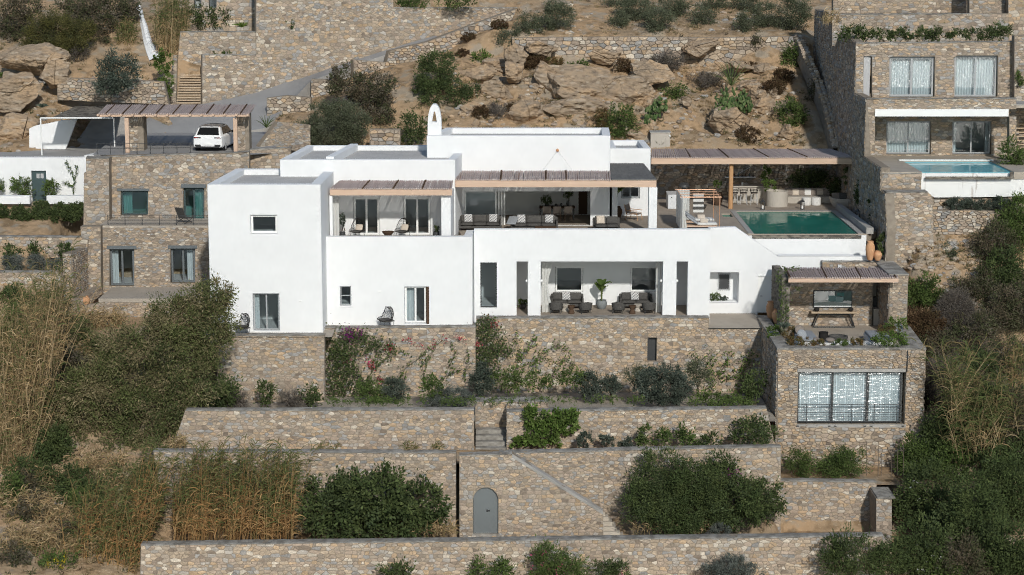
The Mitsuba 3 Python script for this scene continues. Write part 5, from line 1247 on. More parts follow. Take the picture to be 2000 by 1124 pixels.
add('seat', rbox(x0, x1, 124.0, 125.2, zd, zd + .42, .02), 'pale_clay', bn); add('backrest', rbox(x0, x1, 125.21, 125.5, zd, zd + .80, .02), 'pale_clay', bn)
for k, t in enumerate(np.linspace(.08, .92, 7)):
    p_ = numbered('cushion'); x = x0 + (x1 - x0) * t
    scene[p_] = ply(cushion(.5, .42, .17, (x, 124.85, zd + .62), tilt=68, yaw=(-1) ** k * 6), ['fabric_taupe', 'fabric_cream', 'fabric_taupe', 'fabric_white'][k % 4], smooth=True); tag(p_, f'{["first", "second", "third", "fourth", "fifth", "sixth", "last"][k]} cushion from the left on the built-in bench', 'cushion')
bt = thing('stone_trough', 'pale boat-shaped stone seat at the right end of the pergola', 'seat'); c = np.array([DX(1647, 122.6), 122.6, zd])
def hull(z, k): s = np.linspace(0, 2 * np.pi, 33)[:-1]; return np.stack([k * .92 * np.sign(np.cos(s)) * np.abs(np.cos(s)) ** .7, k * .62 * np.sin(s), np.full(32, z) + .10 * np.abs(np.cos(s)) ** 3 * (z > .2)], -1)
R_ = np.array([hull(0, .72), hull(.30, .93), hull(.52, 1.0), hull(.54, .92), hull(.34, .84)]); f = []
for a in range(4):
    for i in range(32): j = (i + 1) % 32; f += [[a * 32 + i, a * 32 + j, a * 32 + 32 + j], [a * 32 + i, a * 32 + 32 + j, a * 32 + 32 + i]]
f += [[4 * 32, 4 * 32 + i, 4 * 32 + i + 1] for i in range(1, 31)]
add('hull', move(trimesh.Trimesh(R_.reshape(-1, 3), np.array(f), process=False), *c), 'grey_clay' if False else 'pale_clay', bt, smooth=40)
for k, dx in enumerate((-.45, 0, .42)):
    p_ = numbered('cushion'); scene[p_] = ply(cushion(.48, .42, .16, c + [dx, .22, .62], tilt=66, yaw=8 - 8 * k), ['fabric_taupe', 'fabric_dark', 'fabric_taupe'][k], smooth=True); tag(p_, ['left', 'middle', 'right'][k] + ' dark cushion in the boat-shaped seat', 'cushion')
for px, l, w in ((1316, 'white outdoor kitchen unit nearest the villa corner', .75), (1337, 'white outdoor kitchen unit right of the first one', .7)):
    t = thing('outdoor_kitchen', l, 'kitchen unit'); x = DX(px, 121.6); y = 121.4 + (px - 1316) * .05
    add('body', rbox(x - w / 2, x + w / 2, y, y + 1.5, zd, zd + .88, .02), 'white_box', t); add('worktop', rbox(x - w / 2 - .03, x + w / 2 + .03, y - .03, y + 1.53, zd + .882, zd + .93, .01), 'steel', t)
    for q in (-.16, .16): add('knob', rod((x + q, y - .03, zd + .72), (x + q, y + .01, zd + .72), .035, 8), 'dark_metal', t)
k = thing('grill_hood', 'black grill lid standing on the outdoor kitchen', 'grill'); x = DX(1337, 123); add('lid', lathe([(0, .30), (.18, .27), (.34, .14), (.36, 0), (0, 0)], 20, (x, 123.6, zd + 1.1)), 'dark_metal', k, smooth=40)
add('stand', rod((x, 123.6, zd), (x, 123.6, zd + 1.1), .12, 8), 'dark_metal', k)
pot('clay_pot', 'dark clay pot with a green plant left of the bar', (DX(1401, 123.2), 123.2, zd), .34, .8, 'dark_wood', .8)

# daybed under a copper frame
scene['mat_copper'] = principled((.62, .35, .22), .35, metallic=.35)
dbx0, dbx1, dby0, dby1 = DX(1330, 112.2), DX(1404, 112.2), 112.0, 115.4
cf = thing('canopy_frame', 'copper coloured canopy frame over two sun beds by the pool', 'canopy frame'); H = 1.95
for x in (dbx0, dbx1):
    for y in (dby0, dby1): add('post', rod((x, y, zd), (x, y, zd + H), .026, 8), 'copper', cf)
for y in (dby0, dby1): add('rail', rod((dbx0 - .1, y, zd + H), (dbx1 + .1, y, zd + H), .024, 8), 'copper', cf)
for x in (dbx0, dbx1): add('rail', rod((x, dby0, zd + H), (x, dby1, zd + H), .024, 8), 'copper', cf)
for t in (.33, .66): add('rail', rod((dbx0, dby0 + (dby1 - dby0) * t, zd + H + .02), (dbx1 + .06, dby0 + (dby1 - dby0) * t, zd + H + .02), .018, 6), 'copper', cf)
add('rail', rod((dbx1, dby0, zd + .95), (dbx1, dby1, zd + .95), .016, 6), 'copper', cf)
DP = Plane((dbx0 + .02, dby1), (dbx0 + .02, dby0))
add('drape', drape(DP, .2, DP.L + .3, zd + .05, zd + H + .02, 0, .07, 9), 'curtain', cf, label='pale grey cloth drape hanging at the left side')
DP2 = Plane((dbx0 - .05, dby0 + .02), (dbx0 + .5, dby0 + .02)); add('drape', drape(DP2, 0, .38, zd + .1, zd + H, 0, .05, 3, taper=.3), 'curtain', cf)
DP3 = FP(1340, 1360, 115.3); add('drape', drape(Plane((dbx0, dby1 - .04), (dbx0 + 1.0, dby1 - .04)), 0, .75, zd + .1, zd + H, 0, .05, 5), 'curtain', cf)
t = thing('striped_towel', 'black and white striped towel hanging in the copper frame', 'towel'); x = dbx0 + (dbx1 - dbx0) * .42
for k in range(7): add('stripe', rbox(x, x + .62, dby1 - .62, dby1 - .60, zd + .70 + k * .155, zd + .70 + (k + 1) * .155 - .001, .004), ['fabric_white', 'fabric_dark'][k % 2], t)
add('hanger', rod((x - .05, dby1 - .61, zd + 1.80), (x + .67, dby1 - .61, zd + 1.80), .016, 6), 'copper', t)
add('cord', rod((x + .31, dby1 - .61, zd + 1.8), (x + .31, dby1 - .61, zd + H), .006, 4), 'copper', t)
for k, (y, l) in enumerate(((112.5, 'sun bed with cream pillow nearer to the parapet'), (114.2, 'sun bed with cream pillow farther from the parapet'))):
    t = thing('sun_bed', l, 'sun bed'); a, b = dbx0 + .22, dbx1 - .1
    add('frame', rbox(a, b, y - .4, y + .4, zd + .22, zd + .30, .02), 'fascia_wood', t)
    add('mattress', cushion(b - a - .7, .78, .16, ((a + .7 + b) / 2, y, zd + .38), puff=.15), 'fabric_white', t, smooth=True)
    add('headrest', turn(cushion(.80, .78, .14, (a + .34, y, zd + .38), puff=.15), 35, (a + .74, y, zd + .36), (0, 1, 0)), 'fabric_grey', t, smooth=True)
    add('pillow', cushion(.44, .34, .14, (a + 1.1, y - .12, zd + .54), tilt=35), 'fabric_cream', t, smooth=True)
    for x in (a + .1, b - .1):
        for yy in (y - .34, y + .34): add('leg', rod((x, yy, zd), (x, yy, zd + .24), .03, 6), 'fascia_wood', t)
c = PZ(1368, 409, zd); k = thing('fire_bowl', 'dark round bowl on the deck beside the copper frame', 'bowl'); add('bowl', lathe([(0, 0), (.22, 0), (.36, .14), (.38, .24), (.33, .24), (.28, .12), (0, .10)], 24, c), 'fabric_dark', k, smooth=40)
add('rim', lathe([(.33, .242), (.39, .242), (.39, .27), (.33, .27)], 24, c), 'dark_metal', k)
sd = thing('garden_shed', 'small pale grey garden shed behind the villa roof', 'shed'); YS = 127.9
x0, x1 = xat(1271, YS, 19.3), xat(1309, YS, 19.3); z0, z1 = zat(296, YS), zat(260, YS)
add('body', box(x0, x1, YS, YS + 1.3, z0, z1), 'pale_clay', sd); add('roof', prism([(x0 - .05, YS - .06), (x1 + .05, YS - .06), (x1 + .05, YS + 1.36), (x0 - .05, YS + 1.36)], z1 + .002, z1 + .06), 'concrete', sd)
for k in range(3): add('door_panel', box(x0 + .38 + .29 * k, x0 + .64 + .29 * k, YS - .03, YS - .002, z0, z1 - .22), 'pale_clay', sd)
add('lamp', trimesh.creation.icosphere(1, .06).apply_translation((x1 - .03, YS - .06, z1 - .2)), 'white_paint', sd)

# jars
def jar(label, px, py, Y, r, h, z=None, mat='terracotta'):
    z = zat(py, Y) if z is None else z
    t = thing('terracotta_jar', label, 'jar'); c = (xat(px, Y, z), Y, z)
    add('body', lathe([(0, 0), (r * .55, 0), (r * .72, h * .15), (r, h * .55), (r * .95, h * .74), (r * .62, h * .92), (r * .72, h), (r * .58, h), (r * .5, h * .92), (0, h * .88)], 28, c), mat, t, smooth=45)
jar('tall terracotta jar beside the pool wall', 1699, 508, 109.0, .26, 1.05); jar('short round terracotta jar right of the tall one', 1714, 509, 109.0, .24, .52)
jar('tall terracotta jar leaning by the white door', 1505, 622, 108.0, .26, .95); jar('wide terracotta jar in front of the tall jar by the white door', 1519, 632, 106.6, .34, .80)
jar('small terracotta pot on the patio of the left stone house', 168, 598, 110.6, .24, .56)

# pavilion lounge
TVc = TP.rect(1588, 567, 1664, 601)
tv = thing('outdoor_screen', 'large wall screen showing a bed with teal cushions in the pavilion lounge', 'screen')
add('frame', TP.bar(*TVc, .08, .10), 'dark_metal', tv)
def screen_fn(p, n, uv):
    x, z = uv.x, uv.y
    c = mi.Color3f(.05, .09, .09)
    c = dr.select((x < .55) & (z > .40), mi.Color3f(.80, .81, .82), c)
    c = dr.select((z < .36 + .04 * dr.sin(x * 9)) , mi.Color3f(.74, .75, .76), c)
    c = dr.select((z < .22 + .10 * dr.sin(x * 3 + .4)), mi.Color3f(.30, .35, .35), c)
    c = dr.select((x > .38) & (x < .62) & (z > .34) & (z < .72), mi.Color3f(.12, .22, .23), c)
    c = dr.select((x > .58) & (x < .78) & (z > .30) & (z < .64), mi.Color3f(.22, .33, .35), c)
    c = dr.select((x > .62) & (x < .80) & (z > .70) & (z < .90), mi.Color3f(.03, .14, .14), c)
    c = dr.select((z < .07), mi.Color3f(.70, .71, .72), c)
    return c
scene['mat_screen'] = {'type': 'principled', 'base_color': proc(screen_fn), 'roughness': .25}
u0, u1, z0, z1 = TVc; q = TP.pt(np.array([u0 + .05, u1 - .05, u1 - .05, u0 + .05]), np.array([z0 + .05, z0 + .05, z1 - .05, z1 - .05]), .104)
add('picture', (q, np.array([[0, 1, 2], [0, 2, 3]])), 'screen', tv, uv=np.array([[0, 0], [1, 0], [1, 1], [0, 1]], float))
cs = thing('console_table', 'long wooden console with black crossed legs under the screen', 'console table'); cx_ = (xat(1627, 107.1, ZQ))
wt = 89 * 109.3 / F
add('top', rbox(cx_ - wt / 2, cx_ + wt / 2, 106.75, 107.3, ZQ + .80, ZQ + .87, .01), 'board_wood', cs)
for x in (-1, 1):
    for yy in (106.82, 107.22):
        add('leg', chain([(cx_ + x * (wt / 2 - .42), yy, ZQ + .80), (cx_ + x * (wt / 2 - .28), yy, ZQ + .45), (cx_ + x * (wt / 2 - .12), yy, ZQ + .03)], .035, .035, 4), 'dark_metal', cs)
add('beam', box(cx_ - wt / 2 + .12, cx_ + wt / 2 - .12, 106.8, 106.86, ZQ + .0, ZQ + .07), 'dark_metal', cs); add('beam', box(cx_ - wt / 2 + .40, cx_ + wt / 2 - .40, 107.0, 107.05, ZQ + .66, ZQ + .78), 'dark_metal', cs)
for px, l in ((1595, 'black ball ornament at the left end of the console'), (1661.5, 'black ball ornament at the right end of the console')):
    k = numbered('ball_ornament'); m = trimesh.creation.icosphere(3, .14); m.vertices *= [1.05, 1, .85]; scene[k] = ply(move(m, xat(px, 107, ZQ + .9), 107.0, ZQ + .87 + .118), 'rattan', smooth=True); tag(k, l, 'ornament')
b1 = thing('lounge_bench', 'pale curved lounge bench around the front edge of the pavilion roof', 'bench')
xa_, xb3 = xl + 1.25, xr - 1.35
add('seat', rbox(xa_, xa_ + 1.1, YF + 1.5, YF + 4.2, ZQ, ZQ + .36, .04), 'fabric_white', b1); add('seat', rbox(xa_ + 1.11, xb3 - 1.12, YF + 1.5, YF + 2.2, ZQ, ZQ + .30, .04), 'fabric_white', b1); add('seat', rbox(xb3 - 1.1, xb3, YF + 1.5, YF + 4.2, ZQ, ZQ + .36, .04), 'fabric_white', b1)
add('mattress', cushion(1.05, 2.5, .16, (xa_ + .55, YF + 2.8, ZQ + .44), puff=.12), 'fabric_grey', b1, smooth=True); add('mattress', cushion(1.05, 2.5, .16, (xb3 - .55, YF + 2.8, ZQ + .44), puff=.12), 'fabric_grey', b1, smooth=True)
for dx, dy, l, mt, r_ in ((.25, 1.9, 'round grey cushion at the left front corner of the pavilion lounge', 'fabric_grey', .27), (.30, 3.0, 'round taupe cushion farther back on the left lounge bench', 'fabric_taupe', .29), (1.0, 1.75, 'flat taupe cushion on the front lounge bench, leftmost', 'fabric_taupe', .24), (1.7, 1.75, 'flat brown cushion on the front lounge bench beside the dark pot', 'fabric_taupe', .24), (4.05, 1.8, 'flat black cushion on the front lounge bench at the right', 'fabric_dark', .27), (5.6, 3.6, 'grey cushion farther back on the right lounge bench', 'fabric_grey', .28)):
    k = numbered('cushion'); m = trimesh.creation.icosphere(3, r_); m.vertices *= [1, 1, .42]; m = turn(m, 58 if dx < .5 or dx > 5 else 8, axis=(1, .4, 0)); scene[k] = ply(move(m, xa_ + dx, YF + dy, ZQ + (.70 if dx < .5 or dx > 5 else .44)), mt, smooth=True); tag(k, l, 'cushion')
k = thing('fire_bowl', 'wide dark fire ring in the middle of the pavilion lounge', 'fire bowl'); c = (xat(1638, 102.3, ZQ), 102.6, ZQ); add('bowl', lathe([(0, 0), (.42, 0), (.52, .30), (.52, .40), (.42, .40), (.38, .22), (0, .20)], 28, c), 'fabric_dark', k, smooth=40); add('plate', lathe([(0, .205), (.37, .225), (0, .24)], 24, c), 'pale_clay', k)
pot('plant_pot', 'dark ribbed pot beside the fire ring', (xat(1609, 102.5, ZQ), 102.7, ZQ), .26, .58, 'rattan', .92)

# the car
scene['mat_car_paint'] = principled((.80, .80, .81), .28, clearcoat=.8, clearcoat_gloss=.9)
scene['mat_car_glass'] = principled((.012, .013, .014), .08)
scene['mat_tyre'] = diffuse((.025, .025, .026)); scene['mat_tail_light'] = principled((.30, .02, .02), .2); scene['mat_black_trim'] = principled((.022, .022, .024), .5)
car = thing('car', 'white compact car parked under the carport, seen from behind', 'car')
cc = np.array([xat(402, 118.9, cz_) + .14, 118.75, cz_]); yawc = -6
def loft(secs):
    secs = [np.array(s) for s in secs]; n = len(secs[0]); V = np.vstack(secs); f = []
    for a in range(len(secs) - 1):
        for i in range(n): j = (i + 1) % n; f += [[a * n + i, a * n + j, (a + 1) * n + j], [a * n + i, (a + 1) * n + j, (a + 1) * n + i]]
    for base, rev in ((0, True), ((len(secs) - 1) * n, False)):
        for i in range(1, n - 1): f.append([base, base + i + 1, base + i] if rev else [base, base + i, base + i + 1])
    m = trimesh.Trimesh(V, np.array(f), process=False); m.fix_normals(); return m
def csec(y, w, zb_, zt_, r=.12, n=6):
    def arc(cx, cz2, a0): return [(cx + r * math.cos(a), y, cz2 + r * math.sin(a)) for a in np.radians(np.linspace(a0, a0 + 90, n))]
    return arc(w - r, zt_ - r, 0) + arc(-w + r, zt_ - r, 90) + arc(-w + r, zb_ + r, 180) + arc(w - r, zb_ + r, 270)
lower = loft([csec(0.0, .78, .42, .92, .10), csec(.05, .86, .30, 1.0, .13), csec(.4, .90, .24, 1.02, .14), csec(1.2, .905, .22, 1.0, .12), csec(3.0, .90, .22, .98, .12), csec(3.7, .87, .24, .90, .14), csec(4.1, .76, .34, .74, .14)])
def gsec(y, wb_, wt_, zb_, zt_): return [(-wb_, y, zb_), (wb_, y, zb_), (wt_, y + 0, zt_), (wt_ * .7, y, zt_ + .03), (0, y, zt_ + .045), (-wt_ * .7, y, zt_ + .03), (-wt_, y, zt_)]
upper = loft([gsec(.16, .80, .78, .98, 1.01), gsec(.55, .80, .64, .98, 1.46), gsec(1.1, .82, .62, .98, 1.53), gsec(2.2, .82, .62, .98, 1.50), gsec(3.05, .82, .74, .96, 1.0)])
wheels = [(x, y) for x in (-.80, .80) for y in (.78, 3.3)]
lowc = mf(lower)
for x, y in wheels: lowc = lowc - mf(rod((x - .16, y, .33), (x + .16, y, .33), .38, 20))
C_ = lambda m: xf_(m, cc, yawc)
add('body', C_(tm(lowc)), 'car_paint', car, smooth=35); add('roof', C_(upper), 'car_paint', car, smooth=30)
add('rear_window', C_(trimesh.Trimesh([(-.68, .13, 1.03), (.68, .13, 1.03), (.57, .47, 1.43), (-.57, .47, 1.43)], [[0, 1, 2], [0, 2, 3]], process=False)), 'car_glass', car)
for s in (-1, 1):
    add('side_window', C_(trimesh.Trimesh([(s * .812, .62, 1.03), (s * .826, 2.75, 1.03), (s * .66, 2.25, 1.44), (s * .655, .85, 1.44)], [[0, 1, 2], [0, 2, 3]], process=False)), 'car_glass', car)
    k = add('mirror', C_(rbox(*sorted((s * .86, s * 1.06)), 2.45, 2.6, .98, 1.12, .04)), 'black_trim', car)
    add('tail_light', C_(rbox(*sorted((s * .40, s * .84)), -.012, .09, .83, .91, .02)), 'black_trim', car); add('lamp_strip', C_(rbox(*sorted((s * .55, s * .80)), -.022, -.010, .85, .88, .004)), 'tail_light', car)
    add('exhaust_trim', C_(rbox(*sorted((s * .42, s * .78)), -.03, .05, .34, .46, .03)), 'black_trim', car)
add('bumper', C_(rbox(-.70, .70, -.035, .08, .26, .35, .03)), 'black_trim', car); add('number_plate', C_(rbox(-.26, .26, -.04, -.02, .44, .55, .008)), 'white_paint', car); add('plate_recess', C_(rbox(-.38, .38, -.015, .0, .42, .66, .006)), 'black_trim', car) if False else None
add('spoiler', C_(rbox(-.56, .56, .38, .62, 1.455, 1.50, .02)), 'car_paint', car); add('aerial', C_(rod((0, .95, 1.56), (0, .80, 1.64), .02, 6)), 'black_trim', car)
for x, y in wheels:
    w = add('wheel', C_(rod((x - .10, y, .32), (x + .10, y, .32), .32, 20)), 'tyre', car); s = 1 if x > 0 else -1
    add('rim', C_(lathe([(0, 0), (.20, 0), (.21, .012), (0, .03)], 12).apply_transform(trimesh.transformations.rotation_matrix(s * math.pi / 2, (0, 1, 0))).apply_translation((x + s * .1, y, .32))), 'steel', w)
# pipe and bits on the upper left slope
pp_ = thing('rain_chute', 'white plastered stone chute running down the slope at the upper left', 'chute'); q = [P(x, y, Yat(x, y)) for x, y in ((271, 20), (280, 52), (288, 86), (297, 106), (306, 124))]
sec = []
for k, c in enumerate(q): w = (.20, .23, .30, .42, .50)[k]; sec += [c + [-w, .3, -1.2], c + [-w, .1, .20], c + [-w * .3, 0, .36], c + [w * .5, 0, .34], c + [w, .1, .18], c + [w, .3, -1.2]]
f = []
for k in range(4):
    for a in range(5): f += [[6 * k + a, 6 * k + a + 1, 6 * k + 7 + a], [6 * k + a, 6 * k + 7 + a, 6 * k + 6 + a]]
scene[pp_] = ply((np.array(sec), np.array(f)), 'plaster')
wp = thing('water_pipe', 'pale pipe running straight down the bare slope at the right', 'pipe'); add('upper_length', rod(P(1861, 437, 112.2) + [0, 0, .1], P(1864, 472, 111.2) + [0, 0, .1], .055, 8), 'white_paint', wp); add('lower_length', rod(P(1866, 508, 110.2) + [0, 0, .08], P(1866, 552, 109) + [0, 0, .08], .05, 8), 'concrete', wp)
pth = P(105, 1000, 95.0)
sheet('path', [tuple(P(96, 1046, 93.3) + [0, 0, .12]), tuple(P(110, 1046, 93.3) + [0, 0, .12]), tuple(P(131, 935, 97.2) + [0, 0, .15]), tuple(P(116, 935, 97.2) + [0, 0, .15])], 'concrete', 'narrow pale concrete path at the lower left', 'path', bump=.02)
sheet('path', [tuple(P(-10, 1140, 88.6) + [0, 0, .2]), tuple(P(60, 1140, 88.6) + [0, 0, .2]), tuple(P(38, 1090, 90.8) + [0, 0, .2]), tuple(P(-10, 1085, 90.8) + [0, 0, .2])], 'concrete', 'pale concrete path end in the bottom left corner', 'path', bump=.02)

# ---------------------------------------------------------------- plants
PALS = {   # leaf colours of each kind of plant
 'dark': [(.065, .092, .036), (.088, .118, .046), (.115, .142, .056), (.075, .098, .048)],
 'green': [(.075, .115, .034), (.10, .145, .044), (.13, .175, .058), (.08, .105, .042)],
 'bright': [(.09, .15, .035), (.13, .19, .05), (.16, .21, .07), (.07, .11, .03)],
 'olive': [(.11, .125, .075), (.14, .155, .10), (.085, .098, .056), (.165, .175, .122)],
 'greydark': [(.075, .095, .075), (.10, .122, .098), (.13, .15, .122), (.068, .082, .06)],
 'lavender': [(.125, .145, .125), (.165, .18, .16), (.10, .115, .10), (.19, .195, .175)],
 'brown': [(.115, .070, .042), (.145, .095, .055), (.085, .055, .035), (.11, .085, .045)],
 'drygrey': [(.155, .135, .12), (.195, .175, .155), (.12, .10, .088), (.17, .15, .12)],
 'broom': [(.13, .125, .042), (.16, .145, .06), (.10, .10, .042), (.075, .082, .042)],
 'mixed': [(.11, .135, .05), (.14, .16, .065), (.24, .195, .115), (.34, .275, .17), (.09, .115, .05), (.18, .18, .085), (.12, .145, .055)],
 'scrub': [(.08, .088, .046), (.12, .10, .066), (.16, .125, .088), (.085, .105, .048), (.18, .155, .125)],
 'rust': [(.17, .10, .05), (.13, .12, .05), (.20, .13, .06), (.09, .10, .04)],
 'straw': [(.46, .325, .175), (.38, .27, .145), (.54, .41, .25), (.29, .21, .12), (.22, .19, .095)],
 'ochre': [(.46, .27, .12), (.38, .215, .095), (.52, .34, .165), (.28, .17, .08), (.20, .16, .07)],
 'reedgreen': [(.11, .135, .05), (.085, .11, .042), (.15, .155, .065), (.22, .17, .085)],
}
def leaf_mesh(pos, axis, L, W, r, fold=.25):
    """Rhombic leaves: pos (n,3) their foot, axis (n,3) unit, L and W (n,)."""
    n = len(pos); side = np.cross(axis, r.normal(size=(n, 3))); side /= np.linalg.norm(side, axis=1, keepdims=True) + 1e-9
    nn = np.cross(axis, side)
    mid = pos + axis * (L * .5)[:, None]
    V = np.stack([pos, mid + side * (W / 2)[:, None] + nn * (W * fold)[:, None], pos + axis * L[:, None], mid - side * (W / 2)[:, None] + nn * (W * fold)[:, None]], 1)
    b = np.arange(n)[:, None] * 4
    return V.reshape(-1, 3), np.vstack([b + [0, 1, 2], b + [0, 2, 3]])

SEED = [1000]
def unit(v): return v / (np.linalg.norm(v, axis=-1, keepdims=True) + 1e-9)
def crown(ells, pal, L=.14, W=.45, cover=1.0, clump=.30, r=None, up=.25, fine=1.0, lumpy=.26):
    """Leaves in clumps spread through the outer part of the given ellipsoids (centre, radii); returns vertices, faces, colours and the clump centres."""
    P_, A_, C_, K_ = [], [], [], []
    cols = np.array(PALS[pal])
    for c, rad in ells:
        area = rad[0] * rad[2] * np.pi; n = int(cover * 4.1 * area / (L * L * W * .5) * .62) + 40
        k = max(10, int(6.0 * (rad[0] * rad[2]) / clump ** 2 * .85))
        u = unit(r.normal(size=(k, 3))); rr = r.uniform(.12, 1.0, k) ** .45
        lump = 1 + lumpy * (meshkit.fbm(u * 1.8 + r.uniform(0, 50), 2, 1) - .5) * 2
        cc = u * (rr * lump)[:, None] * rad
        low = cc[:, 2] < -.75 * rad[2]; cc[low, 2] *= .7
        q = r.integers(0, k, n); cs = clump * r.uniform(.55, 1.25, k) * min(1, rad.min() / .5)
        off = r.normal(size=(n, 3)) * (cs[q] * .5)[:, None]
        p = cc[q] + off
        out = unit(cc[q] / rad * .8 + off * 1.3 + r.normal(size=(n, 3)) * .7 + [0, 0, up])
        tint = cols[r.integers(0, len(cols), k)] * r.uniform(.68, 1.32, (k, 1))
        own = cols[r.integers(0, len(cols), n)]
        P_.append(p + c); A_.append(out); C_.append((.62 * tint[q] + .38 * own) * r.uniform(.72, 1.28, (n, 1))); K_.append(cc + c)
    p, a, col = np.vstack(P_), np.vstack(A_), np.vstack(C_)
    l = 1.15 * L * r.uniform(.6, 1.35, len(p)) * fine
    V, f = leaf_mesh(p, a, l, l * W, r)
    return V, f, np.repeat(col, 4, 0), np.vstack(K_)

KIND = {   # name, category, palette, leaf length, width share, cover, clump
 'dark': ('shrub', 'shrub', 'dark', .15, .42, 1.0, .30), 'green': ('shrub', 'shrub', 'green', .14, .42, 1.0, .28), 'bright': ('leafy_plant', 'plant', 'bright', .17, .40, .9, .24),
 'olive': ('olive_bush', 'bush', 'olive', .12, .30, 1.1, .32), 'greydark': ('shrub', 'shrub', 'greydark', .12, .38, 1.9, .20), 'lavender': ('lavender', 'shrub', 'lavender', .13, .20, 2.0, .18),
 'brown': ('cushion_shrub', 'shrub', 'brown', .09, .40, 2.2, .11), 'drygrey': ('dry_shrub', 'shrub', 'drygrey', .20, .12, 1.3, .26), 'broom': ('broom_shrub', 'shrub', 'broom', .18, .16, 1.4, .34),
 'mixed': ('tree', 'tree', 'mixed', .15, .34, .95, .42), 'scrub': ('scrub_bush', 'bush', 'scrub', .14, .30, 1.0, .34), 'rust': ('low_plant', 'plant', 'rust', .14, .25, 1.2, .16), 'clipped': ('clipped_shrub', 'shrub', 'dark', .09, .5, 2.4, .09)}
def bush(kind, label, lobes, Y=None, deep=.8, name=None, cat=None, L=None, cover=None, flowers=None, trunk=True, dy=0.0, pal=None, clump=None, stems=3, trunkmat='bark', W=None, group=None):
    SEED[0] += 1; r = np.random.default_rng(SEED[0])
    nm, ct, pl, l_, w_, cv, cl = KIND[kind]
    low = max(lobes, key=lambda q: q[1] + q[3])
    if Y is None: Y = Yat(low[0], low[1] + low[3] * .85) + .25 * low[2] * 120 / F
    Y += dy
    ells = []
    for k, (cx, cy, rx, ry) in enumerate(lobes):
        yy = Y + (r.uniform(-.35, .35) * rx * 110 / F if k else 0)
        c = P(cx, cy, yy); s = F / project(c)[2]
        ells.append((c, np.array([rx / s, rx / s * deep, ry / s]) * .99))
    V, f, col, K = crown(ells, pal or pl, L or l_, W or w_, cover or cv, clump or cl, r, lumpy=.05 if kind in ('brown', 'clipped') else .26)
    key = thing(name or nm, label, cat or ct, group)
    add('crown', (V, f), 'foliage', key, color=col)
    zb_ = min(e[0][2] - e[1][2] for e in ells)
    foot = P(low[0], low[1] + low[3], Y); foot[2] = min(foot[2], zb_ + .05)
    if trunk:
        st = []
        for j in range(stems * max(1, len(lobes) // 2)):
            back = K[K[:, 1] >= np.median(K[:, 1])]; t = back[r.integers(len(back))]; b = foot + [r.normal(0, .08), .15 + r.normal(0, .05), -.15]
            m = (b + t) / 2 + r.normal(0, .06, 3) * np.linalg.norm(t - b)
            st.append(chain([b, m * .6 + b * .4 + [0, 0, .02], m, t], .03 + .006 * len(lobes), .010, 5))
        add('stem', st, trunkmat, key)
    if flowers:
        fc, n, sz, box_ = flowers
        idx = r.integers(0, len(K), n); p = K[idx] + r.normal(0, .12, (n, 3)) + [0, -.12, .05]
        if box_ is not None:
            x0, y0, x1, y1 = box_; p = np.array([P(r.uniform(x0, x1), r.uniform(y0, y1), Y - .25) for _ in range(n)])
        m = 7; q = np.repeat(p, m, 0) + r.normal(0, sz * .8, (n * m, 3)); a = unit(r.normal(size=(n * m, 3)) + [0, -.6, .4]); l = np.full(n * m, sz) * r.uniform(.6, 1.3, n * m)
        V2, f2 = leaf_mesh(q, a, l, l * .8, r)
        add('flowers', (V2, f2), 'foliage', key, color=np.repeat(np.array(fc) * r.uniform(.7, 1.25, (n * m, 1)), 4, 0), kind='stuff')
    return key

def blades(base, tip, bend, w, r, seg=5):
    """Long thin leaves from base to tip (n,3) that sag by bend (n,)."""
    n = len(base); t = np.linspace(0, 1, seg + 1)[None, :, None]
    c = base[:, None] * (1 - t) + tip[:, None] * t + np.array([0, 0, 1.0]) * (bend[:, None, None] * (4 * t * (1 - t)))
    side = np.cross(unit(tip - base), r.normal(size=(n, 3)) * [.6, .6, .2] + [0, -1, 0]); side = unit(side)
    ww = (w[:, None] * np.interp(np.linspace(0, 1, seg + 1), [0, .2, .4, .6, .8, 1], [.75, 1.0, .95, .8, .5, .06])[None, :])[..., None] * .5
    V = np.stack([c - side[:, None] * ww, c + side[:, None] * ww], 2).reshape(-1, 3)
    k = np.arange(n)[:, None, None] * 2 * (seg + 1) + np.arange(seg)[None, :, None] * 2
    f = np.concatenate([k + [0, 1, 3], k + [0, 3, 2]], 1).reshape(-1, 3)
    return V, f, 2 * (seg + 1)

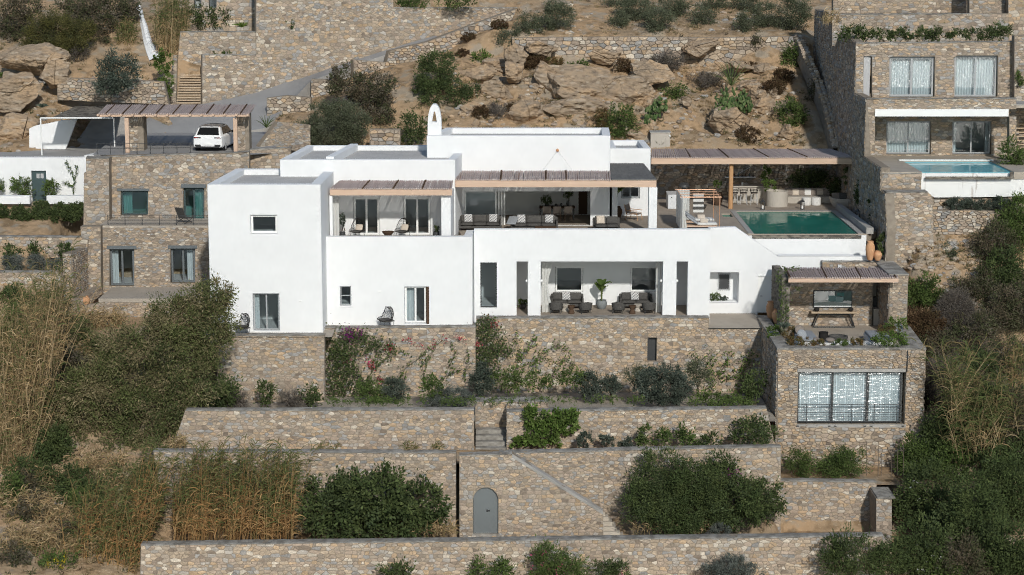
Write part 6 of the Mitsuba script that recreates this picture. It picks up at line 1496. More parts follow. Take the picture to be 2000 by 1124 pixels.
def reeds(label, name, pts, n, hgt, lean, Y=None, tops='reedgreen', low='straw', leaves=7, spread=(.6, .5), wind=(.35, 0), top_h=.5, cat='reeds', leafL=.55, plume=0, sw=.022):
    """A clump of canes: each a thin stalk with long leaves, drier below than above."""
    SEED[0] += 1; r = np.random.default_rng(SEED[0])
    key = thing(name, label, cat)
    pick = r.integers(0, len(pts), n); base = []
    for i in pick:
        px, py, rx, ry = pts[i]; y = Y if Y is not None else Yat(px, py)
        b = P(px + r.uniform(-rx, rx), py, y); b = b + [0, r.uniform(-1, 1) * spread[1], 0]; b[2] = P(px, py, y)[2] + r.uniform(-.1, .1) + r.uniform(-1, 1) * ry * y / F
        base.append(b)
    base = np.array(base); h = hgt * r.uniform(.4, 1.12, n)
    tip = base + np.stack([r.normal(0, lean, n) * h + wind[0] * h * r.uniform(.2, 1, n), r.normal(0, lean, n) * h, h], -1)
    sv, sf, _ = blades(base, tip, .05 * h, np.full(n, sw), r, 4)
    S = np.array(PALS[low]); sc = np.repeat(S[r.integers(0, len(S), n)] * r.uniform(.75, 1.2, (n, 1)), 10, 0)
    add('canes', (sv, sf), 'foliage', key, color=sc, kind='stuff')
    m = n * leaves; who = np.repeat(np.arange(n), leaves); t = r.uniform(.12, 1.0, m)
    lb = base[who] * (1 - t[:, None]) + tip[who] * t[:, None]; lb[:, 2] += .05 * h[who] * 4 * t * (1 - t)
    L = leafL * r.uniform(.5, 1.25, m)
    d = unit(np.stack([r.normal(0, 1, m) + wind[0] * 1.6, r.normal(0, .8, m), r.uniform(.1, 1.2, m)], -1))
    lt = lb + d * L[:, None]; lt[:, 2] -= L * r.uniform(.1, .5, m)
    lv, lf, nv = blades(lb, lt, L * .22, .038 * r.uniform(.6, 1.3, m), r, 3)
    Tt = np.array(PALS[tops]); g = r.uniform(0, 1, m) < smooth_np(top_h - .3, top_h + .3, t)
    lc = np.where(g[:, None], Tt[r.integers(0, len(Tt), m)], S[r.integers(0, len(S), m)]) * r.uniform(.7, 1.25, (m, 1))
    add('leaves', (lv, lf), 'foliage', key, color=np.repeat(lc, nv, 0), kind='stuff')
    if plume:
        k = r.integers(0, n, plume); p = np.repeat(tip[k], 30, 0); a = unit(r.normal(size=(len(p), 3)) * [.5, .5, .3] + [wind[0], 0, .8])
        V, f = leaf_mesh(p + a * r.uniform(-.15, .25, (len(p), 1)), a, np.full(len(p), .16), np.full(len(p), .02), r)
        add('plumes', (V, f), 'foliage', key, color=np.repeat(np.array([[.42, .36, .27]]) * r.uniform(.7, 1.2, (len(p), 1)), 4, 0), kind='stuff')
    return key

def creeper(label, lines, Y, pal='green', dens=9, L=.13, spread=4.0, off=.10, flowers=None, name='climbing_plant', plane=None):
    """A plant on a wall: leaves along branching lines given in the photograph, close to the wall at depth Y."""
    SEED[0] += 1; r = np.random.default_rng(SEED[0]); key = thing(name, label, 'climbing plant')
    cols = np.array(PALS[pal]); pos, st = [], []
    for ln in lines:
        w = ln[0]; q = np.array(ln[1:], float); pts = [P(x, y, Y - .04 if plane is None else plane) for x, y in q]
        st.append(chain([p + r.normal(0, .01, 3) for p in pts], .014, .007, 4))
        seg = np.linalg.norm(np.diff(q, axis=0), axis=1); n = int(seg.sum() * dens * .12 * w) + 6
        s = np.r_[0, np.cumsum(seg)] / seg.sum(); t = r.uniform(0, 1, n); jit = spread * w * (.35 + .9 * meshkit.noise(np.c_[t * 9, np.zeros(n), np.zeros(n)], SEED[0]))
        xx = np.interp(t, s, q[:, 0]) + r.normal(0, 1, n) * jit; yy = np.interp(t, s, q[:, 1]) + r.normal(0, 1, n) * jit
        pos += [P(a, b, Y - abs(r.normal(0, off)) - .03) for a, b in zip(xx, yy)]
    pos = np.array(pos); n = len(pos); l = L * r.uniform(.6, 1.3, n)
    V, f = leaf_mesh(pos, unit(r.normal(size=(n, 3)) * [1, .5, 1] + [0, -.5, .0]), l, l * .6, r)
    add('leaves', (V, f), 'foliage', key, color=np.repeat(cols[r.integers(0, len(cols), n)] * r.uniform(.75, 1.3, (n, 1)), 4, 0), kind='stuff')
    add('stem', st, 'bark', key)
    if flowers:
        for fc, spots in flowers:
            p = np.concatenate([[P(a, b, Y - .16)] * k for a, b, rad, k in spots]) ; rad = np.concatenate([[rd] * k for a, b, rd, k in spots]) * Y / F
            p = p + r.normal(size=p.shape) * [1, .3, 1] * rad[:, None]; l = np.full(len(p), .10) * r.uniform(.6, 1.3, len(p))
            V, f = leaf_mesh(p, unit(r.normal(size=p.shape) + [0, -.7, 0]), l, l * .85, r)
            add('flowers', (V, f), 'foliage', key, color=np.repeat(np.array(fc) * r.uniform(.7, 1.25, (len(p), 1)), 4, 0), kind='stuff')
    return key

def agave(label, px, py, Y, R, n=22, pal='greydark', name='agave', cat='agave', up=.6, w=.10):
    SEED[0] += 1; r = np.random.default_rng(SEED[0]); key = thing(name, label, cat); b = P(px, py, Y)
    ang = np.arange(n) * 2.4; el = np.linspace(.15, 1.25, n); L = R * (1 - .25 * el / 1.3)
    d = np.stack([np.cos(ang) * np.cos(el), np.sin(ang) * np.cos(el), np.sin(el) * up + .1], -1); base = np.repeat(b[None], n, 0)
    V, f, nv = blades(base, base + d * L[:, None], .12 * L, np.full(n, w), r); c = np.array(PALS[pal])
    add('leaves', (V, f), 'foliage', key, color=np.repeat(c[r.integers(0, len(c), n)] * 1.3, nv, 0)); return key

def prickly_pear(label, lobes, Y, n):
    SEED[0] += 1; r = np.random.default_rng(SEED[0]); key = thing('prickly_pear', label, 'cactus'); cols = np.array([(.075, .12, .045), (.105, .15, .06), (.15, .18, .085), (.06, .095, .04)])
    ico = trimesh.creation.icosphere(1, 1)
    Vs, Fs, Cs, k = [], [], [], 0
    for i in range(n):
        cx, cy, rx, ry = lobes[r.integers(len(lobes))]; a = r.uniform(0, 2 * np.pi); q = math.sqrt(r.uniform(0, 1))
        p = P(cx + rx * q * math.cos(a), cy + ry * q * math.sin(a), Y + r.uniform(-.5, .5))
        m = ico.copy(); s = r.uniform(.09, .16); m.vertices *= [s * .72, s * .16, s]
        m = turn(turn(m, r.normal(0, 28), axis=(0, 1, 0)), r.uniform(-70, 70)); Vs.append(m.vertices + p); Fs.append(m.faces + k); k += len(m.vertices)
        Cs.append(np.tile(cols[r.integers(4)] * r.uniform(.8, 1.2), (len(m.vertices), 1)))
    add('pads', (np.vstack(Vs), np.vstack(Fs)), 'painted', key, color=np.vstack(Cs), smooth=True, kind='stuff')

def banana(label, px, py, Y, h, n=7, leaf=1.0, seed=1, name='banana_plant'):
    r = np.random.default_rng(seed); key = thing(name, label, 'plant'); b = P(px, py, Y)
    for k in range(n):
        a = k * 2.4 + r.uniform(-.4, .4); el = r.uniform(.5, 1.15); d = np.array([math.cos(a) * math.cos(el), .6 * math.sin(a) * math.cos(el), math.sin(el)])
        top = b + np.array([0, 0, h * r.uniform(.35, .75)]) + d * .12; L = leaf * r.uniform(.7, 1.1)
        t = np.linspace(0, 1, 9); mid = top + d * (L * t)[:, None] + np.array([0, 0, -1]) * (L * .45 * t ** 2)[:, None]
        side = unit(np.cross(d, [0, 0, 1.0])); wd = .20 * L * np.sin(np.pi * np.clip(t * .96 + .04, 0, 1)) ** .6
        V = np.concatenate([mid - side * wd[:, None] + [0, 0, .04], mid, mid + side * wd[:, None] + [0, 0, .04]]); f = []
        for i in range(8):
            for c_ in (0, 9): f += [[c_ + i, c_ + i + 1, c_ + 10 + i], [c_ + i, c_ + 10 + i, c_ + 9 + i]]
        col = np.array(PALS['green'][k % 3]) * r.uniform(.9, 1.5); add('leaf', (V, np.array(f)), 'foliage', key, color=np.tile(col, (27, 1)))
        add('stalk', chain([b, b * .5 + top * .5, top], .035, .015, 6), 'stalk_green', key)
scene['mat_stalk_green'] = diffuse((.11, .13, .05))

PINK, MAGENTA, WHITE, YELLOW, RED = (.52, .10, .20), (.24, .03, .20), (.72, .72, .70), (.62, .48, .04), (.42, .07, .09)
# --- in front of the lowest wall
bush('dark', 'small dark shrub at the bottom edge left of the green one', [(777, 1128, 40, 26)], 88.8)
bush('green', 'green shrub at the bottom edge left of the pink oleander', [(960, 1118, 50, 32)], 88.8)
bush('green', 'pink flowering oleander at the bottom edge in the middle', [(1072, 1098, 42, 38), (1105, 1122, 55, 28)], 88.8, name='oleander', flowers=(PINK, 26, .07, None), L=.17, W=.22)
bush('dark', 'smaller pink oleander right of the big one at the bottom edge', [(1185, 1112, 22, 24), (1210, 1118, 18, 20)], 88.8, name='oleander', flowers=(PINK, 7, .07, None), L=.17, W=.22)
bush('lavender', 'grey lavender bush at the bottom edge right of the oleanders', [(1428, 1120, 56, 30)], 88.8)
bush('dark', 'large dark oleander in front of the right end of the lowest wall', [(1670, 1090, 66, 46), (1622, 1075, 18, 30), (1728, 1092, 34, 36)], 88.6, name='oleander', L=.18, W=.24)
# --- between the lowest wall and the arched door
bush('dark', 'wide dark leafy bush left of the arched door', [(655, 985, 72, 62), (735, 962, 78, 55), (810, 985, 62, 56), (700, 1022, 95, 30), (780, 1020, 60, 30)], 93.0, L=.19, W=.46, clump=.34, stems=2, cover=1.35, trunkmat='pale_bark')
bush('scrub', 'thin brownish shrub at the left foot of the wide dark bush', [(577, 1018, 24, 28)], 92.8)
bush('dark', 'big dark fine-leaved tree right of the garden stair', [(1300, 940, 66, 62), (1262, 985, 50, 42), (1345, 995, 72, 48), (1310, 1012, 60, 30), (1372, 955, 45, 46)], 93.4, name='tree', cat='tree', L=.12, W=.36, clump=.36, cover=1.35)
bush('dark', 'dark bougainvillea with purple flowers right of the big dark tree', [(1408, 930, 38, 45), (1440, 985, 62, 52), (1490, 975, 40, 45), (1400, 1000, 40, 35)], 93.8, name='bougainvillea', L=.14, cover=1.3, flowers=(MAGENTA, 9, .08, (1420, 912, 1450, 936)))
bush('lavender', 'small lavender mound at the foot of the purple bougainvillea', [(1405, 1036, 22, 12)], 92.2)
for x in (1250, 1330, 1370, 1470): pass
reeds('tall reed clump with green tops and tan canes at the left of the terraces', 'reed_clump', [(375, 1052, 32, 4), (430, 1052, 45, 4), (490, 1052, 45, 4), (545, 1052, 30, 4)], 620, 4.3, .10, 92.7, leaves=13, wind=(.16, 0), low='ochre', top_h=.5, spread=(.6, 1.1), leafL=.62)
reeds('dry grass along the foot of the wall beside the arched door', 'dry_grass', [(840, 1046, 45, 2), (870, 1040, 20, 2), (1285, 1040, 50, 2), (1350, 1038, 50, 2)], 260, .55, .25, 93.1, tops='straw', leaves=3, wind=(.05, 0), leafL=.3, cat='grass', sw=.012)
# --- terrace above the arched door
bush('green', 'bright green ivy bush hanging at the left end of the upper terrace wall', [(1070, 815, 64, 22), (1058, 850, 42, 28), (1100, 832, 32, 24), (1015, 868, 18, 12)], 97.35, deep=.2, L=.16, W=.6, cover=1.3, pal='bright', name='ivy')
for cx, cy, rx, ry, kd, l in ((1142, 861, 13, 16, 'greydark', 'small dark shrub right of the ivy bush'), (1184, 862, 14, 12, 'greydark', 'second small shrub right of the ivy bush'), (1222, 864, 13, 10, 'greydark', 'third small shrub right of the ivy bush'), (1257, 853, 17, 20, 'green', 'thin light shrub, fourth right of the ivy bush'),
                              (1290, 855, 18, 18, 'green', 'thin light shrub, fifth right of the ivy bush'), (1340, 852, 22, 20, 'green', 'airy light shrub, sixth right of the ivy bush'), (1385, 860, 27, 14, 'dark', 'low dark shrub left of the broad dark bush by the pavilion'), (1468, 845, 46, 30, 'dark', 'broad dark bush against the pavilion on the upper terrace')):
    bush(kd, l, [(cx, cy, rx, ry)], 96.4)
reeds('dry grass tuft at the left end of the wall above the reeds', 'dry_grass', [(345, 878, 14, 2)], 70, .7, .35, 96.0, tops='straw', leaves=3, leafL=.3, cat='grass', sw=.012)
reeds('green grass tufts on top of the wall above the wide dark bush', 'grass_tuft', [(640, 881, 20, 1), (800, 882, 10, 1), (852, 881, 12, 1)], 110, .4, .3, 95.4, leaves=3, leafL=.25, cat='grass', sw=.012)
# --- garden under the villa
G = [(440, 765, 28, 32, 'dark', 'dark shrub at the left end of the gravel garden'), (468, 782, 30, 15, 'drygrey', 'low dry grey shrub beside the dark left shrub'), (518, 772, 18, 22, 'dark', 'dark egg-shaped shrub under the left block'), (608, 776, 20, 21, 'dark', 'dark shrub at the corner of the left podium wall'), (570, 780, 30, 14, 'drygrey', 'dry brown weeds between the two dark shrubs'),
     (727, 764, 30, 19, 'green', 'green shrub at the foot of the dark bougainvillea'), (772, 760, 25, 21, 'greydark', 'round grey-green shrub right of the bougainvillea foot'), (845, 762, 26, 28, 'green', 'light green shrub under the thin pink climber'), (880, 778, 46, 20, 'lavender', 'wide grey lavender mound in the gravel garden'), (942, 742, 22, 36, 'greydark', 'upright grey-green shrub at the wall corner'),
     (993, 740, 30, 24, 'green', 'green shrub right of the wall corner'), (1054, 744, 20, 18, 'green', 'small light green shrub under the loggia'), (1114, 740, 22, 22, 'green', 'green shrub left of the pair of dark round shrubs'), (1150, 750, 26, 22, 'greydark', 'left one of the pair of dark round shrubs'), (1192, 753, 20, 19, 'greydark', 'right one of the pair of dark round shrubs'),
     (1160, 772, 20, 15, 'lavender', 'small grey mound in front of the dark round shrubs'), (1242, 734, 22, 26, 'olive', 'olive shrub behind the big grey-green bush'), (1295, 754, 58, 42, 'greydark', 'big round grey-green bush under the dark wall niche'), (1362, 728, 22, 30, 'olive', 'small olive tree right of the big grey-green bush'), (1385, 778, 26, 16, 'green', 'green shrub at the foot of the yellow-green climber'),
     (1440, 782, 34, 16, 'green', 'low green shrub near the pavilion'), (1474, 748, 20, 42, 'dark', 'dark tall shrub in the shadow of the pavilion')]
for cx, cy, rx, ry, kd, l in G: bush(kd, l, [(cx, cy, rx, ry)], 103.4 if cy + ry < 790 else 101.5, trunkmat='bark')
reeds('low green ground plants along the gravel garden', 'ground_plants', [(700, 790, 60, 2), (760, 790, 40, 2), (920, 790, 60, 2), (1060, 788, 70, 2), (1200, 788, 60, 2), (1400, 792, 60, 2)], 420, .35, .3, 99.6, leaves=4, leafL=.22, wind=(0, 0), tops='green', low='green', cat='ground plants', sw=.012)
creeper('dark bougainvillea climbing the corner between the two podium walls, magenta at its top', [(3.4, (652, 778), (658, 720), (655, 660)), (3.2, (672, 775), (680, 720), (672, 665)), (2.2, (665, 668), (700, 655), (720, 662)), (2.2, (690, 690), (730, 672), (750, 676)), (1.8, (690, 720), (705, 740), (712, 770))], 105.2, 'dark', 17, .15, 5.2, .18, name='bougainvillea',
        flowers=[(MAGENTA, [(683, 655, 9, 160), (700, 652, 6, 60)]), (PINK, [(676, 705, 4, 14), (718, 704, 5, 14)])])
creeper('thin pink flowering climber spread over the middle podium wall', [(1.3, (712, 765), (735, 700), (758, 675), (790, 690)), (1.2, (730, 720), (770, 690), (765, 665)), (1.0, (770, 765), (790, 720), (830, 690), (860, 668)), (.9, (830, 760), (826, 715), (845, 690)), (.9, (850, 760), (870, 735), (905, 720)), (.8, (875, 720), (890, 690), (880, 665)), (.8, (905, 740), (915, 700), (912, 680)), (1.1, (720, 745), (755, 740), (790, 742))], 105.3, 'green', 9, .13, 4.2, .08,
        flowers=[(RED, [(761, 678, 4, 30), (725, 715, 5, 34), (742, 743, 4, 22), (805, 668, 3, 10), (822, 676, 4, 12), (848, 672, 5, 16), (868, 662, 4, 12), (895, 660, 4, 18), (902, 664, 4, 12), (930, 672, 3, 8), (790, 665, 3, 9)])])
creeper('dark leafy climber with red leaves on the corner of the loggia podium wall', [(3.0, (938, 735), (945, 680), (942, 625)), (2.6, (960, 725), (965, 670), (955, 628)), (1.8, (960, 690), (985, 680), (1000, 690))], 106.1, 'dark', 16, .15, 5.0, .16, flowers=[(RED, [(966, 633, 5, 36), (932, 672, 4, 26), (950, 622, 6, 14)])])
creeper('thin yellow-green climber under the loggia', [(1.0, (1005, 735), (1015, 690), (1008, 655)), (1.0, (1015, 700), (1040, 672), (1045, 660)), (1.1, (1030, 740), (1055, 690), (1090, 675), (1112, 682)), (1.0, (1075, 755), (1085, 715), (1105, 700)), (.9, (1020, 715), (1060, 700), (1080, 705)), (.8, (1110, 735), (1120, 715), (1108, 700))], 106.2, 'bright', 9, .14, 4.2, .08)
creeper('yellow-green climber on the podium wall beside the pavilion', [(1.4, (1392, 770), (1388, 720), (1390, 685)), (1.4, (1400, 740), (1420, 710), (1425, 690)), (1.4, (1450, 780), (1445, 735), (1460, 700)), (1.2, (1410, 745), (1440, 730), (1470, 690)), (1.0, (1345, 725), (1360, 705), (1352, 692))], 106.2, 'bright', 10, .14, 4.6, .1)
# --- pavilion roof
agave('agave at the left front corner of the pavilion roof', 1532, 640, YF + 2.6, .55, 26)
for cx, cy, rx, ry, kd, l in ((1514, 650, 14, 14, 'bright', 'bright green plant at the left edge of the pavilion roof'), (1545, 652, 18, 15, 'rust', 'rust brown plants in the left planter of the pavilion roof'), (1562, 668, 22, 9, 'rust', 'first low plant along the front of the pavilion roof'), (1600, 671, 20, 7, 'rust', 'second low plant along the front of the pavilion roof'), (1640, 671, 20, 7, 'green', 'third low plant along the front of the pavilion roof'),
                              (1675, 668, 16, 8, 'rust', 'fourth low plant along the front of the pavilion roof'), (1742, 661, 38, 15, 'bright', 'bright green leafy plants at the right front corner of the pavilion roof'), (1750, 630, 22, 12, 'bright', 'bright green plants at the right edge of the pavilion roof'), (1735, 646, 22, 10, 'rust', 'rust plants between the two bright green plants')):
    bush(kd, l, [(cx, cy, rx, ry)], YF + .85 if cy > 655 else YF + 3.4, trunk=False, L=.11)
creeper('climber at the left side of the pavilion screen wall', [(1.8, (1522, 640), (1528, 600), (1527, 560), (1524, 530)), (1.2, (1535, 640), (1537, 590), (1535, 570)), (1.0, (1527, 527), (1545, 524), (1562, 526)), (.7, (1545, 560), (1560, 565), (1566, 560))], 104.5, 'green', 10, .12, 3.2, .06)
# --- foot of the pavilion
bush('olive', 'olive-green bush at the left foot of the pavilion', [(1566, 908, 30, 30)], 97.8, pal='green'); bush('olive', 'wide olive-green bush at the foot of the pavilion', [(1650, 905, 44, 32), (1620, 915, 24, 22)], 97.8, pal='green')
stk = thing('plant_stakes', 'thin upright wooden stakes at the right foot of the pavilion', 'stakes')
for px, a in ((1692, 862), (1715, 872), (1721, 885), (1741, 880), (1752, 878), (1764, 868)): add('stake', rod(P(px, 930, 97.4), P(px + 1, a, 97.4), .016, 5), 'bark', stk)
# --- the lower left: tree, reeds
bush('mixed', 'large spreading olive-brown tree in front of the left stone house', [(405, 590, 40, 44), (350, 625, 55, 55), (410, 660, 42, 60), (300, 660, 62, 55), (235, 690, 60, 48), (340, 720, 80, 70), (240, 765, 85, 70), (390, 740, 45, 60), (160, 790, 55, 60), (300, 820, 85, 65), (190, 870, 75, 65), (270, 890, 70, 55), (130, 870, 40, 60), (345, 800, 50, 50), (428, 575, 24, 34), (425, 625, 34, 40), (180, 760, 50, 50)], 99.5, deep=.6, clump=.50, L=.15, cover=1.15, trunk=False)
bush('dark', 'dark green bush at the right foot of the spreading tree', [(420, 770, 42, 34)], 101.0)
reeds('tall dry tan reeds at the left edge', 'reed_clump', [(10, 900, 30, 40), (50, 880, 30, 60), (20, 800, 30, 60), (60, 760, 30, 50), (95, 700, 22, 40), (10, 980, 18, 20)], 1250, 4.6, .19, 99.0, leaves=8, tops='reedgreen', wind=(.14, 0), top_h=.7, spread=(1, 1.5), leafL=.6)
reeds('green-topped reeds behind the dry tan reeds at the left edge', 'reed_clump', [(60, 700, 50, 30), (100, 660, 25, 20), (20, 690, 25, 30)], 320, 2.6, .14, 103.0, leaves=9, wind=(.2, 0), top_h=.3, leafL=.5, low='reedgreen')
reeds('reeds with pale plumes below the spreading tree', 'reed_clump', [(200, 1060, 45, 20), (250, 1080, 40, 20), (180, 1110, 40, 10), (240, 1130, 30, 10), (285, 1010, 25, 20)], 560, 3.1, .17, 91.5, leaves=10, low='ochre', wind=(.20, 0), top_h=.4, leafL=.55, plume=9, spread=(1, 1.2))
reeds('short dry grass on the bank in the lower left corner', 'dry_grass', [(150, 1080, 40, 10), (60, 1060, 40, 6), (100, 1020, 30, 10), (230, 960, 40, 20)], 500, .9, .3, None, tops='straw', leaves=4, leafL=.35, cat='grass', sw=.012)
bush('bright', 'low green plant at the left edge beside the concrete path', [(40, 1022, 42, 22), (80, 1030, 20, 14)], 94.0, pal='green')
bush('green', 'green shrub with yellow flowers in the lower left corner', [(110, 1100, 34, 20)], 89.6, flowers=(YELLOW, 16, .06, (86, 1084, 132, 1112)))
bush('dark', 'dark bush between the dry reeds and the spreading tree', [(90, 900, 30, 60), (75, 960, 28, 26)], 98.0)
bush('dark', 'dark green shrubs below the lower garden wall at the left edge', [(25, 582, 32, 24), (65, 590, 20, 20), (50, 605, 30, 14)], 108.7)
# --- garden in front of the white outbuilding
for k, (cx, cy, r_) in enumerate(((3, 415, 15), (38, 420, 19), (66, 427, 20), (96, 425, 19), (118, 409, 15), (138, 417, 20), (155, 410, 16), (80, 408, 17))):
    bush('clipped', f'clipped round shrub, {["at the left edge", "second from the left", "third from the left", "in the middle", "second behind the row", "second from the right", "at the right end", "first behind the row"][k]}, under the white outbuilding', [(cx, cy, r_ * 1.02, r_ * .98)], 116.6 if cy > 412 else 117.3)
for cx, cy, rx, l in ((42, 365, 21, 'left small round tree beside the teal door'), (97, 369, 17, 'right small round tree beside the teal door'), (-4, 365, 12, 'small round tree cut by the left edge')):
    bush('dark', l, [(cx, cy, rx, rx * .85)], 119.3, name='small_tree', cat='tree', pal='green')
creeper('thin climbing plant on the white outbuilding wall', [(.8, (143, 378), (147, 355), (140, 335), (128, 316)), (.8, (143, 365), (132, 358), (121, 357)), (.6, (147, 350), (149, 335), (152, 322))], 119.9, 'green', 12, .13, 2.6, .05)
for k, (cx, cy, rx, ry) in enumerate(((27, 515, 23, 15), (76, 515, 22, 16), (112, 519, 15, 13))): bush('lavender', f'grey lavender mound, {["first", "second", "third"][k]} from the left in the garden bed', [(cx, cy, rx, ry)], 110.4)
for k, (cx, cy, rx, ry) in enumerate(((22, 496, 21, 14), (73, 491, 18, 14), (122, 490, 20, 13))): bush('dark', f'dark low shrub behind the lavender, {["first", "second", "third"][k]} from the left', [(cx, cy, rx, ry)], 111.8)
# --- upper left slope
bush('dark', 'dark bush in the upper left corner', [(22, 45, 40, 42), (50, 15, 40, 25)], None, pal='scrub'); bush('broom', 'yellowish broom bush in the upper left', [(110, 62, 55, 40), (70, 75, 30, 26), (135, 92, 45, 26), (165, 60, 25, 22)], None)
bush('dark', 'wide dark bush at the top left edge', [(200, 34, 72, 40), (160, 8, 50, 24), (250, 15, 30, 26)], None, pal='scrub')
bush('scrub', 'small dark shrub below the wide dark bush', [(200, 76, 15, 14)], None); bush('drygrey', 'grey shrub below the broom bush', [(150, 106, 26, 14)], None)
bush('dark', 'lone dark olive tree with a pale trunk on the upper left slope', [(228, 140, 42, 42), (215, 160, 30, 26)], 128.8, name='olive_tree', cat='tree', trunkmat='pale_bark', pal='greydark')
reeds('tall tan and green reeds beside the white stone chute', 'reed_clump', [(335, 110, 22, 4), (320, 100, 14, 4), (350, 90, 16, 4)], 300, 3.6, .10, 137.0, leaves=9, wind=(.05, 0), top_h=.5, leafL=.6, sw=.03); reeds('thin green reeds left of the white stone chute', 'reed_clump', [(248, 92, 16, 3)], 90, 2.0, .12, 138.5, leaves=8, wind=(0, 0), top_h=.2, leafL=.5)
bush('green', 'bright green climber hanging beside the plank stair', [(318, 125, 18, 26), (322, 165, 17, 30)], 133.0, pal='bright', deep=.4, name='climbing_plant')
for cx, cy, rx, ry, kd, l, Y in ((398, 36, 36, 24, 'dark', 'dark green plants on the upper wall step, left', 139.6), (432, 32, 30, 24, 'dark', 'dark green plants on the upper wall step, right', 139.8), (437, 103, 26, 6, 'green', 'low green plant on the wall top above the driveway', 136.8), (567, 48, 10, 9, 'dark', 'small dark tree growing on the high stone wall', 137.6), (800, 4, 34, 14, 'green', 'green bush on the top edge of the high wall, left', 142.8), (895, 2, 36, 14, 'green', 'green bush on the top edge of the high wall, right', 142.8)):
    bush(kd, l, [(cx, cy, rx, ry)], Y)
agave('light agave on the upper wall step beside the dark plants', 472, 54, 139.4, .8, 24, 'bright'); agave('blue-green agave on the left rocks', 82, 210, 127.6, .5, 22); agave('small agave left of the boulders at the left edge', 4, 150, 130, .6, 20, 'green')
agave('thin young palm beside the driveway kerb', 520, 250, 126.5, .9, 16, 'dark', 'young_palm', 'palm', 1.2, .05)
# --- bushes behind the villa
bush('olive', 'large round olive tree left behind the villa roof', [(640, 255, 66, 48), (598, 275, 36, 28), (685, 245, 38, 40), (655, 222, 40, 26)], 127.0, name='olive_tree', cat='tree')
bush('dark', 'dark ragged bush above the round olive tree', [(680, 160, 36, 34), (738, 168, 36, 32), (720, 205, 50, 34), (655, 165, 16, 26)], None, pal='scrub'); bush('dark', 'tall dark green bush behind the chimney', [(850, 122, 38, 24), (842, 155, 40, 32), (862, 185, 56, 34)], None, L=.13); bush('dark', 'small dark bush right of the tall bush behind the chimney', [(918, 182, 22, 18)], None)
bush('dark', 'dark bush just left of the chimney base', [(808, 256, 30, 32)], 126.8)
bush('green', 'low green bush behind the round olive tree', [(745, 228, 34, 22)], None, pal='scrub')
H = [(1035, 50, 30, 22, 'olive'), (1090, 32, 36, 34, 'olive'), (994, 76, 22, 18, 'olive'), (1212, 40, 22, 18, 'olive'), (1245, 18, 42, 26, 'olive'), (1282, 40, 34, 28, 'olive'), (1315, 14, 32, 24, 'olive'), (1375, 34, 26, 20, 'olive'), (1395, 6, 30, 16, 'olive'), (1458, 44, 24, 20, 'olive'), (1500, 30, 30, 30, 'olive'), (1552, 28, 34, 40, 'olive'), (1460, 8, 32, 18, 'olive'), (1210, 2, 30, 14, 'olive')]
W_ = ['lowest left', 'big left', 'leftmost small', 'small middle', 'broad middle', 'round middle', 'top middle', 'thin lone', 'top lone', 'small right', 'round right', 'largest right', 'top right', 'top edge middle']
for (cx, cy, rx, ry, kd), w in zip(H, W_): bush(kd, f'{w} olive bush on the slope above the rough dry wall', [(cx, cy, rx, ry)], None, group='olive bushes at the top')
S_ = [(1130, 133, 18, 15, 'green', 'small green bush among the rocks under the rough dry wall'), (1217, 130, 17, 15, 'brown', 'dark brown cushion shrub under the rough dry wall'), (1300, 124, 34, 22, 'drygrey', 'bare grey dry bush under the rough dry wall'), (1380, 158, 34, 16, 'drygrey', 'wide grey dry shrub left of the tall thin plant'), (1316, 180, 26, 16, 'green', 'green shrub above the left prickly pear'),
      (1210, 240, 36, 38, 'green', 'green leafy bush at the right end of the villa roof'), (1461, 132, 21, 11, 'brown', 'brown cushion shrub right of the tall thin plant'), (1532, 150, 20, 17, 'brown', 'dark brown cushion shrub near the sloping thin wall'), (1510, 172, 24, 17, 'brown', 'olive-brown cushion shrub near the sloping thin wall'), (1461, 265, 26, 20, 'brown', 'olive-brown cushion shrub just above the pergola roof'),
      (940, 221, 18, 14, 'brown', 'orange-brown cushion shrub above the villa roof'), (970, 219, 17, 15, 'drygrey', 'grey cushion shrub right of the orange-brown one'), (1006, 213, 21, 11, 'brown', 'third cushion shrub above the villa roof'), (1050, 213, 16, 10, 'scrub', 'fourth cushion shrub above the villa roof'), (1038, 122, 32, 16, 'brown', 'wide dark brown shrub by the square rock'), (903, 105, 15, 9, 'brown', 'brown cushion shrub right of the tall bush'),
      (915, 74, 16, 9, 'brown', 'brown shrub at the end of the curving wall'), (976, 50, 20, 10, 'brown', 'brown shrub under the top of the curving wall'), (1546, 224, 33, 30, 'green', 'round bright green bush near the sloping thin wall'), (1545, 112, 18, 28, 'green', 'green shrub at the right end of the rough dry wall'), (1590, 180, 14, 24, 'scrub', 'shrub between the thin wall and the dark side wall'), (940, 112, 20, 12, 'bright', 'light green cactus-like plant at the foot of the curving wall'), (1080, 122, 22, 9, 'rust', 'rusty low plant right of the square rock'), (1145, 90, 14, 12, 'scrub', 'weed growing in the left part of the rough dry wall'), (1330, 82, 22, 8, 'scrub', 'weed growing on top of the rough dry wall'), (1480, 85, 12, 16, 'scrub', 'weed growing in the right part of the rough dry wall'), (955, 152, 15, 12, 'scrub', 'grey bush beside the cracked rock'), (1175, 240, 14, 30, 'rust', 'yellowing shrub left of the leafy bush by the villa roof')]
for cx, cy, rx, ry, kd, l in S_: bush(kd, l, [(cx, cy, rx, ry)], None, clump=None, trunk=kd not in ('brown', 'rust'))
prickly_pear('prickly pear cactus on the slope left of the bare patch', [(1290, 205, 14, 14), (1275, 222, 16, 16), (1268, 235, 10, 8)], 129.6, 170); prickly_pear('large prickly pear cactus right of the bare patch', [(1430, 192, 34, 20), (1415, 205, 20, 16), (1455, 205, 16, 14)], 130.0, 330)
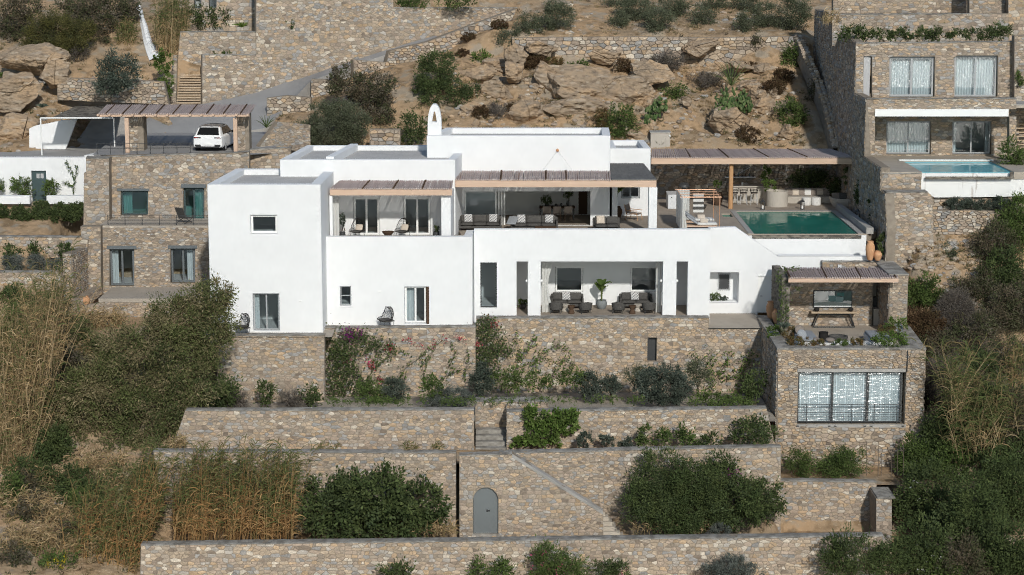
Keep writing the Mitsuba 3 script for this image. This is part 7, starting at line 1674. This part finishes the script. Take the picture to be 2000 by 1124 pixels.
agave('tall thin spiky plant above the large prickly pear', 1428, 168, 132.8, 1.7, 26, 'dark', 'spiky_plant', 'plant', 1.3, .05)
# --- right house
hd = [(1662, 64, 26, 15), (1690, 68, 22, 11), (1725, 68, 24, 10), (1760, 68, 22, 10), (1800, 68, 26, 11), (1835, 67, 22, 12), (1870, 69, 24, 10), (1905, 68, 22, 11), (1935, 66, 20, 12), (1958, 62, 18, 17)]
hw = ['first', 'second', 'third', 'fourth', 'fifth', 'sixth', 'seventh', 'eighth', 'ninth', 'last']
for (cx, cy, rx, ry), w in zip(hd, hw): bush('dark', f'{w} dark hedge shrub from the left in the planter above the right house', [(cx, cy, rx, ry)], 123.0, name='hedge_shrub', group='hedge above the right house', stems=1)
reeds('dry yellow grass left of the hedge above the right house', 'dry_grass', [(1620, 48, 14, 1)], 60, .9, .2, 127.2, tops='straw', leaves=3, leafL=.4, cat='grass', sw=.02)
bush('bright', 'bright green palm-like plant right of the blue pool', [(1978, 302, 24, 32), (1992, 318, 14, 20)], 115.5, L=.30, W=.18, pal='green'); bush('lavender', 'strip of grey-green shrubs under the stained pool wall', [(1870, 398, 24, 11), (1910, 400, 28, 11), (1950, 399, 28, 11)], 111.5, pal='greydark')
bush('green', 'small plant hanging on the wall at the right edge', [(1990, 156, 8, 12)], 120.2)
bush('olive', 'lone olive bush on the bare slope beside the pale pipe', [(1853, 491, 17, 17)], None)
for cx, cy, rx, ry, l in ((1668, 345, 20, 22, 'first dark plant against the dark side wall'), (1690, 375, 22, 30, 'second dark plant against the dark side wall'), (1712, 412, 16, 34, 'third dark plant against the dark side wall'), (1724, 478, 14, 24, 'dark plant behind the terracotta jars'), (1640, 365, 26, 16, 'dark plants behind the boat-shaped seat'), (1580, 352, 46, 20, 'dark plants at the back of the pergola')):
    Y_ = {1668: 122.5, 1690: 118.5, 1712: 114.5, 1724: 109.8, 1640: 125.0, 1580: 126.2}[cx]; bush('dark', l, [(cx, cy, rx, ry)], Y_, deep=.35, stems=1)
# --- bar corner and pots
bush('bright', 'light green climber hanging at the bar under the pergola', [(1497, 340, 10, 22), (1503, 366, 12, 12)], 123.4, name='climbing_plant', L=.14)
banana('banana plant in the grey pot of the loggia', 1175, 588, 110.1, 1.0, 8, 1.0, 4); banana('dark banana plant in the clay jar of the alcove', 1204, 398, 117.2, 1.0, 9, 1.1, 5)
for cx, cy, rx, ry, Y, l, kd in ((1021, 592, 9, 9, 110.0, 'fern in the dark pot behind the left slot of the loggia', 'green'), (669, 430, 5, 17, 109.4, 'thin upright plant in the dark pot of the left terrace', 'greydark'), (852, 447, 7, 5, 109.2, 'small plant in the pot at the right end of the left terrace', 'dark'), (1402, 360, 10, 7, 123.2, 'green plant in the clay pot left of the bar', 'green'), (1068, 391, 12, 9, 116.9, 'bushy plant in the vase at the left of the indoor table', 'dark'), (1109, 381, 11, 8, 116.9, 'leaves in the tall vase at the right of the indoor table', 'dark'), (1396, 581, 11, 9, 110.1, 'green plant in the white wall niche', 'green'), (1413, 585, 8, 6, 110.15, 'smaller plant in the white wall niche', 'greydark'), (1514, 650, 12, 12, 106.3, 'plant beside the terracotta jars by the white door', 'bright')):
    bush(kd, l, [(cx, cy, rx, ry)], Y, name='potted_plant', cat='plant', L=.09, clump=.10, stems=2)
# --- right slope
R = [(1810, 572, 40, 37, 'green', 'round green bush right of the pavilion pergola'), (1805, 640, 42, 42, 'brown', 'rusty brown bush below the round green bush'), (1840, 690, 46, 40, 'scrub', 'olive-brown bush right of the pavilion roof'), (1868, 600, 34, 38, 'drygrey', 'grey leafless bush right of the round green bush'), (1905, 650, 46, 42, 'scrub', 'mixed brown bush in the middle of the right slope'), (1945, 475, 40, 46, 'scrub', 'dark bush below the grey-green shrub strip'), (1985, 440, 36, 55, 'green', 'tall green bush at the right edge below the pool wall'),
     (1965, 530, 46, 48, 'dark', 'dark green bush at the right edge'), (1915, 560, 44, 36, 'scrub', 'brown-grey bush on the right slope beside the pipe'), (1965, 610, 48, 46, 'scrub', 'dark olive bush at the right edge of the middle slope'), (1848, 745, 42, 50, 'drygrey', 'grey dead bush right of the pavilion'), (1905, 725, 50, 46, 'dark', 'dark bush dotted with white flowers'), (1965, 705, 50, 52, 'scrub', 'brown bush right of the white-flowered bush'), (1850, 840, 44, 60, 'dark', 'dark bush right of the pavilion window'), (1930, 830, 60, 70, 'dark', 'dark bush behind the arching reeds'),
     (1990, 830, 40, 80, 'scrub', 'brown-green bush at the right edge beside the reeds'), (1798, 890, 40, 46, 'green', 'green bush with white flowers beside the stakes'), (1818, 970, 68, 70, 'dark', 'big dark oleander right of the narrow fin wall'), (1800, 1070, 58, 62, 'dark', 'dark bush below the big dark oleander'), (1900, 1000, 60, 80, 'dark', 'dark mass of shrub in the lower right'), (1965, 950, 52, 80, 'dark', 'dark shrub at the right edge of the lower slope'), (1970, 1070, 56, 70, 'dark', 'dark shrub in the bottom right corner'), (1885, 1095, 50, 50, 'scrub', 'brownish shrub at the bottom edge on the right')]
for cx, cy, rx, ry, kd, l in R:
    fl = (WHITE, 16, .05, None) if 'white' in l or cx in (1800, 1818) else None
    bush(kd, l, [(cx, cy, rx, ry), (cx + rx * .4, cy + ry * .4, rx * .85, ry * .7), (cx - rx * .45, cy + ry * .3, rx * .7, ry * .6)], None, flowers=fl, L=.14 if kd != 'brown' else .12, clump=.34, deep=.7)
reeds('arching yellow-green reeds on the right slope', 'reed_clump', [(1880, 880, 30, 20), (1920, 870, 30, 20), (1950, 860, 30, 20), (1860, 800, 12, 20)], 240, 3.4, .28, 97.6, leaves=12, wind=(.05, 0), top_h=.3, leafL=.8, spread=(1, 1.2)); reeds('pale dry reeds at the right edge above the arching reeds', 'reed_clump', [(1985, 760, 22, 20)], 150, 2.4, .10, 102.0, leaves=6, wind=(0, 0), top_h=.5, leafL=.5)

for cx, cy, rx, ry, kd, l in ((1880, 560, 30, 24, 'scrub', 'brown scrub left of the dark olive bush on the right slope'), (1790, 760, 26, 60, 'scrub', 'scrub against the right wall of the pavilion'), (1990, 600, 30, 60, 'scrub', 'tall scrub at the right edge below the dark green bush'), (1940, 900, 50, 50, 'dark', 'dark shrub under the arching reeds'), (1880, 660, 40, 36, 'drygrey', 'grey scrub between the brown bushes of the right slope'), (1860, 910, 40, 50, 'green', 'green shrub left of the arching reeds'),
                              (1840, 1110, 40, 30, 'green', 'green shrub with white flowers at the bottom edge on the right'), (1930, 770, 50, 40, 'scrub', 'brown scrub above the arching reeds'), (1990, 900, 30, 60, 'dark', 'dark shrub at the right edge beside the arching reeds')):
    bush(kd, l, [(cx, cy, rx, ry), (cx + rx * .4, cy + ry * .4, rx * .8, ry * .6)], None, flowers=(WHITE, 12, .05, None) if 'white' in l else None)
for cx, cy, rx, ry, kd, l in ((60, 930, 46, 40, 'dark', 'dark green undergrowth at the foot of the dry tan reeds'), (150, 950, 50, 40, 'dark', 'dark undergrowth below the left of the spreading tree'), (240, 945, 60, 34, 'mixed', 'olive undergrowth below the spreading tree'), (120, 790, 40, 50, 'mixed', 'olive bush left of the spreading tree beside the dry reeds'), (105, 870, 34, 44, 'dark', 'dark bush in the shade of the spreading tree'), (315, 900, 34, 40, 'mixed', 'olive bush at the right foot of the spreading tree'), (200, 690, 50, 40, 'mixed', 'upper left outlier of the spreading tree'), (55, 1000, 40, 26, 'scrub', 'dry scrub above the concrete path'), (205, 1010, 46, 34, 'scrub', 'scrub behind the plumed reeds')):
    bush(kd, l, [(cx, cy, rx, ry), (cx + rx * .4, cy + ry * .3, rx * .7, ry * .7)], None, name='undergrowth' if 'undergrowth' in l else None)
# small dry tufts all over the open slope
r = np.random.default_rng(91); base = []
while len(base) < 1900:
    q = [(860, 1570, 130, 290), (0, 340, 20, 300), (1000, 1580, 0, 70), (1760, 2000, 460, 640), (0, 280, 880, 1124), (530, 830, 110, 290)][r.choice(6, p=[.42, .15, .12, .12, .12, .07])]; px, py = r.uniform(q[0], q[1]), r.uniform(q[2], q[3])
    if meshkit.noise(np.array([px * .02, py * .035, 1.0])) < .42: continue
    y = Yat(px, py, 86, 155)
    if y > 154: continue
    p = P(px, py, y); p[2] = height(p[0], p[1]) - .03; base.append(p)
base = np.array(base); m = 16; b = np.repeat(base, m, 0) + r.normal(0, .07, (len(base) * m, 3)) * [1, 1, 0]
d = unit(r.normal(size=b.shape) * [1, 1, .3] + [0, 0, 1.0]); L = r.uniform(.10, .34, len(b)) * np.repeat(r.uniform(.6, 1.5, len(base)), m)
V, f = leaf_mesh(b, d, L, np.full(len(b), .035), r); tc = np.array([(.33, .24, .13), (.26, .20, .12), (.15, .14, .07), (.40, .31, .19), (.12, .09, .06), (.09, .10, .05)])
add('dry_tufts', (V, f), 'foliage', color=np.repeat(np.repeat(tc[r.integers(0, 6, len(base))], m, 0) * r.uniform(.75, 1.25, (len(b), 1)), 4, 0), kind='stuff', label='small dry grass tufts dotted over the open slope', cat='grass')

for cx, cy, rx, ry, kd, l in ((150, 660, 40, 40, 'mixed', 'olive bush between the dry reeds and the patio wall'), (135, 720, 44, 44, 'scrub', 'brown-green scrub right of the tall dry reeds'), (20, 1085, 40, 22, 'scrub', 'dry scrub at the bottom left corner'), (70, 1060, 34, 16, 'rust', 'rusty low weeds left of the plumed reeds'), (150, 1050, 40, 30, 'scrub', 'scrub beside the lower end of the concrete path'), (20, 960, 26, 40, 'green', 'green shrub at the left edge below the dry reeds'), (160, 985, 36, 30, 'green', 'green undergrowth right of the concrete path'), (300, 985, 36, 40, 'scrub', 'scrub at the left end of the arched door wall'), (60, 955, 30, 30, 'scrub', 'dry twiggy shrub left of the concrete path')):
    bush(kd, l, [(cx, cy, rx, ry), (cx + rx * .4, cy + ry * .3, rx * .7, ry * .7)], None)
reeds('long dry grass over the lower left bank', 'dry_grass', [(40, 1010, 60, 30), (60, 1080, 60, 20), (150, 1040, 50, 20), (90, 960, 40, 20), (190, 930, 50, 20), (160, 650, 30, 30), (150, 720, 30, 30), (200, 640, 40, 10)], 1500, .95, .35, None, tops='straw', leaves=4, leafL=.4, cat='grass', sw=.014, wind=(.2, 0))
